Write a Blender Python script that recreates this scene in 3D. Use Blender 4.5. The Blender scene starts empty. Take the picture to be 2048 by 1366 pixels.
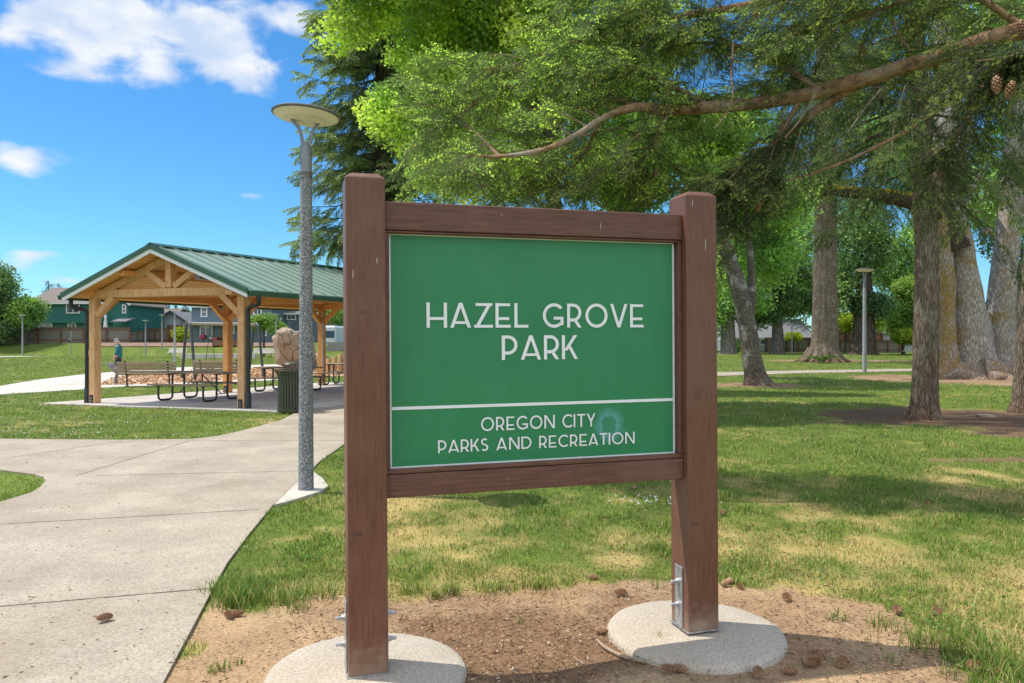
import bpy, bmesh, math, random
import numpy as np
from mathutils import Vector, Matrix, Euler

random.seed(7)
RNG = np.random.default_rng(11)
PI = math.pi
F, HY, CX, EYE = 1500.0, 680.0, 1024.0, 1.65
scene = bpy.context.scene
COL = scene.collection

def P(px, py, Y):
    return Vector(((px - CX) / F * Y, Y, EYE - (py - HY) / F * Y))
def G(px, py, z=0.0):
    Y = (EYE - z) * F / (py - HY)
    return Vector(((px - CX) / F * Y, Y, z))
def smooth(t):
    t = np.clip(t, 0, 1)
    return t * t * (3 - 2 * t)
def terrain(x, y):
    x = np.asarray(x, float); y = np.asarray(y, float)
    return 1.3 * smooth((y - 75) / 7.0) * (1 - smooth((x + 14) / 16.0))
def tz(x, y):
    return float(terrain(x, y))

# ------------------------------------------------------------------ materials
def nodes_of(name):
    m = bpy.data.materials.new(name)
    m.use_nodes = True
    nt = m.node_tree
    b = nt.nodes['Principled BSDF']
    return m, nt, b
def N(nt, typ, **kw):
    n = nt.nodes.new(typ)
    for k, v in kw.items():
        if k.startswith('i_'):
            n.inputs[k[2:].replace('_', ' ')].default_value = v
        else:
            setattr(n, k, v)
    return n
def L(nt, a, b):
    nt.links.new(a, b)
def c4(c):
    return (c[0], c[1], c[2], 1.0)
def sc(c, k):
    return tuple(min(1.0, v * k) for v in c)

def pm(name, col, col2=None, rough=0.6, scale=12.0, stretch=(1, 1, 1), bump=0.15, fine=None, metal=0.0, spec=0.4,
       contrast=(0.35, 0.65), detail=6.0, dist=0.02, dirt=None, dirt_scale=1.5):
    """two-tone noise surface with bump; all procedural"""
    m, nt, b = nodes_of(name)
    col2 = col2 or sc(col, 0.7)
    tc = N(nt, 'ShaderNodeTexCoord')
    mp = N(nt, 'ShaderNodeMapping'); mp.inputs['Scale'].default_value = stretch
    L(nt, tc.outputs['Object'], mp.inputs['Vector'])
    nz = N(nt, 'ShaderNodeTexNoise', i_Scale=scale, i_Detail=detail, i_Roughness=0.62)
    L(nt, mp.outputs[0], nz.inputs['Vector'])
    rp = N(nt, 'ShaderNodeValToRGB')
    rp.color_ramp.elements[0].position = contrast[0]; rp.color_ramp.elements[0].color = c4(col2)
    rp.color_ramp.elements[1].position = contrast[1]; rp.color_ramp.elements[1].color = c4(col)
    L(nt, nz.outputs['Fac'], rp.inputs['Fac'])
    out = rp.outputs['Color']
    if dirt:
        n2 = N(nt, 'ShaderNodeTexNoise', i_Scale=dirt_scale, i_Detail=5.0, i_Roughness=0.6)
        L(nt, tc.outputs['Object'], n2.inputs['Vector'])
        r2 = N(nt, 'ShaderNodeValToRGB')
        r2.color_ramp.elements[0].position = 0.48; r2.color_ramp.elements[1].position = 0.75
        r2.color_ramp.elements[0].color = (0, 0, 0, 1); r2.color_ramp.elements[1].color = (0.8, 0.8, 0.8, 1)
        L(nt, n2.outputs['Fac'], r2.inputs['Fac'])
        mx = N(nt, 'ShaderNodeMixRGB'); mx.inputs['Color2'].default_value = c4(dirt)
        L(nt, r2.outputs['Color'], mx.inputs['Fac']); L(nt, out, mx.inputs['Color1'])
        out = mx.outputs['Color']
    L(nt, out, b.inputs['Base Color'])
    b.inputs['Roughness'].default_value = rough
    b.inputs['Metallic'].default_value = metal
    b.inputs['Specular IOR Level'].default_value = spec
    if bump:
        bp = N(nt, 'ShaderNodeBump', i_Strength=bump, i_Distance=dist)
        src = nz.outputs['Fac']
        if fine:
            n3 = N(nt, 'ShaderNodeTexNoise', i_Scale=fine, i_Detail=3.0)
            L(nt, mp.outputs[0], n3.inputs['Vector'])
            ad = N(nt, 'ShaderNodeMath', operation='ADD')
            L(nt, nz.outputs['Fac'], ad.inputs[0]); L(nt, n3.outputs['Fac'], ad.inputs[1])
            src = ad.outputs[0]
        L(nt, src, bp.inputs['Height']); L(nt, bp.outputs[0], b.inputs['Normal'])
    return m

def leaf_mat(name, trans=0.35, rough=0.5, spec=0.3, tint=(1.25, 1.35, 0.6)):
    m, nt, b = nodes_of(name)
    at = N(nt, 'ShaderNodeAttribute', attribute_name='Col')
    L(nt, at.outputs['Color'], b.inputs['Base Color'])
    b.inputs['Roughness'].default_value = rough
    b.inputs['Specular IOR Level'].default_value = spec
    tr = N(nt, 'ShaderNodeBsdfTranslucent')
    mul = N(nt, 'ShaderNodeMixRGB', blend_type='MULTIPLY'); mul.inputs['Fac'].default_value = 1.0
    mul.inputs['Color2'].default_value = c4(tint)
    L(nt, at.outputs['Color'], mul.inputs['Color1']); L(nt, mul.outputs[0], tr.inputs['Color'])
    mx = N(nt, 'ShaderNodeMixShader'); mx.inputs['Fac'].default_value = trans
    out = nt.nodes['Material Output']
    L(nt, b.outputs[0], mx.inputs[1]); L(nt, tr.outputs[0], mx.inputs[2]); L(nt, mx.outputs[0], out.inputs['Surface'])
    return m

def bark_mat(name, light, dark, sx=14.0, sz=2.5, bump=0.9, moss=None, moss_amt=0.5, lichen=None, foot=None, foot_h=.6):
    m, nt, b = nodes_of(name)
    tc = N(nt, 'ShaderNodeTexCoord')
    mp = N(nt, 'ShaderNodeMapping'); mp.inputs['Scale'].default_value = (sx, sx, sz)
    L(nt, tc.outputs['Object'], mp.inputs['Vector'])
    wn = N(nt, 'ShaderNodeTexNoise', i_Scale=0.8, i_Detail=3.0)
    L(nt, mp.outputs[0], wn.inputs['Vector'])
    ad = N(nt, 'ShaderNodeVectorMath', operation='MULTIPLY_ADD')
    ad.inputs[1].default_value = (1.2, 1.2, 1.2)
    L(nt, wn.outputs['Color'], ad.inputs[0]); L(nt, mp.outputs[0], ad.inputs[2])
    vo = N(nt, 'ShaderNodeTexVoronoi', feature='DISTANCE_TO_EDGE', i_Scale=1.0)
    L(nt, ad.outputs[0], vo.inputs['Vector'])
    nz = N(nt, 'ShaderNodeTexNoise', i_Scale=2.2, i_Detail=8.0, i_Roughness=0.7)
    L(nt, mp.outputs[0], nz.inputs['Vector'])
    r1 = N(nt, 'ShaderNodeValToRGB')
    r1.color_ramp.elements[0].position = 0.0; r1.color_ramp.elements[0].color = (0, 0, 0, 1)
    r1.color_ramp.elements[1].position = 0.28; r1.color_ramp.elements[1].color = (1, 1, 1, 1)
    L(nt, vo.outputs['Distance'], r1.inputs['Fac'])
    mu = N(nt, 'ShaderNodeMath', operation='MULTIPLY')
    L(nt, r1.outputs['Color'], mu.inputs[0]); L(nt, nz.outputs['Fac'], mu.inputs[1])
    r2 = N(nt, 'ShaderNodeValToRGB')
    r2.color_ramp.elements[0].position = 0.08; r2.color_ramp.elements[0].color = c4(dark)
    r2.color_ramp.elements[1].position = 0.58; r2.color_ramp.elements[1].color = c4(light)
    L(nt, mu.outputs[0], r2.inputs['Fac'])
    col = r2.outputs['Color']
    def overlay(col, colour, amt, scale):
        n = N(nt, 'ShaderNodeTexNoise', i_Scale=scale, i_Detail=7.0, i_Roughness=0.68)
        L(nt, tc.outputs['Object'], n.inputs['Vector'])
        r = N(nt, 'ShaderNodeValToRGB')
        r.color_ramp.elements[0].position = 0.62 - 0.2 * amt; r.color_ramp.elements[1].position = 0.72 - 0.2 * amt
        r.color_ramp.elements[0].color = (0, 0, 0, 1); r.color_ramp.elements[1].color = (0.9, 0.9, 0.9, 1)
        L(nt, n.outputs['Fac'], r.inputs['Fac'])
        mx = N(nt, 'ShaderNodeMixRGB'); mx.inputs['Color2'].default_value = c4(colour)
        nb_ = N(nt, 'ShaderNodeTexNoise', i_Scale=scale * 9, i_Detail=6.0, i_Roughness=0.7); L(nt, tc.outputs['Object'], nb_.inputs['Vector'])
        rb = N(nt, 'ShaderNodeValToRGB'); rb.color_ramp.elements[0].position = .36; rb.color_ramp.elements[1].position = .58
        rb.color_ramp.elements[0].color = (.12, .12, .12, 1); L(nt, nb_.outputs['Fac'], rb.inputs['Fac'])
        mf_ = N(nt, 'ShaderNodeMath', operation='MULTIPLY'); L(nt, r.outputs['Color'], mf_.inputs[0]); L(nt, rb.outputs['Color'], mf_.inputs[1])
        L(nt, mf_.outputs[0], mx.inputs['Fac']); L(nt, col, mx.inputs['Color1'])
        return mx.outputs['Color']
    if lichen: col = overlay(col, lichen, 0.45, 1.6)
    if moss: col = overlay(col, moss, moss_amt, 0.9)
    if foot:
        sp = N(nt, 'ShaderNodeSeparateXYZ'); L(nt, tc.outputs['Object'], sp.inputs[0])
        nf = N(nt, 'ShaderNodeTexNoise', i_Scale=3.0, i_Detail=6.0); L(nt, tc.outputs['Object'], nf.inputs['Vector'])
        ma = N(nt, 'ShaderNodeMath', operation='MULTIPLY_ADD'); ma.inputs[1].default_value = -1.2 * foot_h; L(nt, nf.outputs['Fac'], ma.inputs[0]); L(nt, sp.outputs['Z'], ma.inputs[2])
        mr = N(nt, 'ShaderNodeMapRange'); mr.inputs['From Min'].default_value = foot_h * .5; mr.inputs['From Max'].default_value = -foot_h * .5; mr.inputs['To Max'].default_value = .7; L(nt, ma.outputs[0], mr.inputs['Value'])
        mm = N(nt, 'ShaderNodeMixRGB', blend_type='MIX'); L(nt, mr.outputs[0], mm.inputs['Fac']); L(nt, col, mm.inputs['Color1'])
        rf = N(nt, 'ShaderNodeMixRGB', blend_type='MULTIPLY'); rf.inputs['Fac'].default_value = .8; L(nt, r2.outputs['Color'], rf.inputs['Color1']); rf.inputs['Color2'].default_value = c4(foot); L(nt, rf.outputs[0], mm.inputs['Color2'])
        col = mm.outputs[0]
    L(nt, col, b.inputs['Base Color'])
    b.inputs['Roughness'].default_value = 0.9; b.inputs['Specular IOR Level'].default_value = 0.15
    bp = N(nt, 'ShaderNodeBump', i_Strength=bump, i_Distance=0.05)
    L(nt, mu.outputs[0], bp.inputs['Height']); L(nt, bp.outputs[0], b.inputs['Normal'])
    return m

# ------------------------------------------------------------------ objects
def tag(o, label=None, cat=None, group=None, kind=None):
    if label: o['label'] = label
    if cat: o['category'] = cat
    if group: o['group'] = group
    if kind: o['kind'] = kind
    return o
def empty(name, loc=(0, 0, 0), rz=0.0, label=None, cat=None, group=None):
    o = bpy.data.objects.new(name, None)
    COL.objects.link(o)
    o.location = loc; o.rotation_euler = (0, 0, rz)
    o.empty_display_size = 0.2
    return tag(o, label, cat, group)
def copy_tree(o, parent=None):
    c = o.copy(); COL.objects.link(c)
    if parent: c.parent = parent
    for ch in list(o.children):
        copy_tree(ch, c)
    return c

class MB:
    def __init__(self):
        self.v = []; self.f = []; self.mi = []; self.cur = 0
    def add(self, verts, faces):
        o = len(self.v)
        self.v += [tuple(p) for p in verts]
        for f in faces:
            self.f.append(tuple(i + o for i in f)); self.mi.append(self.cur)
        return self
    def box(self, c, s, rot=None):
        x, y, z = s[0] / 2, s[1] / 2, s[2] / 2
        vs = [Vector(p) for p in ((-x, -y, -z), (x, -y, -z), (x, y, -z), (-x, y, -z), (-x, -y, z), (x, -y, z), (x, y, z), (-x, y, z))]
        c = Vector(c)
        if rot is not None: vs = [rot @ p for p in vs]
        return self.add([p + c for p in vs], [(0, 3, 2, 1), (4, 5, 6, 7), (0, 1, 5, 4), (1, 2, 6, 5), (2, 3, 7, 6), (3, 0, 4, 7)])
    def bar(self, p0, p1, w, h, up=(0, 0, 1)):
        """rectangular bar from p0 to p1; w across, h along up"""
        p0 = Vector(p0); p1 = Vector(p1)
        d = (p1 - p0); ln = d.length; d.normalize()
        s = d.cross(Vector(up))
        if s.length < 1e-4: s = d.cross(Vector((1, 0, 0)))
        s.normalize(); u = s.cross(d)
        vs = []
        for p in (p0, p1):
            for a, b_ in ((-1, -1), (1, -1), (1, 1), (-1, 1)):
                vs.append(p + s * (a * w / 2) + u * (b_ * h / 2))
        return self.add(vs, [(0, 1, 2, 3), (7, 6, 5, 4), (0, 4, 5, 1), (1, 5, 6, 2), (2, 6, 7, 3), (3, 7, 4, 0)])
    def tube(self, pts, r, n=8, cap=True, wob=0.0, ridge=None):
        pts = [Vector(p) for p in pts]
        if not hasattr(r, '__len__'): r = [r] * len(pts)
        vs = []; fs = []
        prev = None
        for i, p in enumerate(pts):
            d = (pts[min(i + 1, len(pts) - 1)] - pts[max(i - 1, 0)])
            if d.length < 1e-9: d = Vector((0, 0, 1))
            d.normalize()
            if prev is None:
                a = d.cross(Vector((0.13, 0.97, 0.21)))
                if a.length < 0.1: a = d.cross(Vector((1, 0, 0)))
            else:
                a = prev - d * prev.dot(d)
            a.normalize(); prev = a
            b_ = d.cross(a)
            for k in range(n):
                t = 2 * PI * k / n
                rr = r[i] * (1 + (random.uniform(-wob, wob) if wob else 0))
                if ridge is not None: rr *= ridge(t, i, p, r[i])
                vs.append(p + (a * math.cos(t) + b_ * math.sin(t)) * rr)
        for i in range(len(pts) - 1):
            for k in range(n):
                k2 = (k + 1) % n
                fs.append((i * n + k, i * n + k2, (i + 1) * n + k2, (i + 1) * n + k))
        if cap:
            fs.append(tuple(range(n - 1, -1, -1)))
            fs.append(tuple((len(pts) - 1) * n + k for k in range(n)))
        return self.add(vs, fs)
    def lathe(self, prof, n=24, c=(0, 0, 0), sx=1.0, sy=1.0, rot=None):
        """prof: list of (radius, z)"""
        vs = []; fs = []
        c = Vector(c)
        for r, z in prof:
            for k in range(n):
                t = 2 * PI * k / n
                p = Vector((r * math.cos(t) * sx, r * math.sin(t) * sy, z))
                vs.append((rot @ p if rot is not None else p) + c)
        for i in range(len(prof) - 1):
            for k in range(n):
                k2 = (k + 1) % n
                fs.append((i * n + k, i * n + k2, (i + 1) * n + k2, (i + 1) * n + k))
        fs.append(tuple(range(n - 1, -1, -1)))
        fs.append(tuple((len(prof) - 1) * n + k for k in range(n)))
        return self.add(vs, fs)
    def prism(self, poly, a, b):
        """poly: list of 3D points; extruded from offset a to offset b (vectors)"""
        a = Vector(a); b = Vector(b); n = len(poly)
        vs = [Vector(p) + a for p in poly] + [Vector(p) + b for p in poly]
        fs = [tuple(range(n - 1, -1, -1)), tuple(range(n, 2 * n))]
        for k in range(n):
            k2 = (k + 1) % n
            fs.append((k, k2, n + k2, n + k))
        return self.add(vs, fs)
    def build(self, name, mats, parent=None, smooth_deg=None, bevel=0.0, label=None):
        me = bpy.data.meshes.new(name)
        me.from_pydata(self.v, [], self.f)
        if not isinstance(mats, (list, tuple)): mats = [mats]
        for m in mats: me.materials.append(m)
        if len(mats) > 1: me.polygons.foreach_set('material_index', self.mi)
        bm = bmesh.new(); bm.from_mesh(me)
        bmesh.ops.recalc_face_normals(bm, faces=bm.faces)
        if bevel:
            es = [e for e in bm.edges if len(e.link_faces) == 2 and e.calc_face_angle(0) > 0.5]
            bmesh.ops.bevel(bm, geom=es, offset=bevel, segments=1, affect='EDGES', profile=0.5)
        bm.to_mesh(me); bm.free()
        if smooth_deg:
            me.shade_smooth(); me.set_sharp_from_angle(angle=math.radians(smooth_deg))
        me.update()
        o = bpy.data.objects.new(name, me)
        COL.objects.link(o)
        if parent: o.parent = parent
        if label: o['label'] = label
        return o

def np_mesh(name, verts, faces, mat, parent=None, vcol=None, smooth=False):
    """fast mesh from numpy; faces (M,3) or (M,4)"""
    me = bpy.data.meshes.new(name)
    nv, (nf, k) = len(verts), faces.shape
    me.vertices.add(nv); me.vertices.foreach_set('co', np.ascontiguousarray(verts, np.float32).ravel())
    me.loops.add(nf * k); me.loops.foreach_set('vertex_index', np.ascontiguousarray(faces, np.int32).ravel())
    me.polygons.add(nf); me.polygons.foreach_set('loop_start', np.arange(0, nf * k, k, dtype=np.int32))
    if smooth: me.polygons.foreach_set('use_smooth', np.ones(nf, bool))
    me.update(calc_edges=True)
    me.materials.append(mat)
    if vcol is not None:
        at = me.attributes.new('Col', 'FLOAT_COLOR', 'POINT')
        c = np.ones((nv, 4), np.float32); c[:, :3] = vcol
        at.data.foreach_set('color', c.ravel())
    o = bpy.data.objects.new(name, me)
    COL.objects.link(o)
    if parent: o.parent = parent
    return o

def spline(pts, n=6):
    pts = [np.array(p, float) for p in pts]
    out = []
    for i in range(len(pts) - 1):
        p0 = pts[max(i - 1, 0)]; p1 = pts[i]; p2 = pts[i + 1]; p3 = pts[min(i + 2, len(pts) - 1)]
        for k in range(n):
            t = k / n
            out.append(0.5 * ((2 * p1) + (-p0 + p2) * t + (2 * p0 - 5 * p1 + 4 * p2 - p3) * t * t + (-p0 + 3 * p1 - 3 * p2 + p3) * t ** 3))
    out.append(pts[-1])
    return out
def bark_ridge(amp, fr=6.0, fz=2.0, lump=.05, flare_h=0.0, flare=0.0, lobes=5, seed=0):
    def fn(t, i, p, r):
        c, s = math.cos(t), math.sin(t); z = p.z
        v = float(vnoise(c * fr + z * fz * .35, s * fr - z * fz * .31, 1.0, seed)); v2 = float(vnoise(c * fr * 2.3 - z * fz * .9, s * fr * 2.3 + z * fz * .8, 1.0, seed + 3))
        k = 1 + amp * (abs(v - .5) * 2 + .6 * abs(v2 - .5) * 2 - .8) + lump * (float(vnoise(c * 1.3 + z * .7, s * 1.3 - z * .5, 1.0, seed + 9)) - .5) * 2
        if flare and z < flare_h: k += flare * (1 - z / flare_h) ** 2 * (.5 + .5 * math.cos(lobes * t + seed) + .4 * (v2 - .5))
        return k
    return fn
def stube(mb, pr, n=8, seg=5, wob=0.0, ridge=None):
    """pr: list of (Vector, radius)"""
    q = spline([(p[0], p[1], p[2], r) for p, r in pr], seg)
    mb.tube([Vector(a[:3]) for a in q], [max(a[3], 0.002) for a in q], n=n, wob=wob, ridge=ridge)

_T = np.random.default_rng(5).random((256, 256))
def vnoise(x, y, s=1.0, seed=0):
    x = np.asarray(x) * s + seed * 17.3; y = np.asarray(y) * s + seed * 31.7
    xi = np.floor(x).astype(int); yi = np.floor(y).astype(int)
    fx = x - xi; fy = y - yi
    fx = fx * fx * (3 - 2 * fx); fy = fy * fy * (3 - 2 * fy)
    a = _T[xi % 256, yi % 256]; b = _T[(xi + 1) % 256, yi % 256]
    c = _T[xi % 256, (yi + 1) % 256]; d = _T[(xi + 1) % 256, (yi + 1) % 256]
    return (a * (1 - fx) + b * fx) * (1 - fy) + (c * (1 - fx) + d * fx) * fy
def fbm(x, y, s=1.0, seed=0, o=4):
    t = 0; a = 0.5; n = 0
    for k in range(o):
        t = t + a * vnoise(x, y, s * 2 ** k, seed + k); n += a; a *= 0.55
    return t / n
def inpoly(x, y, poly):
    x = np.asarray(x); y = np.asarray(y)
    r = np.zeros(x.shape, bool); n = len(poly)
    for i in range(n):
        x1, y1 = poly[i][0], poly[i][1]; x2, y2 = poly[(i + 1) % n][0], poly[(i + 1) % n][1]
        c = ((y1 > y) != (y2 > y)) & (x < (x2 - x1) * (y - y1) / ((y2 - y1) if y2 != y1 else 1e-9) + x1)
        r ^= c
    return r

# ------------------------------------------------------------------ foliage
def leaf_quads(c, L_, W_, updown=0.0, rng=RNG, dirs=None):
    """diamond leaves at c (N,3); returns verts, faces"""
    n = len(c)
    if dirs is None:
        d = rng.normal(size=(n, 3)); d[:, 2] -= updown
    else: d = dirs
    d /= np.linalg.norm(d, axis=1)[:, None]
    q = rng.normal(size=(n, 3))
    s = np.cross(d, q); s /= np.linalg.norm(s, axis=1)[:, None]
    L_ = np.broadcast_to(L_, n)[:, None]; W_ = np.broadcast_to(W_, n)[:, None]
    nn = np.cross(d, s) * 0.12 * L_
    v = np.stack([c - d * L_ * .5, c + s * W_ * .5 + nn, c + d * L_ * .5, c - s * W_ * .5 + nn], 1).reshape(-1, 3)
    f = np.arange(4 * n).reshape(n, 4)
    return v, f
def pal(n, cols, rng=RNG, var=0.25):
    cols = np.array(cols); k = rng.integers(0, len(cols), n)
    return cols[k] * (1 + rng.uniform(-var, var, n))[:, None]

def ell_points(c, r, n, rng=RNG, shell=0.45):
    d = rng.normal(size=(n, 3)); d /= np.linalg.norm(d, axis=1)[:, None]
    t = (shell + (1 - shell) * rng.random(n) ** 0.6)
    return np.array(c) + d * t[:, None] * np.array(r)

def crown_mesh(name, parent, clusters, per, leaf, cols, mat, flat=0.7, droop=0.3, var=0.25, ratio=0.65):
    """clusters: (K,4) centre+radius"""
    K = len(clusters)
    per_k = np.maximum(8, (per * (clusters[:, 3] / clusters[:, 3].mean()) ** 2)).astype(int)
    idx = np.repeat(np.arange(K), per_k); n = len(idx)
    d = RNG.normal(size=(n, 3)); d /= np.linalg.norm(d, axis=1)[:, None]
    t = RNG.random(n) ** 0.45
    off = d * (t * clusters[idx, 3])[:, None]; off[:, 2] *= flat
    c = clusters[idx, :3] + off
    col = pal(K, cols, var=0.32)[idx] * (1 + RNG.uniform(-var, var, n))[:, None]
    sz = leaf * RNG.uniform(0.7, 1.3, n)
    v, f = leaf_quads(c, sz, sz * ratio, updown=droop)
    return np_mesh(name, v, f, mat, parent, np.repeat(col, 4, 0))

def deciduous(name, label, trunk, ells, K, per, leaf, cols, bark, leafm, crad=0.8, limbs=10, group=None, cat='tree', seed=1, droop=0.3, nb=10, extra=(), ridge=None, seg=5):
    """trunk: list of (Vector, radius); ells: list of (centre, radii)"""
    random.seed(seed)
    base = trunk[0][0].copy()
    root = empty(name, base, label=label, cat=cat, group=group)
    off = -base
    mb = MB()
    stube(mb, [(p + off, r) for p, r in trunk], n=nb, seg=seg, wob=0.0 if ridge else 0.05, ridge=ridge)
    for ex in extra: stube(mb, [(p + off, r) for p, r in ex], n=nb, seg=seg, wob=0.0 if ridge else 0.05, ridge=ridge)
    cl = []
    w = np.array([e[1][0] * e[1][1] * e[1][2] for e in ells]) ** 0.6; w = w / w.sum()
    for e, ww in zip(ells, w):
        k = max(4, int(K * ww))
        pts = ell_points(np.array(e[0]) + np.array(off), [max(v - crad * .75, v * .35) for v in e[1]], k)
        cl.append(np.column_stack([pts, crad * RNG.uniform(0.6, 1.35, k)]))
    cl = np.concatenate(cl)
    order = RNG.permutation(len(cl))[:limbs]
    tp = spline([(p[0], p[1], p[2], r) for p, r in trunk], 5)
    top = len(tp)
    for i in order:
        q = cl[i, :3]
        j = random.randint(int(top * 0.55), top - 1)
        s = tp[j]; sp = np.array(s[:3]) + np.array(off)
        mid = (sp + q) / 2 + np.array([random.uniform(-.3, .3), random.uniform(-.3, .3), random.uniform(0.0, .5)]) * np.linalg.norm(q - sp) * 0.25
        r0 = max(0.02, s[3] * 0.30)
        stube(mb, [(Vector(sp), r0), (Vector(mid), r0 * 0.6), (Vector(q), r0 * 0.18)], n=6, seg=5)
    mb.build('trunk', bark, root, smooth_deg=60)
    crown_mesh('crown', root, cl, per, leaf, cols, leafm, droop=droop)
    return root
# ------------------------------------------------------------------ camera, world, sun
cam_d = bpy.data.cameras.new('camera')
cam = bpy.data.objects.new('camera', cam_d); COL.objects.link(cam)
cam.location = (0, 0, EYE); cam.rotation_euler = (PI / 2, 0, 0)
cam_d.sensor_width = 36.0; cam_d.lens = 36.0 * F / 2048.0
cam_d.shift_y = (HY - 683.0) / 2048.0
cam_d.clip_start = 0.05; cam_d.clip_end = 3000
scene.camera = cam
scene.view_settings.view_transform = 'Standard'
scene.view_settings.look = 'None'
scene.view_settings.exposure = 0.0
scene.render.engine = 'CYCLES'
scene.cycles.use_denoising = True
scene.cycles.max_bounces = 6
scene.cycles.transparent_max_bounces = 4
scene.cycles.sample_clamp_indirect = 6.0

SUN_EL = math.radians(61.0)
SUN_H = Vector((-0.985, 0.172, 0.0)).normalized()          # horizontal direction towards the sun
TO_SUN = SUN_H * math.cos(SUN_EL) + Vector((0, 0, math.sin(SUN_EL)))
sd = bpy.data.lights.new('sun', 'SUN'); sun = bpy.data.objects.new('sun', sd); COL.objects.link(sun)
sd.energy = 5.0; sd.angle = math.radians(0.53); sd.color = (1.0, 0.93, 0.82)
sun.rotation_euler = TO_SUN.to_track_quat('Z', 'Y').to_euler()
sun.location = (-30, 5, 60)

w = bpy.data.worlds.new('World'); scene.world = w; w.use_nodes = True
nt = w.node_tree
bg = nt.nodes['Background']
sky = N(nt, 'ShaderNodeTexSky'); sky.sky_type = 'NISHITA'; sky.sun_disc = False
sky.sun_elevation = SUN_EL; sky.sun_rotation = math.atan2(TO_SUN.x, TO_SUN.y)
sky.altitude = 100.0; sky.air_density = 1.0; sky.dust_density = 0.1; sky.ozone_density = 2.2
hs = N(nt, 'ShaderNodeHueSaturation'); hs.inputs['Saturation'].default_value = 1.15; hs.inputs['Hue'].default_value = 0.490
hs.inputs['Value'].default_value = 1.0
L(nt, sky.outputs[0], hs.inputs['Color'])
tc = N(nt, 'ShaderNodeTexCoord')
sx = N(nt, 'ShaderNodeSeparateXYZ'); L(nt, tc.outputs['Generated'], sx.inputs[0])
def M_(op, a, b=None):
    n = N(nt, 'ShaderNodeMath', operation=op)
    for i, v in enumerate((a, b)):
        if v is None: continue
        if isinstance(v, (int, float)): n.inputs[i].default_value = v
        else: L(nt, v, n.inputs[i])
    return n.outputs[0]
az = M_('ARCTAN2', sx.outputs['X'], sx.outputs['Y'])
el = M_('ARCSINE', sx.outputs['Z'])
cb = N(nt, 'ShaderNodeCombineXYZ'); L(nt, az, cb.inputs['X']); L(nt, M_('MULTIPLY', el, 1.7), cb.inputs['Y'])
cn = N(nt, 'ShaderNodeTexNoise', i_Scale=12.5, i_Detail=10.0, i_Roughness=0.53)
cn.inputs['Distortion'].default_value = 0.35
L(nt, cb.outputs[0], cn.inputs['Vector'])
def blob(px, py, rx, ry, k):
    a0 = math.atan2(px - CX, F); e0 = math.atan2(HY - py, math.hypot(F, px - CX))
    rx = rx / F * 0.85; ry = ry / F * 0.9
    dx = M_('MULTIPLY', M_('SUBTRACT', az, a0), 1 / rx); dy = M_('MULTIPLY', M_('SUBTRACT', el, e0), 1 / ry)
    d2 = M_('ADD', M_('MULTIPLY', dx, dx), M_('MULTIPLY', dy, dy))
    return M_('MULTIPLY', M_('POWER', 2.718, M_('MULTIPLY', d2, -1.0)), k)
tot = None
for b_ in ((105, 35, 75, 50, .62), (205, 55, 85, 62, .72), (335, 40, 105, 66, .78), (425, 75, 55, 48, .55), (490, 130, 78, 52, .80), (580, 40, 80, 45, .66), (18, 68, 55, 38, .62), (165, 154, 75, 20, .58), (305, 132, 45, 28, .48), (25, 316, 78, 36, .85), (140, 509, 85, 12, .60), (150, 562, 55, 15, .42), (525, 278, 40, 13, .42), (30, 525, 50, 22, .40), (500, 390, 50, 9, .34),
           (900, -60, 300, 120, .5), (1900, 20, 200, 90, .4), (1450, 620, 500, 30, .25)):
    o_ = blob(*b_)
    tot = o_ if tot is None else M_('ADD', tot, o_)
cv = M_('ADD', tot, M_('MULTIPLY', M_('SUBTRACT', cn.outputs['Fac'], 0.5), 1.75))
mr = N(nt, 'ShaderNodeMapRange'); mr.interpolation_type = 'SMOOTHSTEP'
mr.inputs['From Min'].default_value = 0.28; mr.inputs['From Max'].default_value = 0.74
L(nt, cv, mr.inputs['Value'])
gate = M_('MULTIPLY', mr.outputs[0], M_('MINIMUM', M_('MULTIPLY', tot, 6.0), 1.0))
# darker cloud bellies from a second noise
c2 = N(nt, 'ShaderNodeTexNoise', i_Scale=14.0, i_Detail=6.0); L(nt, cb.outputs[0], c2.inputs['Vector'])
cr = N(nt, 'ShaderNodeValToRGB')
cr.color_ramp.elements[0].position = 0.36; cr.color_ramp.elements[0].color = (3.9, 4.8, 6.3, 1)
cr.color_ramp.elements[1].position = 0.62; cr.color_ramp.elements[1].color = (6.3, 6.45, 6.7, 1)
L(nt, c2.outputs['Fac'], cr.inputs['Fac'])
mx = N(nt, 'ShaderNodeMixRGB'); L(nt, gate, mx.inputs['Fac']); skm = N(nt, 'ShaderNodeMixRGB', blend_type='MULTIPLY'); skm.inputs['Fac'].default_value = 1.0; skm.inputs['Color2'].default_value = (0.50, 0.84, 1.12, 1); L(nt, hs.outputs[0], skm.inputs['Color1']); L(nt, skm.outputs[0], mx.inputs['Color1']); L(nt, cr.outputs[0], mx.inputs['Color2'])
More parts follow.
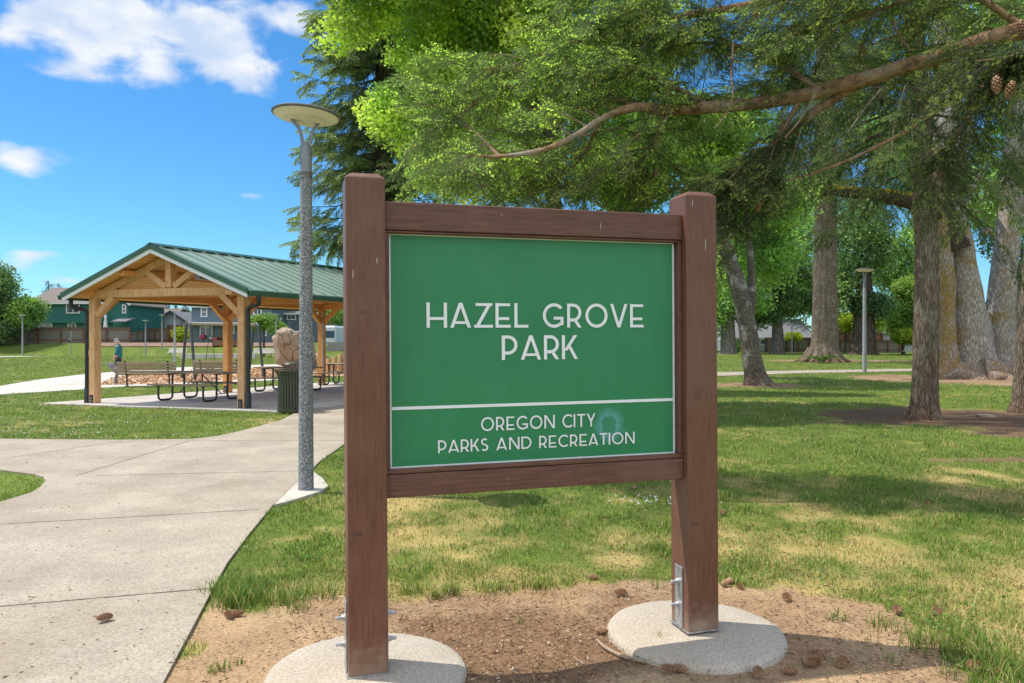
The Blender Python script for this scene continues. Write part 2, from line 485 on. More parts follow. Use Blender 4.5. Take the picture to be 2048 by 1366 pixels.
# bright cloud added out of view, overhead and behind the viewpoint, for fill light
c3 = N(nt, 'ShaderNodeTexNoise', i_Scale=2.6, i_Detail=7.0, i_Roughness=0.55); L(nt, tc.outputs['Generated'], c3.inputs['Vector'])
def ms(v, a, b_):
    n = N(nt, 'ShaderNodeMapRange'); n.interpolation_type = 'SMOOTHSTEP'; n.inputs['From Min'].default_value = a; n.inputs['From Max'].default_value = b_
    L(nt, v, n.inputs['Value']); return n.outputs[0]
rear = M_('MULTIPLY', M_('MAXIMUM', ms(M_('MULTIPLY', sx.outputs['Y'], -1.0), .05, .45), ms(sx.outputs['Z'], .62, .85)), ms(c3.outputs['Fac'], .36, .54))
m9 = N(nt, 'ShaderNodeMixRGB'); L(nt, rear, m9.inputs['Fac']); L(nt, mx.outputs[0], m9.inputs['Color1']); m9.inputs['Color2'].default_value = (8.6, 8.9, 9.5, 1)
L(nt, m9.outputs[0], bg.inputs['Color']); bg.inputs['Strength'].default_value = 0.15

# ------------------------------------------------------------------ shared materials
MT = {}
MT['brown'] = pm('brown_paint', (0.195, 0.084, 0.050), (0.128, 0.053, 0.032), rough=0.42, scale=5, stretch=(16, 16, 1.0), bump=0.35, dist=0.004, fine=40, dirt=(0.21, 0.105, 0.075), dirt_scale=2.0)
MT['brown_h'] = pm('brown_paint_rail', (0.180, 0.078, 0.052), (0.100, 0.043, 0.031), rough=0.40, scale=5, stretch=(1.0, 16, 16), bump=0.40, dist=0.004, fine=40, dirt=(0.20, 0.10, 0.075), dirt_scale=2.0)
MT['galv'] = pm('galvanised_steel', (0.55, 0.56, 0.57), (0.36, 0.37, 0.38), rough=0.45, scale=30, metal=0.7, bump=0.05)
MT['white_paint'] = pm('white_trim', (0.80, 0.81, 0.82), (0.68, 0.69, 0.70), rough=0.5, scale=20, bump=0.03)
MT['letter'] = pm('white_vinyl', (0.86, 0.87, 0.90), (0.80, 0.82, 0.86), rough=0.5, scale=8, bump=0.0)
MT['steel_dark'] = pm('dark_steel', (0.045, 0.048, 0.05), (0.03, 0.032, 0.034), rough=0.4, scale=20, metal=0.3, bump=0.04)
MT['pole_grey'] = pm('grey_cast_metal', (0.26, 0.28, 0.31), (0.2, 0.21, 0.235), rough=0.45, scale=14, metal=0.3, bump=0.03)
MT['lamp_dark'] = pm('bronze_grey_metal', (0.17, 0.17, 0.17), (0.13, 0.13, 0.13), rough=0.45, scale=14, metal=0.4, bump=0.03)
MT['lamp_cream'] = pm('cream_reflector', (0.80, 0.76, 0.64), (0.72, 0.68, 0.57), rough=0.6, scale=6, bump=0.0)
MT['far_pole'] = pm('far_pole_grey', (0.36, 0.37, 0.38), (0.27, 0.28, 0.29), rough=0.6, scale=20, bump=0.05)
MT['timber'] = pm('fir_timber_weathered', (0.78, 0.48, 0.26), (0.58, 0.30, 0.13), rough=0.7, scale=4, stretch=(6, 6, 1.2), bump=0.2, fine=40, dirt=(0.52, 0.30, 0.15), dirt_scale=2.5)
MT['timber_o'] = pm('fir_timber_orange', (0.86, 0.43, 0.15), (0.66, 0.28, 0.085), rough=0.6, scale=4, stretch=(4, 4, 4), bump=0.15, fine=30)
MT['grey_wood'] = pm('weathered_plank', (0.40, 0.305, 0.205), (0.235, 0.165, 0.105), rough=0.8, scale=5, stretch=(1.5, 14, 14), bump=0.3)
MT['fence'] = pm('fence_board', (0.26, 0.235, 0.205), (0.145, 0.13, 0.115), rough=0.9, scale=3, stretch=(7, 7, 0.6), bump=0.4)
MT['fence_post'] = pm('fence_post_brown', (0.20, 0.10, 0.058), (0.12, 0.062, 0.04), rough=0.85, scale=8, bump=0.2)
MT['fence_red'] = pm('fence_board_red', (0.32, 0.17, 0.10), (0.2, 0.105, 0.065), rough=0.85, scale=3, stretch=(7, 7, 0.6), bump=0.3)
MT['glass'] = pm('window_glass', (0.10, 0.13, 0.16), (0.05, 0.06, 0.08), rough=0.08, scale=1.2, bump=0.0, spec=0.9)
MT['shingle'] = pm('grey_shingle', (0.21, 0.215, 0.23), (0.13, 0.135, 0.145), rough=0.9, scale=6, stretch=(1, 3, 3), bump=0.3)
MT['shingle_b'] = pm('brown_shingle', (0.22, 0.195, 0.175), (0.135, 0.115, 0.10), rough=0.9, scale=6, stretch=(1, 3, 3), bump=0.3)

def concrete_mat(name, col, col2, speck=(0.20, 0.17, 0.14), rings=False, speck_amt=0.6, scale=60, stain=(0.30, 0.24, 0.17)):
    m, nt, b = nodes_of(name)
    tc = N(nt, 'ShaderNodeTexCoord')
    nz = N(nt, 'ShaderNodeTexNoise', i_Scale=1.1, i_Detail=7.0, i_Roughness=0.65); L(nt, tc.outputs['Object'], nz.inputs['Vector'])
    r = N(nt, 'ShaderNodeValToRGB'); r.color_ramp.elements[0].position = 0.35; r.color_ramp.elements[1].position = 0.65
    r.color_ramp.elements[0].color = c4(col2); r.color_ramp.elements[1].color = c4(col)
    L(nt, nz.outputs['Fac'], r.inputs['Fac'])
    st = N(nt, 'ShaderNodeTexNoise', i_Scale=0.55, i_Detail=8.0, i_Roughness=0.7); 
    mp = N(nt, 'ShaderNodeMapping'); mp.inputs['Location'].default_value = (3, 8, 2); L(nt, tc.outputs['Object'], mp.inputs['Vector']); L(nt, mp.outputs[0], st.inputs['Vector'])
    rs = N(nt, 'ShaderNodeValToRGB'); rs.color_ramp.elements[0].position = 0.50; rs.color_ramp.elements[1].position = 0.72
    rs.color_ramp.elements[0].color = (0, 0, 0, 1); rs.color_ramp.elements[1].color = (.6, .6, .6, 1); L(nt, st.outputs['Fac'], rs.inputs['Fac'])
    m1 = N(nt, 'ShaderNodeMixRGB'); m1.inputs['Color2'].default_value = c4(stain); L(nt, rs.outputs[0], m1.inputs['Fac']); L(nt, r.outputs[0], m1.inputs['Color1'])
    vo = N(nt, 'ShaderNodeTexNoise', i_Scale=float(scale), i_Detail=3.0, i_Roughness=0.75); L(nt, tc.outputs['Object'], vo.inputs['Vector'])
    rv = N(nt, 'ShaderNodeValToRGB'); rv.color_ramp.elements[0].position = 0.36; rv.color_ramp.elements[1].position = 0.56
    rv.color_ramp.elements[0].color = (speck_amt,) * 3 + (1,); rv.color_ramp.elements[1].color = (0, 0, 0, 1); L(nt, vo.outputs['Fac'], rv.inputs['Fac'])
    m2 = N(nt, 'ShaderNodeMixRGB'); m2.inputs['Color2'].default_value = c4(speck); L(nt, rv.outputs[0], m2.inputs['Fac']); L(nt, m1.outputs[0], m2.inputs['Color1'])
    L(nt, m2.outputs[0], b.inputs['Base Color']); b.inputs['Roughness'].default_value = 0.85; b.inputs['Specular IOR Level'].default_value = 0.25
    bp = N(nt, 'ShaderNodeBump', i_Strength=0.5, i_Distance=0.006)
    h = vo.outputs['Fac']
    if rings:
        wv = N(nt, 'ShaderNodeTexWave', wave_type='RINGS', rings_direction='Z', i_Scale=9.0); wv.inputs['Distortion'].default_value = 5.0; wv.inputs['Detail'].default_value = 3.0
        L(nt, tc.outputs['Object'], wv.inputs['Vector'])
        ad = N(nt, 'ShaderNodeMath', operation='ADD'); wm = N(nt, 'ShaderNodeMath', operation='MULTIPLY'); wm.inputs[1].default_value = .35; L(nt, wv.outputs['Fac'], wm.inputs[0]); L(nt, h, ad.inputs[0]); L(nt, wm.outputs[0], ad.inputs[1]); h = ad.outputs[0]
    L(nt, h, bp.inputs['Height']); L(nt, bp.outputs[0], b.inputs['Normal'])
    return m
MT['path'] = concrete_mat('path_concrete', (0.49, 0.43, 0.35), (0.345, 0.30, 0.24), speck=(0.20, 0.16, 0.12), speck_amt=0.7, scale=60)
MT['slab'] = concrete_mat('slab_concrete', (0.60, 0.57, 0.52), (0.50, 0.47, 0.43), speck_amt=0.3)
MT['footing'] = concrete_mat('footing_concrete', (0.56, 0.515, 0.44), (0.44, 0.39, 0.32), rings=True, speck=(0.26, 0.2, 0.14), speck_amt=0.65, scale=75, stain=(0.46, 0.34, 0.2))
MT['pad'] = concrete_mat('pad_concrete', (0.62, 0.59, 0.53), (0.52, 0.49, 0.44), speck_amt=0.3)
MT['joint'] = pm('joint_dirt', (0.15, 0.115, 0.085), (0.09, 0.07, 0.055), rough=0.95, scale=30, bump=0.2)

def granite_mat():
    m, nt, b = nodes_of('exposed_aggregate')
    tc = N(nt, 'ShaderNodeTexCoord')
    vo = N(nt, 'ShaderNodeTexVoronoi', i_Scale=120.0); L(nt, tc.outputs['Object'], vo.inputs['Vector'])
    r = N(nt, 'ShaderNodeValToRGB'); r.color_ramp.interpolation = 'CONSTANT'
    e = r.color_ramp.elements
    e[0].position = 0.0; e[0].color = (0.085, 0.095, 0.105, 1); e[1].position = 0.22; e[1].color = (0.15, 0.165, 0.18, 1)
    x = e.new(0.52); x.color = (0.21, 0.225, 0.24, 1); x = e.new(0.76); x.color = (0.34, 0.345, 0.345, 1); x = e.new(0.95); x.color = (0.58, 0.575, 0.55, 1)
    sp = N(nt, 'ShaderNodeSeparateColor'); L(nt, vo.outputs['Color'], sp.inputs[0]); L(nt, sp.outputs[0], r.inputs['Fac'])
    L(nt, r.outputs[0], b.inputs['Base Color']); b.inputs['Roughness'].default_value = 0.8
    return m
MT['granite'] = granite_mat()

def weather(m, marks, base_dirt=True):
    nt = m.node_tree; b = nt.nodes['Principled BSDF']; tc = N(nt, 'ShaderNodeTexCoord')
    src = b.inputs['Base Color'].links[0].from_socket
    def mix(src, fac, colour):
        mx = N(nt, 'ShaderNodeMixRGB'); mx.inputs['Color2'].default_value = c4(colour); L(nt, fac, mx.inputs['Fac']); L(nt, src, mx.inputs['Color1']); return mx.outputs[0]
    nz = N(nt, 'ShaderNodeTexNoise', i_Scale=22.0, i_Detail=6.0); L(nt, tc.outputs['Object'], nz.inputs['Vector'])
    for (x, z, rx, rz, colour, k) in marks:
        mp = N(nt, 'ShaderNodeMapping'); mp.inputs['Location'].default_value = (-x / rx, 0, -z / rz); mp.inputs['Scale'].default_value = (1 / rx, 0, 1 / rz); L(nt, tc.outputs['Object'], mp.inputs['Vector'])
        ln = N(nt, 'ShaderNodeVectorMath', operation='LENGTH'); L(nt, mp.outputs[0], ln.inputs[0])
        mr_ = N(nt, 'ShaderNodeMapRange'); mr_.inputs['From Min'].default_value = 1.25; mr_.inputs['From Max'].default_value = .55; mr_.inputs['To Max'].default_value = k
        ad = N(nt, 'ShaderNodeMath', operation='ADD'); L(nt, ln.outputs['Value'], ad.inputs[0]); 
        ms_ = N(nt, 'ShaderNodeMath', operation='MULTIPLY_ADD'); ms_.inputs[1].default_value = .9; ms_.inputs[2].default_value = -.45; L(nt, nz.outputs['Fac'], ms_.inputs[0]); L(nt, ms_.outputs[0], ad.inputs[1])
        L(nt, ad.outputs[0], mr_.inputs['Value']); src = mix(src, mr_.outputs[0], colour)
    # tiny pale specks and scuffs
    n2 = N(nt, 'ShaderNodeTexNoise', i_Scale=130.0, i_Detail=2.0); L(nt, tc.outputs['Object'], n2.inputs['Vector'])
    r2 = N(nt, 'ShaderNodeValToRGB'); r2.color_ramp.elements[0].position = .70; r2.color_ramp.elements[1].position = .76; r2.color_ramp.elements[1].color = (.5, .5, .5, 1); L(nt, n2.outputs['Fac'], r2.inputs['Fac']); src = mix(src, r2.outputs[0], (.5, .42, .36))
    if base_dirt:
        sp = N(nt, 'ShaderNodeSeparateXYZ'); L(nt, tc.outputs['Object'], sp.inputs[0])
        ad = N(nt, 'ShaderNodeMath', operation='MULTIPLY_ADD'); ad.inputs[1].default_value = -.30; L(nt, nz.outputs['Fac'], ad.inputs[0]); L(nt, sp.outputs['Z'], ad.inputs[2])
        mr_ = N(nt, 'ShaderNodeMapRange'); mr_.inputs['From Min'].default_value = .02; mr_.inputs['From Max'].default_value = -.16; mr_.inputs['To Max'].default_value = .5; L(nt, ad.outputs[0], mr_.inputs['Value']); src = mix(src, mr_.outputs[0], (.36, .27, .19))
    L(nt, src, b.inputs['Base Color'])
# ------------------------------------------------------------------ ground regions (plan, metres)
def gp(px_list): return [tuple(G(x, y)[:2]) for x, y in px_list]
SOIL = gp([(425, 1185), (500, 1224), (600, 1207), (690, 1197), (800, 1195), (950, 1182), (1100, 1172), (1250, 1165), (1340, 1163), (1440, 1168), (1600, 1182), (1780, 1217), (1850, 1262), (1900, 1320), (1935, 1366), (2000, 1500), (1500, 2200), (200, 2200), (100, 1700), (330, 1366)])
SOIL_SPOTS = [(9.3, 15.9, 3.0, 2.3, .8), (18.8, 31.5, 4.2, 4.6, .3), (8.9, 27.3, 1.7, 1.5, .35), (26.0, 60.0, 5.5, 3.4, .3), (6.6, 10.3, .9, .16, .6), (9.6, 13.2, 1.4, 0.5, .7)]
MAIN = gp([(425, 1185), (455, 1130), (500, 1070), (545, 1015), (600, 965), (640, 925), (692, 888), (800, 845), (1000, 800), (1250, 768), (1432, 753), (1600, 747), (1830, 742.5), (2048, 740), (2400, 738),
           (2400, 734), (2048, 735), (1830, 738), (1600, 741.5), (1432, 745.5), (1250, 757), (1000, 778), (800, 797), (690, 806), (640, 815), (588, 829), (560, 843), (470, 867), (430, 875), (380, 880.5), (230, 882), (0, 880), (-500, 878),
           (-500, 927), (-100, 938), (0, 943), (40, 948), (70, 952), (86, 957), (91, 965), (82, 976), (62, 989), (0, 1008), (-150, 1052), (-500, 1160)]) + [(-6, 3.2), (-6, .8), (-1.05, .8)] + gp([(240, 1536), (330, 1366)])
PATH2 = gp([(-400, 806), (-200, 794), (0, 773), (70, 761), (169, 749), (207, 746), (300, 739), (350, 735.5), (450, 732), (600, 728), (692, 726), (692, 730), (600, 733), (450, 739), (330, 745), (260, 751), (225, 757), (200, 768),
            (202, 771.5), (330, 768), (450, 762), (590, 757), (590, 759.5), (450, 765.5), (330, 771.5), (202, 776), (176, 779), (67, 786), (0, 790), (-200, 806), (-400, 822)])
CHIPS = gp([(200, 768), (225, 757), (260, 751), (330, 745), (450, 739), (600, 733), (692, 730), (692, 752), (590, 757), (450, 762), (330, 768), (202, 771.5)])
PATH3 = gp([(-200, 712), (0, 710.8), (100, 708.6), (170, 706.0), (340, 705.0), (600, 703.0), (692, 702), (692, 704), (600, 706), (400, 708.2), (340, 708.5), (180, 709.2), (100, 713.2), (0, 714.5), (-200, 716)])
PA = G(190, 808); PB = G(487, 818)
E1 = (PB - PA).normalized(); E2 = Vector((0.459, 0.888, 0)); PW = (PB - PA).length
def PV(a, b, z): return Vector((PA.x + a * E1.x + b * E2.x, PA.y + a * E1.y + b * E2.y, z))
SLAB = [tuple(PV(a, b, 0)[:2]) for a, b in ((-1.15, -.55), (PW + 1.55, -.55), (PW + 1.55, 10.2), (-1.15, 10.2))]
LAMP0 = G(612, 985)
PAD = gp([(548, 1016), (600, 966), (625, 948), (645, 962), (656, 978), (640, 989), (575, 1010)])
FOOT_C = []          # filled once the sign frame is known
Z_P = 1.58
L0 = G(697, 1358, .07); R0 = G(1377, 1272, .07)
SW = (R0 - L0).length; SU = (R0 - L0).normalized(); SV = Vector((-SU.y, SU.x, 0)); PO = 0.185
LC = L0 + SU * .0925 + SV * .0925; RC = R0 + SU * .0925 + SV * .0925
FOOT_R = 0.48

def mound(x, y):
    d = np.minimum(np.hypot(x - LC.x, y - LC.y), np.hypot(x - RC.x, y - RC.y))
    return .030 * smooth((1.15 - d) / .6)
def soil_mask(x, y):
    jx = x + (fbm(x, y, 3.0, 3) - .5) * .5; jy = y + (fbm(x, y, 3.0, 8) - .5) * .5
    s = inpoly(jx, jy, SOIL).astype(float)
    dark = np.zeros_like(s)
    for cx, cy, rx, ry, k in SOIL_SPOTS:
        d = ((x - cx) / rx) ** 2 + ((y - cy) / ry) ** 2
        mm = smooth((1.15 + (fbm(x, y, 1.1 / min(1, rx), 5) - .5) * 1.6 - d) * 3)
        s = np.maximum(s, mm); dark = np.maximum(dark, mm * k)
    return s, dark
def dryness(x, y):
    near = np.exp(-((y - 6.0) / 4.5) ** 2) * smooth((x + 3.0) / 2.0)
    d = .5 * fbm(x, y, 0.9, 21, 5) + .5 * fbm(x, y, 3.4, 27, 5)
    return np.clip((d - .60 + .17 * near) * 4.5, 0, .9)

C_SOIL = np.array((0.53, 0.385, 0.24)); C_SOIL2 = np.array((0.365, 0.25, 0.155)); C_MULCH = np.array((0.205, 0.125, 0.078)); C_SOILD = np.array((0.10, 0.065, 0.048))
C_DRY = np.array((0.52, 0.41, 0.18)); C_G1 = np.array((0.13, 0.20, 0.045)); C_G2 = np.array((0.21, 0.28, 0.055))
MC = G(1060, 1290)
def mulch(x, y):
    d = ((x - MC.x) / .85) ** 2 + ((y - MC.y) / .75) ** 2
    return .8 * smooth((1.3 + (fbm(x, y, 2.6, 44, 5) - .5) * 2.6 - d) * 1.1)
def ground_col(x, y):
    s, dk = soil_mask(x, y); d = dryness(x, y)
    t = fbm(x, y, .35, 40)[..., None]; t2 = np.clip((fbm(x, y, 2.0, 50, 5)[..., None] - .3) * 2.0, 0, 1)
    g = C_G1 * (1 - t) + C_G2 * t
    under = g * (0.75 + .25 * t2)
    c = under * (1 - d[..., None]) + C_DRY * d[..., None]
    so = C_SOIL2 * (1 - t2) + C_SOIL * t2
    mu_ = mulch(x, y)[..., None]; so = so * (1 - mu_) + C_MULCH * mu_
    so = so * (1 - dk[..., None]) + C_SOILD * dk[..., None]
    return c * (1 - s[..., None]) + so * s[..., None]

def build_ground():
    r = [0.0] + list(np.geomspace(0.6, 30, 190)) + list(np.geomspace(30.6, 900, 120)); r = np.array(r)
    th = np.concatenate([np.linspace(-180, -50, 26)[:-1], np.linspace(-50, 50, 300), np.linspace(50, 180, 26)[1:-1]])
    th = np.radians(th)
    R_, T_ = np.meshgrid(r, th, indexing='ij')
    x = R_ * np.sin(T_); y = R_ * np.cos(T_)
    z = terrain(x, y) + np.where(R_ < 40, (fbm(x, y, .8, 60) - .5) * .03 * soil_mask(x, y)[0], 0)
    near = ((x - LC.x) ** 2 + (y - LC.y) ** 2 < 1) | ((x - RC.x) ** 2 + (y - RC.y) ** 2 < 1)
    z = np.where(near, z * .4, z) + mound(x, y)
    v = np.stack([x, y, z], -1).reshape(-1, 3)
    a, b = R_.shape
    i = np.arange(a - 1)[:, None]; j = np.arange(b)[None, :]; j2 = (j + 1) % b
    f = np.stack([i * b + j, (i + 1) * b + j, (i + 1) * b + j2, i * b + j2], -1).reshape(-1, 4)[:, ::-1]
    c = ground_col(x, y).reshape(-1, 3)
    m, nt, bs = nodes_of('lawn_and_soil')
    at = N(nt, 'ShaderNodeAttribute', attribute_name='Col')
    tc = N(nt, 'ShaderNodeTexCoord')
    nz = N(nt, 'ShaderNodeTexNoise', i_Scale=48.0, i_Detail=8.0, i_Roughness=0.75); L(nt, tc.outputs['Object'], nz.inputs['Vector'])
    rp = N(nt, 'ShaderNodeValToRGB'); rp.color_ramp.elements[0].position = .36; rp.color_ramp.elements[1].position = .62
    rp.color_ramp.elements[0].color = (.58, .54, .51, 1); rp.color_ramp.elements[1].color = (1.15, 1.12, 1.1, 1)
    L(nt, nz.outputs['Fac'], rp.inputs['Fac'])
    n2 = N(nt, 'ShaderNodeTexNoise', i_Scale=1.6, i_Detail=8.0, i_Roughness=0.7); L(nt, tc.outputs['Object'], n2.inputs['Vector'])
    r2 = N(nt, 'ShaderNodeValToRGB'); r2.color_ramp.elements[0].position = .35; r2.color_ramp.elements[1].position = .7
    r2.color_ramp.elements[0].color = (.78, .8, .8, 1); r2.color_ramp.elements[1].color = (1.12, 1.1, 1.05, 1)
    L(nt, n2.outputs['Fac'], r2.inputs['Fac'])
    m1 = N(nt, 'ShaderNodeMixRGB', blend_type='MULTIPLY'); m1.inputs['Fac'].default_value = 1
    m2 = N(nt, 'ShaderNodeMixRGB', blend_type='MULTIPLY'); m2.inputs['Fac'].default_value = 1
    L(nt, at.outputs['Color'], m1.inputs['Color1']); L(nt, rp.outputs[0], m1.inputs['Color2'])
    L(nt, m1.outputs[0], m2.inputs['Color1']); L(nt, r2.outputs[0], m2.inputs['Color2'])
    L(nt, m2.outputs[0], bs.inputs['Base Color']); bs.inputs['Roughness'].default_value = .95; bs.inputs['Specular IOR Level'].default_value = .1
    bp = N(nt, 'ShaderNodeBump', i_Strength=.6, i_Distance=.012); L(nt, nz.outputs['Fac'], bp.inputs['Height']); L(nt, bp.outputs[0], bs.inputs['Normal'])
    tag(np_mesh('ground', v, f, m, None, c, smooth=True), kind='structure')
build_ground()

def sheet(name, poly, z, mat, thick=0.0, kind='structure'):
    bm = bmesh.new()
    vs = [bm.verts.new((p[0], p[1], z)) for p in poly]
    fc = bm.faces.new(vs)
    if fc.normal.z < 0: fc.normal_flip()
    if thick:
        ex = bmesh.ops.extrude_face_region(bm, geom=[fc])
        for g in ex['geom']:
            if isinstance(g, bmesh.types.BMVert): g.co.z -= thick
    bmesh.ops.triangulate(bm, faces=bm.faces[:])
    bmesh.ops.recalc_face_normals(bm, faces=bm.faces[:])
    me = bpy.data.meshes.new(name); bm.to_mesh(me); bm.free()
    me.materials.append(mat)
    o = bpy.data.objects.new(name, me); COL.objects.link(o)
    return tag(o, kind=kind)
mp_ = sheet('path', MAIN, .022, MT['path'], .05)
sheet('path', PATH2, .020, MT['pad'], .05)
sheet('path', PATH3, .030, MT['pad'], .05)
sheet('pavement', SLAB, .030, MT['slab'], .06)
sheet('lamp_pad', PAD, .035, MT['pad'], .06)
MT['chip_base'] = pm('wood_chip_ground', (0.60, 0.40, 0.24), (0.33, 0.20, 0.12), rough=.95, scale=9, detail=9, bump=.6, dist=.05)
sheet('playground_surface', CHIPS, .012, MT['chip_base'])
# contraction joints: thin dirt filled grooves lying on the path
jb = MB()
def joint(p, q, w=.016):
    a = G(*p, .022); b = G(*q, .022); d = (b - a).normalized(); s = Vector((-d.y, d.x, 0)) * w / 2
    n = 24
    for i in range(n):
        u = a.lerp(b, i / n); v = a.lerp(b, (i + 1) / n)
        k1 = random.uniform(.5, 1.3); k2 = random.uniform(.5, 1.3)
        jb.add([u - s * k1 + Vector((0, 0, .0015)), v - s * k2 + Vector((0, 0, .0015)), v + s * k2 + Vector((0, 0, .0015)), u + s * k1 + Vector((0, 0, .0015))], [(0, 1, 2, 3)])
for j in (((0, 918), (243, 882)), ((151, 952), (381, 881)), ((190, 951), (602, 942)), ((-60, 1052), (518, 1019)), ((-60, 1218), (418, 1177)), ((383, 881), (692, 881)), ((540, 850), (700, 846))): joint(*j)
tag(jb.build('path_joint', MT['joint']), kind='structure')
# ------------------------------------------------------------------ the park sign
TH = math.atan2(SU.y, SU.x)
sign = empty('park_sign', L0, TH, 'green park name sign in a brown timber frame on two thick square posts', 'sign')
sign.rotation_euler = (0, -0.0065, TH)
SM = Matrix.Translation(L0) @ Euler((0, -0.0065, TH)).to_matrix().to_4x4()
SMI = SM.inverted()
def sloc(px, py, b):
    """point of the sign's own plane y=b"""
    o = SMI @ Vector((0, 0, EYE)); d = SMI.to_3x3() @ Vector(((px - CX) / F, 1, -(py - HY) / F))
    t = (b - o.y) / d.y
    return o + d * t
PZ = sloc(697, 352, 0).z          # shoulder height of the posts
def post(x0):
    mb = MB(); w = PO; h = PZ; i = .030; t = .024
    vs = [(x0, 0, 0), (x0 + w, 0, 0), (x0 + w, w, 0), (x0, w, 0), (x0, 0, h), (x0 + w, 0, h), (x0 + w, w, h), (x0, w, h),
          (x0 + i, i, h + t), (x0 + w - i, i, h + t), (x0 + w - i, w - i, h + t), (x0 + i, w - i, h + t)]
    fs = [(3, 2, 1, 0), (8, 9, 10, 11)]
    for k in range(4):
        k2 = (k + 1) % 4
        fs += [(k, k2, 4 + k2, 4 + k), (4 + k, 4 + k2, 8 + k2, 8 + k)]
    mb.add(vs, fs)
    p = mb.build('post', MT['brown'], sign, bevel=.004)
    for sgn, xf in ((-1, x0), (1, x0 + w)):
        m = MB(); m.box((xf + sgn * .0045, w * .5, .175), (.007, w * .42, .33)); pl = m.build('base_plate', MT['galv'], p, bevel=.002)
        for zz in (.13, .255):
            m = MB()
            ry = Matrix.Rotation(PI / 2 * sgn, 3, 'Y')
            m.lathe([(.020, 0), (.020, .004)], 16, (xf + sgn * .008, w * .5, zz), rot=ry)
            m.lathe([(.0145, .004), (.0145, .019)], 6, (xf + sgn * .008, w * .5, zz), rot=ry)
            m.lathe([(.0085, .019), (.0085, .042), (.007, .044)], 10, (xf + sgn * .008, w * .5, zz), rot=ry)
            m.build('bolt', MT['galv'], p)
    m = MB(); m.box((x0 + w / 2, w / 2, .004), (w + .016, w + .012, .006)); m.build('foot_plate', MT['galv'], p)
    return p
wm_ = lambda px, py, rx, rz, col, k, b=0.0: (sloc(px, py, b).x, sloc(px, py, b).z, rx, rz, col, k)
weather(MT['brown'], [wm_(754, 521, .003, .014, (.6, .54, .5), .7), wm_(706, 548, .004, .02, (.5, .38, .32), .7), wm_(1411, 490, .0022, .036, (.66, .6, .56), .75), wm_(1385, 406, .003, .018, (.7, .6, .55), .7), wm_(716, 1068, .02, .012, (.06, .035, .05), .7), wm_(1390, 1048, .03, .012, (.07, .04, .05), .6), wm_(725, 625, .012, .01, (.09, .04, .03), .7), wm_(1395, 790, .02, .03, (.10, .045, .03), .5), wm_(1400, 1250, .06, .03, (.36, .28, .20), .6), wm_(742, 1315, .0025, .10, (.05, .025, .018), .8)])
weather(MT['brown_h'], [wm_(1201, 452, .0025, .02, (.55, .46, .4), .6, .04), wm_(1003, 430, .0015, .010, (.6, .5, .45), .7, .04), wm_(1015, 958, .002, .012, (.5, .4, .34), .6, .04), wm_(880, 420, .05, .012, (.09, .045, .035), .5, .04), wm_(1150, 940, .03, .03, (.10, .05, .035), .5, .04)], False)
post(0.0); post(SW)
x0, x1 = PO + .001, SW - .001
fr = .038                                        # rails sit back from the post faces
ztt = sloc(772, 402, fr).z; zrb = sloc(776, 459, fr).z; zin = sloc(778, 466, fr).z
zbt = sloc(776, 951, fr).z; zbb = sloc(776, 997, fr).z; zib = sloc(780, 936, fr).z
m = MB(); m.box(((x0 + x1) / 2, fr + .055, (ztt + zrb) / 2), (x1 - x0, .11, ztt - zrb)); m.build('top_rail', MT['brown_h'], sign, bevel=.004)
m = MB(); m.box(((x0 + x1) / 2, fr + .055, (zbt + zbb) / 2), (x1 - x0, .11, zbt - zbb)); m.build('bottom_rail', MT['brown_h'], sign, bevel=.004)
fi = fr + .006
pb = fr + .050                                   # plane of the green face
pl = sloc(782, 700, pb).x; pr = sloc(1345, 700, pb).x
pt = sloc(783, 470, pb).z; pbm = sloc(784, 934, pb).z
m = MB()
lw = .014
m.box(((x0 + x1) / 2, fi + .045, (zrb - .003 + pt + .006) / 2), (x1 - x0, .09, zrb - .003 - pt - .006))
m.box(((x0 + x1) / 2, fi + .045, (zbt + .003 + pbm - .006) / 2), (x1 - x0, .09, pbm - .006 - zbt - .003))
m.box(((x0 + pl - lw) / 2, fi + .047, (pt + pbm) / 2), (pl - lw - x0, .09, pt - pbm + .01))
m.box(((x1 + pr + lw) / 2, fi + .047, (pt + pbm) / 2), (x1 - pr - lw, .09, pt - pbm + .01))
m.build('inner_frame', MT['brown_h'], sign, bevel=.003)
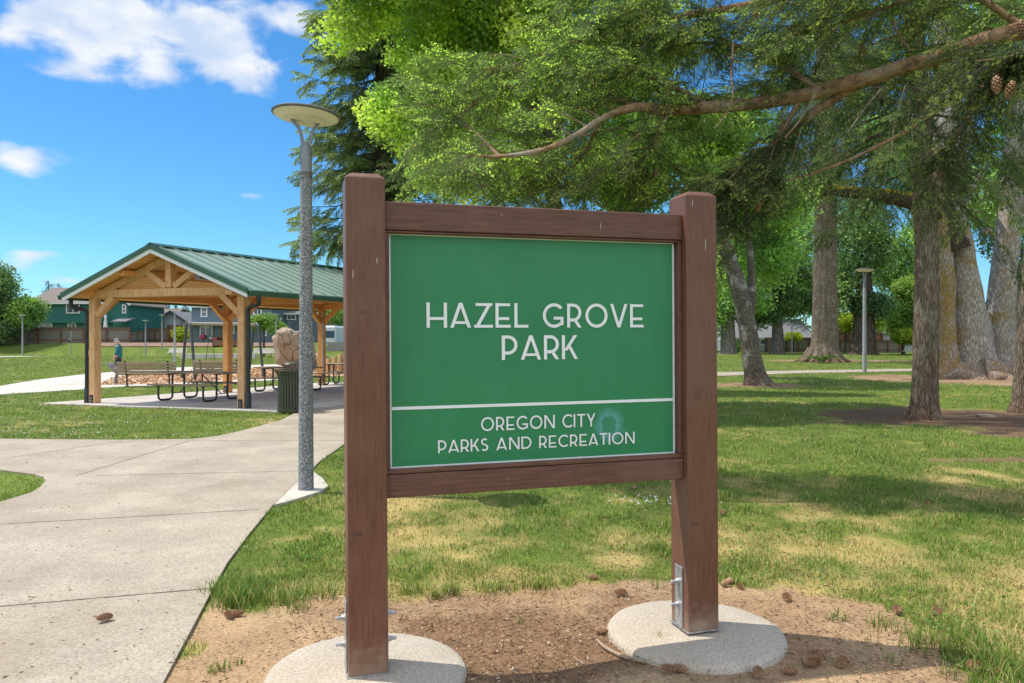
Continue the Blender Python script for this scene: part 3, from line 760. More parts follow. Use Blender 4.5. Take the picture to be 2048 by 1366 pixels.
def panel_mat():
    m, nt, b = nodes_of('green_vinyl')
    tc = N(nt, 'ShaderNodeTexCoord')
    nz = N(nt, 'ShaderNodeTexNoise', i_Scale=2.0, i_Detail=6.0); L(nt, tc.outputs['Object'], nz.inputs['Vector'])
    r = N(nt, 'ShaderNodeValToRGB'); r.color_ramp.elements[0].position = .3; r.color_ramp.elements[1].position = .7
    r.color_ramp.elements[0].color = (.027, .218, .086, 1); r.color_ramp.elements[1].color = (.032, .240, .099, 1); L(nt, nz.outputs['Fac'], r.inputs['Fac'])
    # scuffed ring where the vinyl has been rubbed away
    c = sloc(1218, 850, pb)
    mp = N(nt, 'ShaderNodeMapping'); mp.inputs['Location'].default_value = (-c.x / .085, 0, -c.z / .095); mp.inputs['Scale'].default_value = (1 / .085, 0, 1 / .095)
    L(nt, tc.outputs['Object'], mp.inputs['Vector'])
    n2 = N(nt, 'ShaderNodeTexNoise', i_Scale=38.0, i_Detail=7.0, i_Roughness=.7); L(nt, tc.outputs['Object'], n2.inputs['Vector'])
    ln = N(nt, 'ShaderNodeVectorMath', operation='LENGTH'); L(nt, mp.outputs[0], ln.inputs[0])
    ad = N(nt, 'ShaderNodeMath', operation='MULTIPLY_ADD'); ad.inputs[1].default_value = 1.0; L(nt, n2.outputs['Fac'], ad.inputs[0]); L(nt, ln.outputs['Value'], ad.inputs[2])
    rr = N(nt, 'ShaderNodeValToRGB'); e = rr.color_ramp.elements
    e[0].position = .88; e[0].color = (0, 0, 0, 1); e[1].position = .97; e[1].color = (.75, .75, .75, 1)
    x = e.new(.91); x.color = (.3, .3, .3, 1)
    x = e.new(1.0); x.color = (.5, .5, .5, 1)
    sc_ = N(nt, 'ShaderNodeMath', operation='MULTIPLY'); sc_.inputs[1].default_value = .62; L(nt, ad.outputs[0], sc_.inputs[0])
    r3 = N(nt, 'ShaderNodeValToRGB'); e = r3.color_ramp.elements
    e[0].position = .58; e[0].color = (.12, .12, .12, 1); e[1].position = .66; e[1].color = (.70, .70, .70, 1)
    x = e.new(.80); x.color = (.34, .34, .34, 1); x = e.new(.97); x.color = (0, 0, 0, 1)
    L(nt, sc_.outputs[0], r3.inputs['Fac'])
    mx = N(nt, 'ShaderNodeMixRGB'); mx.inputs['Color2'].default_value = (.16, .42, .48, 1)
    L(nt, r3.outputs[0], mx.inputs['Fac']); L(nt, r.outputs[0], mx.inputs['Color1'])
    nd = N(nt, 'ShaderNodeTexNoise', i_Scale=1.0, i_Detail=8.0, i_Roughness=.72); md = N(nt, 'ShaderNodeMapping'); md.inputs['Scale'].default_value = (9, 9, 2.2); L(nt, tc.outputs['Object'], md.inputs['Vector']); L(nt, md.outputs[0], nd.inputs['Vector'])
    rd = N(nt, 'ShaderNodeValToRGB'); rd.color_ramp.elements[0].position = .45; rd.color_ramp.elements[1].position = .8; rd.color_ramp.elements[1].color = (.12, .12, .12, 1); L(nt, nd.outputs['Fac'], rd.inputs['Fac'])
    m5 = N(nt, 'ShaderNodeMixRGB'); m5.inputs['Color2'].default_value = (.16, .36, .24, 1); L(nt, rd.outputs[0], m5.inputs['Fac']); L(nt, mx.outputs[0], m5.inputs['Color1'])
    nv = N(nt, 'ShaderNodeTexNoise', i_Scale=170.0, i_Detail=1.0); L(nt, tc.outputs['Object'], nv.inputs['Vector'])
    rv_ = N(nt, 'ShaderNodeValToRGB'); rv_.color_ramp.elements[0].position = .73; rv_.color_ramp.elements[1].position = .78; rv_.color_ramp.elements[1].color = (.35, .35, .35, 1); L(nt, nv.outputs['Fac'], rv_.inputs['Fac'])
    m6 = N(nt, 'ShaderNodeMixRGB'); m6.inputs['Color2'].default_value = (.40, .52, .45, 1); L(nt, rv_.outputs[0], m6.inputs['Fac']); L(nt, m5.outputs[0], m6.inputs['Color1'])
    L(nt, m6.outputs[0], b.inputs['Base Color']); b.inputs['Roughness'].default_value = .38; b.inputs['Specular IOR Level'].default_value = .35
    bp = N(nt, 'ShaderNodeBump', i_Strength=.06, i_Distance=.001); n4 = N(nt, 'ShaderNodeTexNoise', i_Scale=400.0); L(nt, tc.outputs['Object'], n4.inputs['Vector']); L(nt, n4.outputs['Fac'], bp.inputs['Height']); L(nt, bp.outputs[0], b.inputs['Normal'])
    return m
m = MB(); m.box(((pl + pr) / 2, pb + .015, (pt + pbm) / 2), (pr - pl, .03, pt - pbm)); panel = m.build('sign_face', panel_mat(), sign)
m = MB()                                          # white edge of the board
m.box(((pl + pr) / 2, pb + .012, pt + .003), (pr - pl + 2 * lw - .012, .036, .006))
m.box(((pl + pr) / 2, pb + .012, pbm - .004), (pr - pl + 2 * lw - .012, .040, .008))
m.box((pl - .004, pb + .012, (pt + pbm) / 2), (.008, .036, pt - pbm)); m.box((pr + .005, pb + .012, (pt + pbm) / 2), (.010, .036, pt - pbm))
m.build('edge_trim', MT['white_paint'], panel, bevel=.001)
lf = pb - .0035
za = sloc(785, 818, lf).z; zb_ = sloc(1344, 798.5, lf).z
m = MB(); zc = (za + zb_) / 2; m.box(((pl + pr) / 2, lf + .0015, zc), (pr - pl - .003, .003, .0150)); m.build('divider_line', MT['letter'], panel)

W_ = .130
def vstroke(x, y0=0, y1=1, w=W_): return [[(x, y0), (x + w, y0), (x + w, y1), (x, y1)]]
def hstroke(x0, x1, y, w=.115): return [[(x0, y), (x1, y), (x1, y + w), (x0, y + w)]]
def diag(xa, ya, xb, yb, w=W_):
    """stroke from (xa,ya) to (xb,yb), ends cut level; x given at the stroke centre"""
    dx, dy = xb - xa, yb - ya; hw = w * math.hypot(dx, dy) / abs(dy) / 2
    return [[(xa - hw, ya), (xa + hw, ya), (xb + hw, yb), (xb - hw, yb)]]
def arc(cx, cy, rx, ry, a0, a1, w=W_, n=28):
    out = []
    for i in range(n):
        t0 = math.radians(a0 + (a1 - a0) * i / n); t1 = math.radians(a0 + (a1 - a0) * (i + 1) / n)
        q = []
        for t, k in ((t0, 0), (t1, 0), (t1, 1), (t0, 1)):
            q.append((cx + (rx - k * w) * math.cos(t), cy + (ry - k * w) * math.sin(t)))
        out.append(q)
    return out
def bowl(x, w, lo=.25, hi=1.0):
    r = (hi - lo) / 2; cy = (hi + lo) / 2; xc = x + w - r * .95
    return arc(xc, cy, r * .95, r, -90, 90) + hstroke(x + W_, xc, hi - W_, W_) + hstroke(x + W_, xc, lo, W_)
GL = {
    'H': (.80, lambda: vstroke(0) + vstroke(.80 - W_) + hstroke(W_, .80 - W_, .31)),
    'A': (.86, lambda: diag(.085, 0, .43, 1) + diag(.775, 0, .43, 1) + hstroke(.2, .66, .15, .11)),
    'Z': (.76, lambda: hstroke(.06, .74, .875) + hstroke(.0, .76, 0) + diag(.13, .06, .62, .94)),
    'E': (.62, lambda: vstroke(0) + hstroke(W_, .60, .875) + hstroke(W_, .56, .31) + hstroke(W_, .62, 0)),
    'L': (.58, lambda: vstroke(0) + hstroke(W_, .58, 0)),
    'G': (.88, lambda: arc(.48, .5, .48, .51, 42, 312) + hstroke(.46, .88, .33, .12) + vstroke(.88 - W_, .10, .40) ),
    'R': (.64, lambda: vstroke(0) + bowl(0, .62) + diag(.55, 0, .36, .30)),
    'O': (.98, lambda: arc(.49, .5, .49, .51, 0, 360, n=44)),
    'V': (.80, lambda: diag(.08, 1, .40, 0) + diag(.72, 1, .40, 0)),
    'P': (.64, lambda: vstroke(0) + bowl(0, .63, .22)),
    'K': (.68, lambda: vstroke(0) + diag(.16, .36, .57, 1) + diag(.60, 0, .30, .56)),
    'N': (.82, lambda: vstroke(0) + vstroke(.82 - W_) + diag(.08, 1, .74, 0)),
    'C': (.80, lambda: arc(.48, .5, .48, .51, 45, 315)),
    'I': (W_, lambda: vstroke(0)),
    'T': (.66, lambda: hstroke(0, .66, .875) + vstroke(.33 - W_ / 2, 0, .875)),
    'Y': (.74, lambda: diag(.08, 1, .37, .40) + diag(.66, 1, .37, .40) + vstroke(.37 - W_ / 2, 0, .46)),
    'S': (.58, lambda: arc(.29, .735, .27, .275, 38, 270, n=18) + arc(.29, .27, .29, .28, -142, 90, n=18)),
    'D': (.80, lambda: vstroke(0) + bowl(0, .80, 0, 1)),
    ' ': (.30, lambda: []),
}
def lettering(text, p0, p1, ztop):
    """text between two base points on the face"""
    gap = .155
    adv = []; x = 0
    for i, ch in enumerate(text):
        adv.append(x); x += GL[ch][0] + gap
        pair = text[i:i + 2]
        if pair in ('AZ', 'LA', 'PA', 'OV', 'VE', 'CI', 'AT', 'TI', 'TY', 'RK', 'KS', 'AR', 'HA', 'ZE', 'EA'): x -= .05
    x -= gap
    a = sloc(p0[0], p0[1], lf); b = sloc(p1[0], p1[1], lf); zt = ztop
    sx_ = (b.x - a.x) / x; z0 = (a.z + b.z) / 2; h = zt - z0
    mb = MB(); k = 0
    for ch, ax in list(zip(text, adv)) + [(' ', 0)]:
        if ch == ' ':
            if mb.v: mb.build('lettering', MT['letter'], panel)
            mb = MB(); continue
        for q in GL[ch][1]():
            k += 1; y = lf - .0012 - (k % 7) * .00012
            pts = [(a.x + (ax + u) * sx_, y, z0 + v * h) for u, v in q]
            mb.add(pts, [(0, 1, 2, 3)])
for i, (tx, p0, p1, top) in enumerate((('HAZEL GROVE', (853, 657), (1287, 653.5), (853, 605)), ('PARK', (1003.5, 720.5), (1156, 717.5), (1003.5, 671)),
                       ('OREGON CITY', (962, 862), (1191, 853), (962, 835)), ('PARKS AND RECREATION', (876, 907), (1269, 886), (876, 881)))):
    zt = sloc(top[0], top[1], lf).z
    lettering(tx, p0, p1, zt)
# footings
for c, lab in ((LC, 'round pale concrete footing under the left post of the park sign'), (RC, 'round pale concrete footing half in shadow under the right post of the park sign')):
    m = MB(); m.lathe([(FOOT_R, -.1), (FOOT_R + .006, -.02), (FOOT_R, .04), (FOOT_R - .012, .058), (FOOT_R - .035, .067), (FOOT_R * .6, .0695), (.001, .07)], 72)
    for i in range(len(m.v)):
        v = m.v[i]; r = math.hypot(v[0], v[1])
        if r > .3:
            a = math.atan2(v[1], v[0]); k = 1 + .004 * math.sin(3 * a + 1) + .002 * math.sin(11 * a) + random.uniform(-.0015, .0015)
            m.v[i] = (v[0] * k, v[1] * k, v[2] + (random.uniform(-.0025, .0015) if r > .4 else 0))
    o = m.build('concrete_footing', MT['footing'], None, smooth_deg=40); o.location = (c.x, c.y, 0.0)
    tag(o, lab, 'footing', 'sign footings')

# ------------------------------------------------------------------ street lamps
def make_lamp(near=True):
    root = empty('street_lamp')
    H0, H1, H2 = 3.36, 3.70, 3.92
    n = 32 if near else 12
    m = MB(); m.lathe([(.083, -.05), (.0815, 0), (.062, H0)], n)
    m.build('pole', MT['granite'] if near else MT['far_pole'], root, smooth_deg=50)
    m = MB(); m.lathe([(.066, H0), (.066, H0 + .03), (.064, H0 + .033), (.064, H0 + .036), (.066, H0 + .04), (.066, H0 + .068), (.06, H0 + .07)], n)
    m.build('collar', MT['lamp_dark'], root, smooth_deg=40)
    m = MB(); m.lathe([(.063, H0 + .07), (.062, H1 - .06), (.056, H1), (.03, H1 + .05)], n)
    m.build('pole_cap', MT['pole_grey'], root, smooth_deg=50)
    for s in (-1, 1):
        m = MB()
        pts = [(s * .03, 0, H1 - .08), (s * .036, 0, H1 + .05), (s * .07, 0, H1 + .19), (s * .13, 0, H2 + .045), (s * .185, 0, H2 + .12)]
        q = spline(pts, 5); k = len(q)
        for i in range(k - 1):
            t = i / (k - 1)
            m.bar(q[i], Vector(q[i + 1]) + (Vector(q[i + 1]) - Vector(q[i])) * .15, .06 - .02 * t + .03 * max(0, t - .7), .034 - .01 * t, up=(s, 0, 0))
        m.build('arm', MT['pole_grey'], root, smooth_deg=50)
    hz = H2 + .10
    rt = Matrix.Rotation(math.radians(3.5), 3, 'Y')
    m = MB(); m.lathe([(.348, .012), (.362, .022), (.364, .032), (.345, .045), (.22, .075), (.08, .088), (.001, .09)], n + 8, (0, 0, hz), rot=rt)
    m.build('head', MT['lamp_dark'], root, smooth_deg=40)
    m = MB(); m.lathe([(.345, .013), (.335, .008), (.235, -.030), (.232, -.026), (.215, -.026), (.212, -.035), (.12, -.048), (.001, -.05)], n + 8, (0, 0, hz), rot=rt)
    m.build('reflector', MT['lamp_cream'], root, smooth_deg=40)
    return root
lamp_n = make_lamp(True); lamp_n.location = (LAMP0.x, LAMP0.y, .035); lamp_n.rotation_euler.z = math.radians(24)
tag(lamp_n, 'nearest street lamp with a speckled pole beside the brown sign post', 'street lamp', 'park street lamps')
lamp_f = make_lamp(False); first = True
def far_lamp(px, base, top, lab, z0=None, rz=0.0, Y=None):
    global first
    o = lamp_f if first else copy_tree(lamp_f); first = False
    Y = Y or EYE * F / (base - HY)
    p = P(px, base, Y); z = tz(p.x, p.y) if z0 is None else z0
    h = EYE - (top - HY) / F * Y - z; s = h / 4.1
    o.location = (p.x, p.y, z); o.scale = (s, s, s); o.rotation_euler.z = rz
    o['label'] = lab; o['category'] = 'street lamp'; o['group'] = 'park street lamps'
far_lamp(45, 712.5, 629, 'leftmost street lamp, alone on the lawn by the far path left of the shelter')
far_lamp(1729, 745, 537, 'grey street lamp beside the thin path under the trees right of the sign', rz=.4)
far_lamp(291, 705.5, 640, 'shortest street lamp of the three seen between the shelter posts', Y=72)
far_lamp(324, 711.5, 629, 'middle street lamp of the three seen between the shelter posts, by the pale bench')
far_lamp(349.5, 735, 618, 'tallest street lamp of the three seen between the shelter posts', Y=44)
far_lamp(552, 706, 627.5, 'street lamp rising behind the climbing boulder beside the small apple tree', Y=70)
far_lamp(578.5, 703, 643.5, 'small far street lamp just above the climbing boulder, close to the granite pole', Y=92)
far_lamp(1584, 705.5, 644.5, 'small far street lamp by the wooden fence between two trunks on the right', Y=90)
# ------------------------------------------------------------------ picnic shelter
sh = empty('picnic_shelter', PA, 0, 'open timber picnic shelter with a green metal gable roof', 'shelter')
O = Vector((-PA.x, -PA.y, 0))
def Q(a, b, z): return PV(a, b, z) + O
def lam_mat(name, base, base2, dx, spacing=.14):
    m, nt, b = nodes_of(name)
    tc = N(nt, 'ShaderNodeTexCoord')
    mp = N(nt, 'ShaderNodeMapping'); mp.inputs['Rotation'].default_value = (0, 0, -math.atan2(dx.y, dx.x)); L(nt, tc.outputs['Object'], mp.inputs['Vector'])
    s = N(nt, 'ShaderNodeSeparateXYZ'); L(nt, mp.outputs[0], s.inputs[0])
    k = N(nt, 'ShaderNodeMath', operation='MULTIPLY'); k.inputs[1].default_value = 1 / spacing; L(nt, s.outputs['Y'], k.inputs[0])
    fl = N(nt, 'ShaderNodeMath', operation='FLOOR'); L(nt, k.outputs[0], fl.inputs[0])
    fr_ = N(nt, 'ShaderNodeMath', operation='FRACT'); L(nt, k.outputs[0], fr_.inputs[0])
    wn = N(nt, 'ShaderNodeTexWhiteNoise', noise_dimensions='1D'); L(nt, fl.outputs[0], wn.inputs['W'])
    ms = N(nt, 'ShaderNodeMapping'); ms.inputs['Scale'].default_value = (1.5, 18, 18); L(nt, mp.outputs[0], ms.inputs['Vector'])
    nz = N(nt, 'ShaderNodeTexNoise', i_Scale=1.5, i_Detail=5.0); L(nt, ms.outputs[0], nz.inputs['Vector'])
    ad = N(nt, 'ShaderNodeMath', operation='ADD'); L(nt, wn.outputs['Value'], ad.inputs[0]); L(nt, nz.outputs['Fac'], ad.inputs[1])
    r = N(nt, 'ShaderNodeValToRGB'); r.color_ramp.elements[0].position = .3; r.color_ramp.elements[1].position = 1.0
    hv = N(nt, 'ShaderNodeMath', operation='MULTIPLY'); hv.inputs[1].default_value = .7; L(nt, ad.outputs[0], hv.inputs[0])
    r.color_ramp.elements[0].color = c4(base2); r.color_ramp.elements[1].color = c4(base); L(nt, hv.outputs[0], r.inputs['Fac'])
    g = N(nt, 'ShaderNodeMath', operation='LESS_THAN'); g.inputs[1].default_value = .07; L(nt, fr_.outputs[0], g.inputs[0])
    mx = N(nt, 'ShaderNodeMixRGB'); mx.inputs['Color2'].default_value = c4(sc(base2, .35)); L(nt, g.outputs[0], mx.inputs['Fac']); L(nt, r.outputs[0], mx.inputs['Color1'])
    L(nt, mx.outputs[0], b.inputs['Base Color']); b.inputs['Roughness'].default_value = .6
    return m
MT['ceil'] = lam_mat('ceiling_boards', (.92, .50, .19), (.74, .34, .11), E2)
MT['roof_green'] = pm('green_metal_roof', (.25, .345, .29), (.21, .30, .25), rough=.33, scale=1.0, metal=.0, bump=.0, spec=.6, dirt=(.32, .40, .34), dirt_scale=.6)
MT['trim_green'] = pm('green_metal_trim', (.030, .105, .062), (.024, .085, .05), rough=.4, scale=2, bump=.0, spec=.5)
LB = 9.0
roofs = []
BAYS = (0.0, 4.3, 8.55)
ZB = 2.73          # underside of the beams
def bar_on(mb, a0, a1, w, h, up=(0, 0, 1)): mb.bar(Q(*a0), Q(*a1), w, h, up)
def e_rect(mb, a0, a1, b0, b1, z0, z1):
    mb.prism([Q(a0, b0, 0), Q(a1, b0, 0), Q(a1, b1, 0), Q(a0, b1, 0)], (0, 0, z0), (0, 0, z1))
hw = .095
for b in BAYS:
    for ia, a in enumerate((0.0, PW)):
        if b > 0 and ia == 1 and b < 4: continue
        m = MB(); e_rect(m, a - hw, a + hw, b - hw, b + hw, .03, ZB); p = m.build('post', MT['timber'] if b == 0 else MT['timber_o'], sh, bevel=.008)
        m = MB()
        e_rect(m, a - .06, a + .06, b - hw - .008, b - hw - .001, .03, .24)
        m.build('base_plate', MT['steel_dark'], p)
        for zz in (.08, .15):
            m = MB(); m.lathe([(.018, 0), (.018, .01), (.01, .02), (.001, .022)], 8, Q(a, b - hw - .008, zz), rot=Matrix.Rotation(PI / 2, 3, 'X')); m.build('bolt', MT['galv'], p)
ridge_a = PW / 2 + .14
HALF = PW / 2 + .50; ZE = 2.80; ZR = 3.93
slope = (ZR - ZE) / HALF
def roof_z(a): return ZR - abs(a - ridge_a) * slope
for b in BAYS:
    front = b == 0
    tm = MT['timber'] if front else MT['timber_o']
    m = MB(); e_rect(m, -.10, PW + .10, b - .08, b + .08, ZB + .002, ZB + .20); m.build('tie_beam', tm, sh, bevel=.008)
    # principal rafters
    for s in (-1, 1):
        m = MB(); m.bar(Q(ridge_a + s * .0, b, roof_z(ridge_a) - .21), Q(ridge_a + s * (PW / 2 + .1), b, roof_z(ridge_a + s * (PW / 2 + .1)) - .21), .13, .17); m.build('rafter', tm if front else MT['timber_o'], sh, bevel=.006)
    m = MB(); e_rect(m, ridge_a - .085, ridge_a + .085, b - .095, b + .095, ZB + .218, roof_z(ridge_a) - .1); m.build('king_post', tm, sh, bevel=.006)
    for s in (-1, 1):
        m = MB(); m.bar(Q(ridge_a + s * .12, b, ZB + .24), Q(ridge_a + s * .80, b, roof_z(ridge_a + .80) - .20), .14, .15); m.build('web_strut', tm, sh, bevel=.006)
        a = 0.0 if s < 0 else PW
        m = MB(); m.bar(Q(a - s * .10, b, ZB - .44), Q(a - s * .62, b, ZB + .03), .14, .15); m.build('brace', tm, sh, bevel=.006)
for ia, a in enumerate((0.0, PW)):
    for k, b in enumerate(BAYS):
        for s in (-1, 1):
            if (k == 0 and s < 0) or (k == len(BAYS) - 1 and s > 0): continue
            if ia == 1 and k == 1: continue
            m = MB(); m.bar(Q(a, b + s * .10, ZB - .44), Q(a, b + s * .62, ZB + .03), .14, .15); m.build('brace', MT['timber_o'], sh, bevel=.006)
    for b0_, b1_ in ((-.42, -.082), (.082, 4.218), (4.382, 8.468)):
        m = MB(); e_rect(m, a - .085, a + .085, b0_, b1_, ZB + .004, ZB + .20); m.build('side_beam', MT['timber_o'], sh, bevel=.006)
    mm = MB(); e_rect(mm, a - .085, a + .085, -.445, -.421, ZB + .004, ZB + .20); mm.build('beam_end', MT['timber'], sh)
for s in (-1, 1):
    a = ridge_a + s * 1.05
    m = MB(); e_rect(m, a - .07, a + .07, -.42, LB, roof_z(a) - .13 - .13, roof_z(a) - .13 + .0); m.build('purlin', MT['timber_o'], sh, bevel=.006)
m = MB(); e_rect(m, ridge_a - .07, ridge_a + .07, -.42, LB, ZR - .24, ZR - .09); m.build('ridge_beam', MT['timber_o'], sh, bevel=.006)
# ceiling boards, metal sheets, standing seams
OV = .55
for s in (-1, 1):
    ae = ridge_a + s * HALF
    m = MB(); m.prism([Q(ridge_a, -OV, ZR), Q(ae, -OV, ZE), Q(ae, LB + .3, ZE), Q(ridge_a, LB + .3, ZR)], (0, 0, -.075), (0, 0, -.035)); m.build('ceiling', MT['ceil'], sh)
    m = MB(); m.prism([Q(ridge_a, -OV - .02, ZR), Q(ae, -OV - .02, ZE), Q(ae, LB + .32, ZE), Q(ridge_a, LB + .32, ZR)], (0, 0, -.030), (0, 0, .012))
    b = -OV + .1
    while b < LB + .3:
        m.bar(Q(ridge_a + s * .06, b, roof_z(ridge_a + s * .06) + .03), Q(ae, b, ZE + .03), .022, .042); b += .42
    m.build('roof', MT['roof_green'], sh)
    m = MB(); m.bar(Q(ridge_a, -OV - .045, ZR - .015), Q(ae + s * .02, -OV - .045, ZE - .015 - slope * .02), .028, .115); m.build('barge_trim', MT['trim_green'], sh)
    m = MB(); m.bar(Q(ridge_a, -OV - .018, ZR - .125), Q(ae, -OV - .018, ZE - .125), .03, .095); m.build('barge_board', MT['white_paint'], sh)
    # gutter (open half round profile as a box with a lip)
    m = MB(); g0 = ae + s * .015; g1 = ae + s * .125
    prof = [(g0, ZE - .02), (g0, ZE - .135), (g0 + s * .075, ZE - .135), (g1, ZE - .05), (g1, ZE - .02), (g1 - s * .012, ZE - .02), (g0 + s * .07, ZE - .12), (g0 + s * .012, ZE - .12), (g0 + s * .012, ZE - .02)]
    pts0 = [Q(a, -OV - .05, z) for a, z in prof]; pts1 = [Q(a, LB + .3, z) for a, z in prof]
    n = len(prof); m.add(pts0 + pts1, [(k, (k + 1) % n, n + (k + 1) % n, n + k) for k in range(n)] + [tuple(range(n)), tuple(range(2 * n - 1, n - 1, -1))])
    m.build('gutter', MT['trim_green'], sh)
m = MB()
for s in (-1, 1): m.bar(Q(ridge_a, -OV - .05, ZR + .045), Q(ridge_a, LB + .32, ZR + .045), .03, .02)
m.prism([Q(ridge_a - .14, -OV - .05, roof_z(ridge_a - .14) + .06), Q(ridge_a, -OV - .05, ZR + .075), Q(ridge_a + .14, -OV - .05, roof_z(ridge_a + .14) + .06), Q(ridge_a, -OV - .05, ZR + .06)], (0, 0, 0), E2 * (LB + .85))
m.build('ridge_cap', MT['trim_green'], sh)
# downspouts
def downspout(a_g, a_p, b_g, b_p):
    m = MB()
    pts = [Q(a_g, b_g, ZE - .13), Q(a_g, b_g, ZE - .24), Q(a_g + (a_p - a_g) * .15, b_g + (b_p - b_g) * .2, ZE - .32), Q(a_p + (a_g - a_p) * .15, b_p + (b_g - b_p) * .15, ZE - .38), Q(a_p, b_p, ZE - .48), Q(a_p, b_p, ZE - .7), Q(a_p, b_p, 1.0), Q(a_p, b_p, .40)]
    m.tube([Vector(p) for p in spline(pts, 4)], .052, 12)
    m.tube([Q(a_p, b_p, .42), Q(a_p, b_p, .37), Q(a_p, b_p, .36), Q(a_p, b_p, .03)], [.062, .062, .07, .07], 12)
    m.build('downspout', MT['steel_dark'], sh, smooth_deg=40)
downspout(ridge_a + HALF + .06, PW + .19, -.30, -.06); downspout(ridge_a - HALF - .06, -.19, -.30, -.06)
m = MB(); m.tube([Vector(p) for p in spline([Q(.25, 8.4, 2.6), Q(.17, 8.45, 2.66), Q(.13, 8.45, 2.55), Q(.13, 8.45, 2.2), Q(.15, 8.45, 1.9), Q(.13, 8.45, 1.6), Q(.13, 8.45, .9), Q(.13, 8.45, .05)], 4)], .02, 8); m.build('conduit', MT['galv'], sh, smooth_deg=50)
MT['teal_box'] = pm('teal_box_paint', (.17, .27, .27), (.13, .22, .22), rough=.5, bump=.02)
m = MB(); m.box(Q(PW - .17, .08, .45), (.10, .12, .22)); m.box(Q(PW - .17, .08, .2), (.03, .03, .34)); m.build('outlet_box', MT['teal_box'], sh, bevel=.01)
m = MB(); m.box(Q(PW + .11, .02, 2.08), (.05, .09, .16)); m.box(Q(PW + .11, .02, 1.28), (.05, .09, .14)); m.box(Q(-.12, -.03, 1.3), (.06, .09, .15)); m.build('junction_box', MT['timber'], sh, bevel=.008)
m = MB(); e_rect(m, ridge_a + .2, ridge_a + .36, .5, .9, ZB + .45, ZR - .16); m.build('steel_plate', MT['galv'], sh)
# lamp hanging from the ceiling
hl = empty('hanging_lamp', PV(2.9, 2.0, 2.62), 0, 'flat cream lamp fixture hanging under the shelter roof on a short rod', 'ceiling lamp')
m = MB(); m.lathe([(.17, 0), (.19, .03), (.15, .07), (.05, .09)], 14); m.build('shade', MT['lamp_cream'], hl, smooth_deg=50)
m = MB(); m.lathe([(.15, -.035), (.165, -.002)], 14); m.build('lens', MT['lamp_dark'], hl, smooth_deg=50)
m = MB(); m.tube([(0, 0, .09), (0, 0, .55)], .012, 6); m.build('rod', MT['steel_dark'], hl)

# ------------------------------------------------------------------ picnic tables
def make_table():
    root = empty('picnic_table')
    Lh = 1.05
    m = MB()
    for k in range(4): m.box((0, -.285 + k * .19, .742), (2 * Lh, .175, .038))
    m.build('table_top', MT['grey_wood'], root, bevel=.004)
    for s in (-1, 1):
        m = MB()
        for k in range(2): m.box((0, s * (.60 + k * .135), .435), (2 * Lh, .125, .038))
        m.build('seat', MT['grey_wood'], root, bevel=.004)
    for x in (-.72, .72):
        m = MB()
        m.bar((x, -.30, .705), (x, .30, .705), .04, .03)
        for s in (-1, 1):
            pts = [(x, s * .22, .70), (x, s * .22, .45), (x, s * .22, .14), (x, s * .27, .045), (x, s * .38, .028), (x, s * .58, .028), (x, s * .69, .055), (x, s * .725, .15), (x, s * .725, .41)]
            m.tube([Vector(p) for p in spline(pts, 4)], .027, 8)
            m.bar((x, s * .53, .405), (x, s * .80, .405), .05, .02)
        m.build('frame', MT['steel_dark'], root, smooth_deg=50)
    for s in (-1, 1):
        m = MB(); m.tube([(s * .06, 0, .70), (s * .70, 0, .18)], .014, 6); m.bar((s * .72, -.2, .18), (s * .72, .2, .18), .02, .02); m.build('brace', MT['steel_dark'], root)
    return root
ang = math.atan2(E1.y, E1.x)
tb = make_table()
spots = [(P(400, 0, 20.35), 'picnic table nearest the front gable, between the two front shelter posts', ang),
         (P(577, 0, 23.9), 'picnic table seen through the trash bin and the shelter post, second from the front', ang + .02),
         (P(700, 0, 27.4), 'picnic table farthest back, seen between the granite lamp pole and the sign post', ang + .15)]
for i, (p, lab, a) in enumerate(spots):
    o = tb if i == 0 else copy_tree(tb)
    o.location = (p.x, p.y, .03); o.rotation_euler.z = a
    tag(o, lab, 'picnic table', 'picnic tables under the shelter')

# ------------------------------------------------------------------ benches
def make_bench(mat, name='park_bench'):
    root = empty(name)
    for k in range(4):
        pass
    m = MB()
    for k in range(4): m.box((0, .06 - .026 * k, .44 + .105 * (k + 1) - .04), (1.95, .035, .088), Matrix.Rotation(math.radians(-14), 3, 'X'))
    m.build('backrest', mat, root, bevel=.004)
    m = MB()
    for k in range(4): m.box((0, .17 + k * .105, .425), (1.95, .095, .04))
    m.build('seat', mat, root, bevel=.004)
    for x in (-.70, .70):
        m = MB()
        m.bar((x, .20, .0), (x, .18, .41), .045, .05, up=(0, 1, 0)); m.bar((x, .12, .40), (x, .55, .40), .045, .03)
        m.bar((x, .085, .40), (x, -.04, .90), .055, .014, up=(0, 1, 0)); m.box((x, .2, .012), (.09, .16, .02))
        m.bar((x, .18, .405), (x, .085, .42), .045, .03)
        m.build('bench_frame', MT['steel_dark'], root, bevel=.003)
        for k in range(4):
            b_ = MB(); b_.lathe([(.016, 0), (.014, .008), (.001, .01)], 6, (x, .035 - .026 * k, .44 + .105 * (k + 1) - .045), rot=Matrix.Rotation(PI / 2, 3, 'X')); b_.build('bolt', MT['galv'], root)
    return root
MT['white_wood'] = pm('sunbleached_bench', (.72, .69, .64), (.6, .57, .52), rough=.7, scale=5, stretch=(1, 9, 9), bump=.1)
b1 = make_bench(MT['grey_wood'])
p = P(293, 0, 26.3); b1.location = (p.x, p.y, .02); b1.rotation_euler.z = .16
tag(b1, 'slatted wooden bench seen from behind, left of the near picnic table', 'bench', 'wooden benches facing the playground')
b2 = copy_tree(b1); p = P(437, 0, 28.2); b2.location = (p.x, p.y, .02); b2.rotation_euler.z = -.03
tag(b2, 'slatted wooden bench seen from behind, right of the swing frame legs', 'bench', 'wooden benches facing the playground')
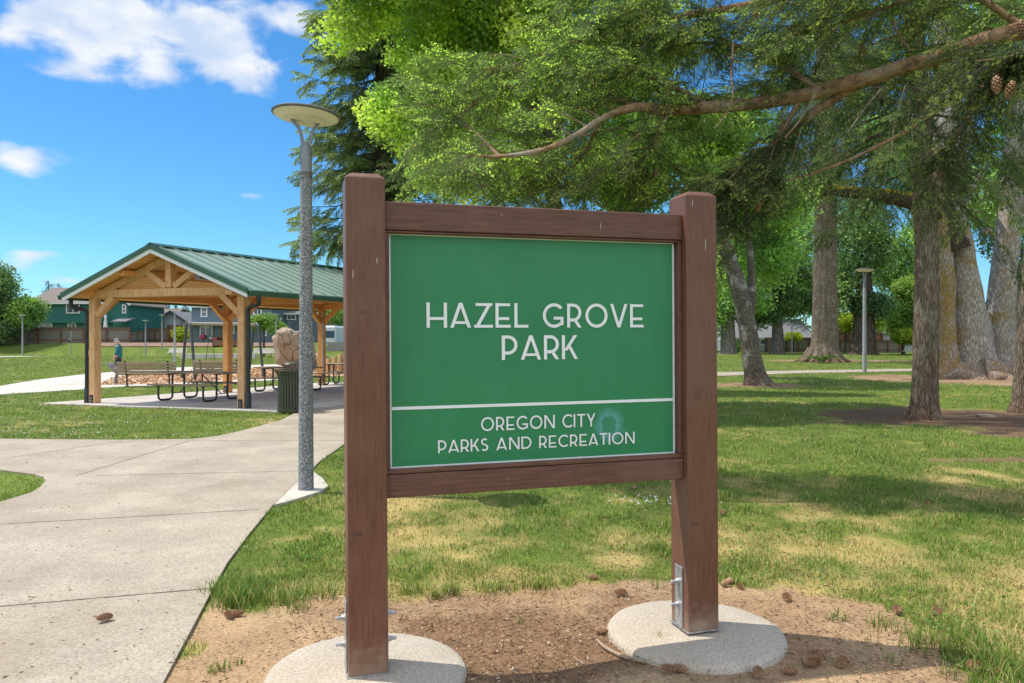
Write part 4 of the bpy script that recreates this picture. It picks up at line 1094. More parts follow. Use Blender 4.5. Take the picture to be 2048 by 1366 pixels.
b3 = make_bench(MT['white_wood']); p = P(356, 0, 72); b3.location = (p.x, p.y, 0); b3.rotation_euler.z = PI - .2; b3.scale = (1.0, 1.0, 1.0)
tag(b3, 'pale sunlit bench on the far path beside the street lamps', 'bench')
b4 = copy_tree(b3); p = P(529, 0, 70); b4.location = (p.x, p.y, 0); b4.rotation_euler.z = PI
tag(b4, 'small grey bench on the lawn left of the climbing boulder', 'bench')
b5 = copy_tree(b3); p = P(1824, 0, 82); b5.location = (p.x, p.y, 0); b5.rotation_euler.z = PI - 1.2
tag(b5, 'pale bench half hidden by the near fir trunk on the right lawn', 'bench')

# ------------------------------------------------------------------ trash bin
MT['bin'] = pm('olive_bin_paint', (.075, .082, .055), (.05, .055, .038), rough=.4, scale=20, bump=.03)
bp_ = P(583, 826, EYE * F / 146)
tb_ = empty('trash_bin', (bp_.x, bp_.y, .03), 0, 'round dark slatted trash bin with a flared top and domed lid by the lamp pole', 'trash bin')
m = MB(); m.lathe([(.30, 0), (.31, .02), (.31, .075), (.295, .08)], 32); m.build('base_ring', MT['bin'], tb_, smooth_deg=40)
m = MB()
NS = 28
for k in range(NS):
    t = 2 * PI * k / NS; c, s = math.cos(t), math.sin(t); tang = Vector((-s, c, 0)); rad = Vector((c, s, 0))
    prof = [(.295, .07), (.292, .72), (.30, .82), (.335, .90), (.375, .945)]
    for (r0, z0), (r1, z1) in zip(prof[:-1], prof[1:]):
        a = rad * r0 + Vector((0, 0, z0)); b_ = rad * r1 + Vector((0, 0, z1))
        m.add([a - tang * .022, a + tang * .022, b_ + tang * .022, b_ - tang * .022], [(0, 1, 2, 3)])
slat = m.build('slats', MT['bin'], tb_); slat.name = 'slatted_body'
sol = slat.modifiers.new('thickness', 'SOLIDIFY'); sol.thickness = .008
m = MB(); t = [Vector((.375 * math.cos(2 * PI * k / 36), .375 * math.sin(2 * PI * k / 36), .945)) for k in range(37)]; m.tube(t, .012, 6); t = [Vector((.30 * math.cos(2 * PI * k / 36), .30 * math.sin(2 * PI * k / 36), .80)) for k in range(37)]; m.tube(t, .008, 6); m.build('rim', MT['bin'], tb_, smooth_deg=50)
MT['liner'] = pm('grey_liner', (.05, .048, .045), (.035, .033, .03), rough=.6, bump=.0)
m = MB(); m.lathe([(.262, .07), (.262, .80), (.25, .805), (.25, .2)], 28); m.build('liner', MT['liner'], tb_, smooth_deg=40)
m = MB(); m.lathe([(.20, 1.06), (.215, 1.075), (.17, 1.115), (.09, 1.14), (.001, 1.145)], 28); lid = m.build('lid', MT['bin'], tb_, smooth_deg=50)
m = MB()
for k in range(3):
    t = 2 * PI * k / 3 + .5; m.tube([(.26 * math.cos(t), .26 * math.sin(t), .79), (.17 * math.cos(t), .17 * math.sin(t), 1.07)], .012, 6)
m.build('lid_stay', MT['bin'], lid)

# ------------------------------------------------------------------ play things
MT['scoop'] = pm('grey_plastic', (.22, .20, .18), (.17, .155, .14), rough=.5, bump=.03)
sp_ = P(231, 769, EYE * F / 89.5)
sc0 = empty('sand_scoop', (sp_.x, sp_.y, 0), 0, 'grey scoop-shaped play basin on a bent post left of the wooden bench', 'play scoop')
m = MB(); m.tube([Vector(p) for p in spline([(0, 0, -.05), (.01, 0, .2), (.07, 0, .42), (.13, 0, .52)], 4)], [.055] * 13, 8); m.build('post', MT['scoop'], sc0, smooth_deg=50)
m = MB()
prof = []
vs = []
for i in range(9):
    t = i / 8
    x = -.27 + .62 * t; z0 = .44 + .34 * (abs(t - .55) / .55) ** 2.0
    for j in range(7):
        u = (j - 3) / 3; vs.append((x, u * .20, min(.80, z0 + .20 * u * u * (1 - .2 * t)) + (.02 if i == 0 else 0)))
m.add(vs, [(i * 7 + j, i * 7 + j + 1, (i + 1) * 7 + j + 1, (i + 1) * 7 + j) for i in range(8) for j in range(6)])
bs_ = m.build('basin', MT['scoop'], sc0, smooth_deg=60); bs_.modifiers.new('thickness', 'SOLIDIFY').thickness = .03
# swing set
MT['swing'] = pm('swing_paint', (.075, .082, .09), (.055, .06, .066), rough=.4, bump=.02)
sw0 = P(377, 0, 31.0); sw1 = P(512, 0, 33.0); sd_ = Vector((sw1.x - sw0.x, sw1.y - sw0.y, 0)); sl = sd_.length
sw = empty('swing_set', (sw0.x, sw0.y, 0), math.atan2(sd_.y, sd_.x), 'dark grey tubular swing set with arched end frames behind the shelter', 'swing set')
for x in (0, sl):
    m = MB(); pts = [(x - .0, -.75, -.05), (x, -.58, .7), (x, -.30, 2.0), (x, -.2, 2.27), (x, 0, 2.38), (x, .2, 2.27), (x, .30, 2.0), (x, .58, .7), (x, .75, -.05)]
    m.tube([Vector(p) for p in spline(pts, 5)], .058, 10); m.build('end_frame', MT['swing'], sw, smooth_deg=50)
MT['beam_grey'] = pm('swing_beam', (.40, .37, .31), (.33, .3, .25), rough=.5, bump=.02)
m = MB(); m.tube([(0, 0, 2.32), (sl, 0, 2.32)], .055, 10); m.build('top_beam', MT['beam_grey'], sw, smooth_deg=50)
for xs, sway in ((.9, .05), (2.1, -.05)):
    if xs > sl: continue
    for dx in (-.22, .22):
        m = MB(); m.tube([(xs, .0, 2.27), (xs + dx + sway, .12, .52)], .012, 5); m.build('chain', MT['steel_dark'], sw)
    m = MB()
    pts = [(xs + sway + u * .25, .12, .52 - .09 * (1 - (u) ** 2)) for u in np.linspace(-1, 1, 9)]
    for a, b_ in zip(pts[:-1], pts[1:]): m.bar(a, b_, .16, .015)
    m.build('swing_seat', MT['steel_dark'], sw)
# boulders
def rock(name, size, seed, mat, strata=True):
    rs = np.random.default_rng(seed)
    bm = bmesh.new(); bmesh.ops.create_icosphere(bm, subdivisions=5, radius=1.0)
    co = np.array([v.co[:] for v in bm.verts])
    K = 26; sd2 = rs.normal(size=(K, 3)); sd2 /= np.linalg.norm(sd2, axis=1)[:, None]
    h = rs.uniform(.72, 1.0, K)
    d = co @ sd2.T
    r = np.min(np.where(d > .15, h / np.maximum(d, .15), 9), axis=1); r = np.minimum(r, 1.15)
    # cracks between facets
    top2 = np.partition(np.where(d > .15, h / np.maximum(d, .15), 9), 1, axis=1)[:, :2]
    crack = np.clip(1 - (top2[:, 1] - top2[:, 0]) / .035, 0, 1); r = r - crack * .055
    co = np.sign(co) * np.abs(co) ** .75 * r[:, None] * np.array(size); co += (fbm(co[:, 0] * 3, co[:, 2] * 3 + co[:, 1], 1.2, seed)[:, None] - .5) * .06
    co[:, 2] = np.maximum(co[:, 2], -size[2] * .9)
    for v, c in zip(bm.verts, co): v.co = c
    me = bpy.data.meshes.new(name); bm.to_mesh(me); bm.free(); me.materials.append(mat); me.shade_smooth(); me.set_sharp_from_angle(angle=math.radians(28))
    o = bpy.data.objects.new(name, me); COL.objects.link(o); return o
def rock_mat():
    m, nt, b = nodes_of('tan_rock')
    tc = N(nt, 'ShaderNodeTexCoord')
    mp = N(nt, 'ShaderNodeMapping'); mp.inputs['Scale'].default_value = (.8, 1.0, .45); mp.inputs['Rotation'].default_value = (.5, .7, .2); L(nt, tc.outputs['Object'], mp.inputs['Vector'])
    vo = N(nt, 'ShaderNodeTexVoronoi', feature='DISTANCE_TO_EDGE', i_Scale=1.5); L(nt, mp.outputs[0], vo.inputs['Vector'])
    nz = N(nt, 'ShaderNodeTexNoise', i_Scale=3.0, i_Detail=8.0); L(nt, mp.outputs[0], nz.inputs['Vector'])
    r = N(nt, 'ShaderNodeValToRGB'); e = r.color_ramp.elements; e[0].position = .3; e[0].color = (.23, .16, .11, 1); e[1].position = .7; e[1].color = (.41, .345, .28, 1); x = e.new(.5); x.color = (.36, .285, .215, 1)
    L(nt, nz.outputs['Fac'], r.inputs['Fac'])
    rc = N(nt, 'ShaderNodeValToRGB'); rc.color_ramp.elements[0].position = .0; rc.color_ramp.elements[1].position = .04; rc.color_ramp.elements[0].color = (.42, .37, .33, 1); L(nt, vo.outputs['Distance'], rc.inputs['Fac'])
    mx = N(nt, 'ShaderNodeMixRGB', blend_type='MULTIPLY'); mx.inputs['Fac'].default_value = 1; L(nt, r.outputs[0], mx.inputs['Color1']); L(nt, rc.outputs[0], mx.inputs['Color2'])
    L(nt, mx.outputs[0], b.inputs['Base Color']); b.inputs['Roughness'].default_value = .9
    bp = N(nt, 'ShaderNodeBump', i_Strength=.8, i_Distance=.06); L(nt, rc.outputs[0], bp.inputs['Height']); L(nt, bp.outputs[0], b.inputs['Normal'])
    return m
MT['rock'] = rock_mat()
o = rock('climbing_boulder', (1.25, 1.1, 1.15), 4, MT['rock']); p = P(592, 0, 40); o.location = (p.x, p.y, 1.12); o.rotation_euler.z = .5
tag(o, 'tall tan climbing boulder with cracked faces behind the trash bin', 'boulder')
o = rock('climbing_boulder', (.62, .55, .72), 9, MT['rock']); p = P(572, 0, 39.2); o.location = (p.x + .1, p.y, 1.62); o.rotation_euler.z = 1.5
o.name = 'boulder_cap'; cap = o
big = [q for q in bpy.data.objects if q.name.startswith('climbing_boulder')][0]
cap.parent = big; cap.matrix_parent_inverse = (Matrix.Translation(big.location) @ Euler(big.rotation_euler).to_matrix().to_4x4()).inverted()
o = rock('low_boulder', (.75, .6, .55), 6, MT['rock']); p = P(634, 0, 44); o.location = (p.x, p.y, .42)
tag(o, 'low brown rounded boulder just right of the granite lamp pole', 'boulder')
MT['log'] = pm('peeled_log', (.52, .33, .16), (.36, .21, .10), rough=.8, scale=6, stretch=(5, 5, 1), bump=.3)
lg = None
for px, tp, lab in ((657, 717, 'shortest upright log stump of the row right of the lamp pole'), (669, 714, 'middle upright log stump of the row near the sign post'), (681, 708, 'tallest upright log stump of the row beside the sign post'), (690, 712, 'log stump partly hidden behind the left edge of the sign post')):
    p = P(px, 0, 38.5); h = EYE - (tp - HY) / F * 38.5
    m = MB(); m.lathe([(.12, -.05), (.12, h - .015), (.108, h), (.001, h + .002)], 14); o = m.build('log_stump', MT['log'], None, smooth_deg=40); o.location = (p.x, p.y, 0)
    tag(o, lab, 'log stump', 'row of play logs')
# dog waste station
ws = P(142.5, 711, 76)
st = empty('waste_station', (ws.x, ws.y, 0), 0, 'thin post with a small dark dispenser box on the far lawn left of the shelter', 'post')
m = MB(); m.tube([(0, 0, -.1), (0, 0, 1.65 + (680 - 663) / F * 76)], .045, 6); m.build('post', MT['far_pole'], st)
m = MB(); m.box((-.12, -.06, 1.65 - (682 - HY) / F * 76), (.22, .16, .42)); m.build('dispenser', MT['bin'], st, bevel=.02)

# ------------------------------------------------------------------ the walking man
def skin_obj(name, verts, edges, radii, mat, parent, levels=2):
    me = bpy.data.meshes.new(name); me.from_pydata(verts, edges, [])
    o = bpy.data.objects.new(name, me); COL.objects.link(o)
    md = o.modifiers.new('s', 'SKIN'); md.use_smooth_shade = True
    for i, r in enumerate(radii):
        sv = me.skin_vertices[0].data[i]
        sv.radius = r if isinstance(r, tuple) else (r, r)
    me.skin_vertices[0].data[0].use_root = True
    ss = o.modifiers.new('d', 'SUBSURF'); ss.levels = levels; ss.render_levels = levels
    dg = bpy.context.evaluated_depsgraph_get()
    ev = bpy.data.meshes.new_from_object(o.evaluated_get(dg))
    o.modifiers.clear(); o.data = ev; ev.materials.clear(); ev.materials.append(mat); ev.shade_smooth()
    if parent: o.parent = parent
    return o
mp0 = G(237, 750.5)
man = empty('person', (mp0.x, mp0.y, 0), math.radians(180 + 8), 'man in a grey cap, teal shirt and dark trousers walking left with his head bowed', 'person')
man.scale = (1, 1, .985)
MT['skin'] = pm('skin', (.60, .33, .24), (.52, .27, .19), rough=.55, scale=20, bump=.02)
MT['shirt'] = pm('teal_shirt', (.025, .215, .235), (.015, .145, .165), rough=.85, scale=6, bump=.3, dist=.03)
MT['trouser'] = pm('dark_trousers', (.045, .045, .06), (.03, .03, .04), rough=.85, scale=8, bump=.2)
MT['shoe'] = pm('pale_shoe', (.55, .54, .52), (.4, .4, .38), rough=.6, bump=.05)
MT['cap'] = pm('grey_cap', (.30, .30, .30), (.22, .22, .22), rough=.8, bump=.1)
MT['hair'] = pm('white_hair', (.62, .60, .57), (.5, .48, .45), rough=.8, scale=60, bump=.2)
# local frame: he faces +x
body_v = [(0, 0, .90), (.0, .0, 1.06), (.005, 0, 1.22), (-.005, 0, 1.38), (.03, 0, 1.46), (.07, 0, 1.52),
          (.0, .09, .84), (.07, .10, .47), (-.02, .10, .09), (.09, .105, .045),
          (.0, -.09, .84), (-.02, -.10, .47), (-.14, -.10, .10), (-.04, -.105, .045),
          (-.01, .17, 1.38), (-.02, .225, 1.12), (.10, .215, .90), (.125, .21, .82),
          (-.01, -.17, 1.38), (-.03, -.225, 1.12), (.08, -.215, .90), (.105, -.21, .82)]
body_e = [(0, 1), (1, 2), (2, 3), (3, 4), (4, 5), (0, 6), (6, 7), (7, 8), (8, 9), (0, 10), (10, 11), (11, 12), (12, 13), (3, 14), (14, 15), (15, 16), (16, 17), (3, 18), (18, 19), (19, 20), (20, 21)]
body_r = [.13, .12, .125, .115, .055, .052, .085, .058, .045, .035, .085, .058, .045, .035, .06, .048, .036, .026, .06, .048, .036, .026]
# head with nose, brow, ears and chin, hands with five fingers: all grown from the same skeleton
def bnode(p, r, to):
    body_v.append(p); body_r.append(r); body_e.append((to, len(body_v) - 1)); return len(body_v) - 1
h1 = bnode((.085, 0, 1.56), .078, 5); h2 = bnode((.10, 0, 1.63), .092, h1); bnode((.085, 0, 1.69), .075, h2)
bnode((.15, 0, 1.545), .045, h1); bnode((.205, 0, 1.60), .014, h2)
for s_ in (-1, 1): bnode((.095, s_ * .09, 1.60), .018, h2); bnode((.175, s_ * .03, 1.635), .02, h2)
for s_, wr in ((1, 17), (-1, 21)):
    wx = body_v[wr][0]; y = body_v[wr][1]
    pm_ = bnode((wx + .01, y, .775), .03, wr)
    for k in range(4):
        ox = (k - 1.5) * .016
        q = bnode((wx + .015 + ox, y, .74), .010, pm_); q = bnode((wx + .024 + ox, y - s_ * .012, .708 + .006 * abs(k - 1.5)), .009, q); bnode((wx + .02 + ox, y - s_ * .03, .688 + .006 * abs(k - 1.5)), .008, q)
    q = bnode((wx + .045, y - s_ * .01, .785), .010, wr); bnode((wx + .058, y - s_ * .02, .75), .009, q)
skin_obj('body', body_v, body_e, body_r, MT['skin'], man)
m = MB(); m.lathe([(.108, 0), (.112, .03), (.10, .075), (.06, .105), (.001, .115)], 18, (.085, 0, 1.645), sx=1.08, sy=.9, rot=Matrix.Rotation(math.radians(14), 3, 'Y'))
m.add([(.17, -.07, 1.648), (.17, .07, 1.648), (.265, .045, 1.60), (.265, -.045, 1.60), (.17, -.07, 1.658), (.17, .07, 1.658), (.265, .045, 1.61), (.265, -.045, 1.61)], [(0, 1, 2, 3), (7, 6, 5, 4), (0, 4, 5, 1), (1, 5, 6, 2), (2, 6, 7, 3), (3, 7, 4, 0)])
m.build('cap', MT['cap'], man, smooth_deg=40)
m = MB(); m.lathe([(.06, -.05), (.098, -.02), (.104, .03), (.10, .05)], 14, (.06, 0, 1.605), sx=.95, sy=.92); m.build('hair', MT['hair'], man, smooth_deg=60)
for s in (-1, 1):
    m = MB(); m.lathe([(.006, -.006), (.009, 0), (.006, .006)], 6, (.182, s * .034, 1.622)); m.build('eye', MT['steel_dark'], man)
sv_ = [(-.005, 0, 1.40), (-.01, 0, 1.22), (-.005, 0, 1.04), (-.01, 0, .90), (-.01, .155, 1.375), (-.02, .225, 1.13), (.075, .22, .95), (-.01, -.155, 1.375), (-.03, -.225, 1.13), (.055, -.22, .95), (.03, 0, 1.47), (-.02, 0, .80)]
se_ = [(0, 1), (1, 2), (2, 3), (0, 4), (4, 5), (5, 6), (0, 7), (7, 8), (8, 9), (0, 10), (3, 11)]
skin_obj('shirt', sv_, se_, [.135, .155, .155, .165, .082, .068, .055, .082, .068, .055, .075, .165], MT['shirt'], man)
tv_ = [(0, 0, .90), (0, 0, .96), (.0, .09, .82), (.07, .10, .47), (-.02, .10, .10), (.0, -.09, .82), (-.02, -.10, .47), (-.14, -.10, .11)]
te_ = [(0, 1), (0, 2), (2, 3), (3, 4), (0, 5), (5, 6), (6, 7)]
skin_obj('trousers', tv_, te_, [.145, .13, .105, .082, .072, .105, .082, .072], MT['trouser'], man)
for s, x, z in ((1, -.02, 0), (-1, -.14, .0)):
    m = MB(); m.lathe([(.05, 0), (.055, .03), (.045, .075), (.03, .10)], 10, (x + .05, s * .103, z + .0), sx=2.3, sy=.9); m.build('shoe', MT['shoe'], man, smooth_deg=60)
# ------------------------------------------------------------------ houses, fences and yard things
def siding(name, col):
    m, nt, b = nodes_of(name)
    tc = N(nt, 'ShaderNodeTexCoord'); s = N(nt, 'ShaderNodeSeparateXYZ'); L(nt, tc.outputs['Object'], s.inputs[0])
    k = N(nt, 'ShaderNodeMath', operation='MULTIPLY'); k.inputs[1].default_value = 1 / .19; L(nt, s.outputs['Z'], k.inputs[0])
    f_ = N(nt, 'ShaderNodeMath', operation='FRACT'); L(nt, k.outputs[0], f_.inputs[0])
    r = N(nt, 'ShaderNodeValToRGB'); e = r.color_ramp.elements; e[0].position = 0; e[0].color = (.5, .5, .5, 1); e[1].position = .14; e[1].color = (1, 1, 1, 1); L(nt, f_.outputs[0], r.inputs['Fac'])
    nz = N(nt, 'ShaderNodeTexNoise', i_Scale=.8, i_Detail=6.0); L(nt, tc.outputs['Object'], nz.inputs['Vector'])
    rn = N(nt, 'ShaderNodeValToRGB'); rn.color_ramp.elements[0].color = c4(sc(col, .8)); rn.color_ramp.elements[1].color = c4(sc(col, 1.12)); L(nt, nz.outputs['Fac'], rn.inputs['Fac'])
    mx = N(nt, 'ShaderNodeMixRGB', blend_type='MULTIPLY'); mx.inputs['Fac'].default_value = 1; L(nt, rn.outputs[0], mx.inputs['Color1']); L(nt, r.outputs[0], mx.inputs['Color2'])
    L(nt, mx.outputs[0], b.inputs['Base Color']); b.inputs['Roughness'].default_value = .7
    return m
S_TEAL = siding('teal_siding', (.030, .165, .135)); S_BLUE = siding('slate_blue_siding', (.125, .175, .215)); S_WHITE = siding('pale_blue_siding', (.55, .60, .66)); S_GREY = siding('grey_siding', (.36, .36, .36)); S_DARK = siding('dark_siding', (.10, .085, .075))
def zz(py, Y): return EYE - (py - HY) / F * Y
def xx(px, Y): return (px - CX) / F * Y
def house(lab, px0, px1, Y, eave, ridge, depth, wall, roof, wins=(), ridge_dir='x', base=None, over=.45, cat='house', name='house'):
    xa, xb = xx(px0, Y), xx(px1, Y); w = xb - xa
    b0 = tz((xa + xb) / 2, Y + 3) if base is None else base
    root = empty(name, ((xa + xb) / 2, Y, b0), 0, lab, cat)
    ze = zz(eave, Y) - b0
    zr = zz(ridge, Y + (depth / 2 if ridge_dir == 'x' else 0)) - b0
    m = MB()
    if ridge_dir == 'x':
        m.prism([(-w / 2, 0, -.6), (-w / 2, depth, -.6), (-w / 2, depth, ze), (-w / 2, depth / 2, zr), (-w / 2, 0, ze)], (0, 0, 0), (w, 0, 0))
    else:
        m.prism([(-w / 2, 0, -.6), (w / 2, 0, -.6), (w / 2, 0, ze), (0, 0, zr), (-w / 2, 0, ze)], (0, 0, 0), (0, depth, 0))
    m.build('wall', wall, root)
    m = MB(); t = .14
    if ridge_dir == 'x':
        sl = (zr - ze) / (depth / 2)
        for sg in (0, 1):
            ye = -over if sg == 0 else depth + over
            m.prism([(-w / 2 - over, ye, ze - sl * over + .03), (w / 2 + over, ye, ze - sl * over + .03), (w / 2 + over, depth / 2, zr + .03), (-w / 2 - over, depth / 2, zr + .03)], (0, 0, 0), (0, 0, t))
    else:
        sl = (zr - ze) / (w / 2)
        for sg in (-1, 1):
            m.prism([(sg * (w / 2 + over), -over, ze - sl * over + .03), (sg * (w / 2 + over), depth + over, ze - sl * over + .03), (0, depth + over, zr + .03), (0, -over, zr + .03)], (0, 0, 0), (0, 0, t))
    rf = m.build('roof', roof, root)
    m = MB()
    if ridge_dir == 'x': m.box((0, -over - .02, ze - sl * over + .09), (w + 2 * over, .05, .2))
    else:
        for sg in (-1, 1): m.bar((sg * (w / 2 + over), -over - .03, ze - sl * over + .08), (0, -over - .03, zr + .08), .05, .22)
    m.build('fascia', MT['white_paint'] if wall is not S_WHITE else S_DARK, root)
    for i, (a0, a1, c0, c1) in enumerate(wins):
        x0, x1_, z1, z0 = xx(a0, Y) - (xa + xb) / 2, xx(a1, Y) - (xa + xb) / 2, zz(c0, Y) - b0, zz(c1, Y) - b0
        cx, cz, ww, hh = (x0 + x1_) / 2, (z0 + z1) / 2, x1_ - x0, z1 - z0
        fm = MB(); fw = .12
        fm.box((cx, -.05, z1 - fw / 2), (ww, .12, fw)); fm.box((cx, -.05, z0 + fw / 2), (ww, .12, fw))
        fm.box((x0 + fw / 2, -.05, cz), (fw, .12, hh - 2 * fw)); fm.box((x1_ - fw / 2, -.05, cz), (fw, .12, hh - 2 * fw))
        if ww > hh * .9: fm.box((cx, -.045, cz), (.07, .10, hh - 2 * fw))
        else: fm.box((cx, -.045, cz), (ww - 2 * fw, .10, .07))
        wo = fm.build('window', MT['white_paint'], root)
        gm = MB(); gm.box((cx, -.012, cz), (ww - fw, .02, hh - fw)); gm.build('pane', MT['glass'], wo)
    for k in range(2):
        vx = random.uniform(-w * .35, w * .35)
        if ridge_dir == 'x':
            zv = ze + (zr - ze) * .6; m = MB(); m.lathe([(.10, 0), (.10, .35), (.14, .36), (.14, .45)], 8, (vx, depth * .30, zv)); m.build('roof_vent', MT['galv'], rf)
    return root
hA = house('teal two-storey house with a brown shingle roof behind the fence at left', 66, 227, 90, 605, 578, 9, S_TEAL, MT['shingle_b'],
      [(80, 95, 606, 625), (133, 160, 606, 627), (196, 211, 608, 626), (78, 105, 646, 668), (136, 153, 646, 664), (171, 180, 646, 670)])
m = MB(); m.box((0, -.25, zz(643, 90) - 1.3 + .0), (xx(227, 90) - xx(66, 90) + .2, .5, .35)); m.build('storey_band', S_TEAL, hA)
hB = house('teal gabled wing adjoining the teal house, right of the shelter post', 226, 257, 88, 606, 594, 9, S_TEAL, MT['shingle_b'], [(245, 253, 609, 627)], 'y')
m = MB(); m.prism([(xx(233, 87) - hB.location.x, -2.2, zz(645, 87) - 1.3), (xx(262, 87) - hB.location.x, -2.2, zz(645, 87) - 1.3), (xx(262, 87) - hB.location.x, 0, zz(637, 87) - 1.3), (xx(233, 87) - hB.location.x, 0, zz(637, 87) - 1.3)], (0, 0, 0), (0, 0, .12)); m.build('porch_roof', MT['shingle'], hB)
house('low house with a brown and grey shingle roof between the shelter posts', 256, 330, 104, 641, 619, 10, S_TEAL, MT['shingle_b'])
house('low white gabled house with a grey roof between the shelter posts', 300, 386, 100, 652, 624, 12, S_WHITE, MT['shingle'], [(345, 356, 655, 668)], 'y')
hD = house('slate blue two-storey house seen through the middle of the shelter', 383, 545, 92, 613, 596, 9, S_BLUE, MT['shingle'],
      [(402, 415, 614, 634), (462, 478, 618, 634), (507, 524, 616, 630), (400, 425, 652, 677), (463, 469, 652, 668), (528, 534, 654, 672)])
m = MB(); wD = xx(545, 92) - xx(383, 92); m.box((0, -.7, zz(648, 92) - 1.3), (wD, 1.5, .18)); m.build('porch_roof', MT['timber'], hD)
m = MB(); m.box((0, -.7, zz(646.5, 92) - 1.3 + .06), (wD + .2, 1.7, .08)); m.build('porch_flashing', MT['white_paint'], hD)
house('grey roofed house with a slate blue wall behind the small apple tree', 546, 645, 97, 627, 603, 12, S_BLUE, MT['shingle'], [(574, 592, 629, 640)])
house('pale house wall beside the shelter post farthest right', 600, 690, 104, 640, 618, 8, S_WHITE, MT['shingle'], [(622, 634, 644, 656)])
house('long low house with a pale grey roof behind the wooden fence on the right', 1462, 1625, 112, 674, 640, 12, S_GREY, MT['shingle'], [(1480, 1492, 678, 690), (1520, 1540, 678, 690), (1562, 1580, 678, 690)], base=0)
hR = house('grey roofed house with a reddish gable beyond the street lamp on the right', 1742, 1832, 118, 664, 637, 12, S_GREY, MT['shingle'], [(1775, 1786, 668, 682)], base=0)
MT['red_roof'] = pm('terracotta_roof', (.42, .24, .18), (.3, .17, .12), rough=.9, bump=.2)
m = MB(); cx_ = xx(1757, 118) - hR.location.x; m.prism([(cx_ - 2, 1, zz(645, 118)), (cx_ + 2.2, 1, zz(645, 118)), (cx_, 1, zz(626, 118))], (0, 0, 0), (0, 5, 0)); m.build('gable', MT['red_roof'], hR)
house('house roof corner glimpsed past the big maple at the right edge', 2032, 2120, 105, 632, 598, 10, S_GREY, MT['shingle'], base=0)
# satellite dish
dsh = empty('satellite_dish', P(291, 640, 103), 0, 'dark satellite dish on the low brown roof beside the street lamps', 'dish')
m = MB(); m.lathe([(.02, -.16), (.35, -.12), (.62, 0), (.60, .02), (.3, -.08), (.01, -.12)], 14, (0, 0, .75), rot=Matrix.Rotation(math.radians(60), 3, 'Y')); m.build('reflector', MT['steel_dark'], dsh)
m = MB(); m.tube([(0, 0, -.4), (0, 0, .7)], .04, 6); m.build('mast', MT['steel_dark'], dsh)
# parasol
pa = P(211, 665, 86); um = empty('garden_parasol', (pa.x, pa.y, tz(pa.x, pa.y)), 0, 'closed white garden parasol in front of the teal house', 'parasol')
m = MB(); m.tube([(0, 0, 0), (0, 0, 2.2)], .03, 6); m.build('pole', MT['far_pole'], um)
m = MB(); m.lathe([(.22, 1.35), (.27, 1.5), (.2, 2.2), (.12, 2.8), (.16, 3.0), (.02, 3.45)], 8); m.build('folded_canopy', MT['white_paint'], um, smooth_deg=40)

def fence(lab, pts, tops, posts, board, postm, thick=.03, base=None, rails=True):
    """pts: plan points with ground z; tops: height at each"""
    root = empty('wooden_fence', pts[0], 0, lab, 'fence', None)
    o = -Vector(pts[0])
    for i in range(len(pts) - 1):
        a, b = Vector(pts[i]) + o, Vector(pts[i + 1]) + o; ha, hb = tops[i], tops[i + 1]
        d = b - a; ln = Vector((d.x, d.y, 0)).length; n = max(1, int(ln / .15)); dd = d / n
        mb = MB()
        for k in range(n):
            p0 = a + dd * (k + .04); p1 = a + dd * (k + .96); t = (k + .5) / n
            h = ha + (hb - ha) * t + random.uniform(-.02, .02); yo = random.uniform(-.008, .008)
            mb.prism([p0 + Vector((0, yo, -.15)), p1 + Vector((0, yo, -.15)), p1 + Vector((0, yo, h)), p0 + Vector((0, yo, h))], (0, 0, 0), (0, thick, 0))
        mb.build('board_panel', board, root)
        if rails:
            for zr_, nm in ((.22, 'rail'), (.88, 'rail'), (1.0, 'cap_rail')):
                mb = MB(); mb.bar(a + Vector((0, -.04, ha * zr_)), b + Vector((0, -.04, hb * zr_)), .07, .11 if nm == 'rail' else .06); mb.build(nm, postm, root)
        np_ = posts[i]
        for k in range(np_ + 1):
            if i > 0 and k == 0: continue
            t = k / np_; p = a + d * t; h = ha + (hb - ha) * t
            mb = MB(); mb.box((p.x, p.y - .09, p.z + h / 2 - .1), (.17, .12, h + .2)); mb.build('post', postm, root)
    return root
def fp(px, base, Y): 
    p = P(px, base, Y); return (p.x, p.y, tz(p.x, p.y))
fence('long weathered grey board fence with brown posts along the left edge of the park', [fp(-60, 690, 83), fp(260, 690, 83)], [1.75, 1.72], [7], MT['fence'], MT['fence_post'])
fence('angled weathered fence continuing behind the walking man towards the pale bench', [fp(261, 690, 84), fp(298, 690, 92), fp(336, 690, 92)], [1.0, 1.75, 1.75], [3, 3], MT['fence'], MT['fence_post'])
fence('brown wooden side fence in the yard left of the slate blue house', [fp(336, 690, 94), fp(366, 690, 94)], [2.2, 2.2], [2], MT['fence_red'], MT['fence_post'])
fence('weathered wooden fence behind the fir trunk on the right', [P(1530, 706, 101) * 1, P(1625, 706, 101) * 1] and [(xx(1530, 100), 100, 0), (xx(1640, 100), 100, 0)], [1.95, 1.95], [5], MT['fence'], MT['fence_post'])
fence('reddish brown wooden fence right of the fir trunk, higher than its neighbours', [(xx(1672, 99), 99, 0), (xx(1764, 99), 99, 0)], [3.0, 2.7], [4], MT['fence_red'], MT['fence_post'])
fence('grey lower wooden fence running in front of the reddish fence on the right', [(xx(1655, 97), 97, 0), (xx(1800, 97), 97, 0)], [1.7, 1.6], [6], MT['fence'], MT['fence_post'])
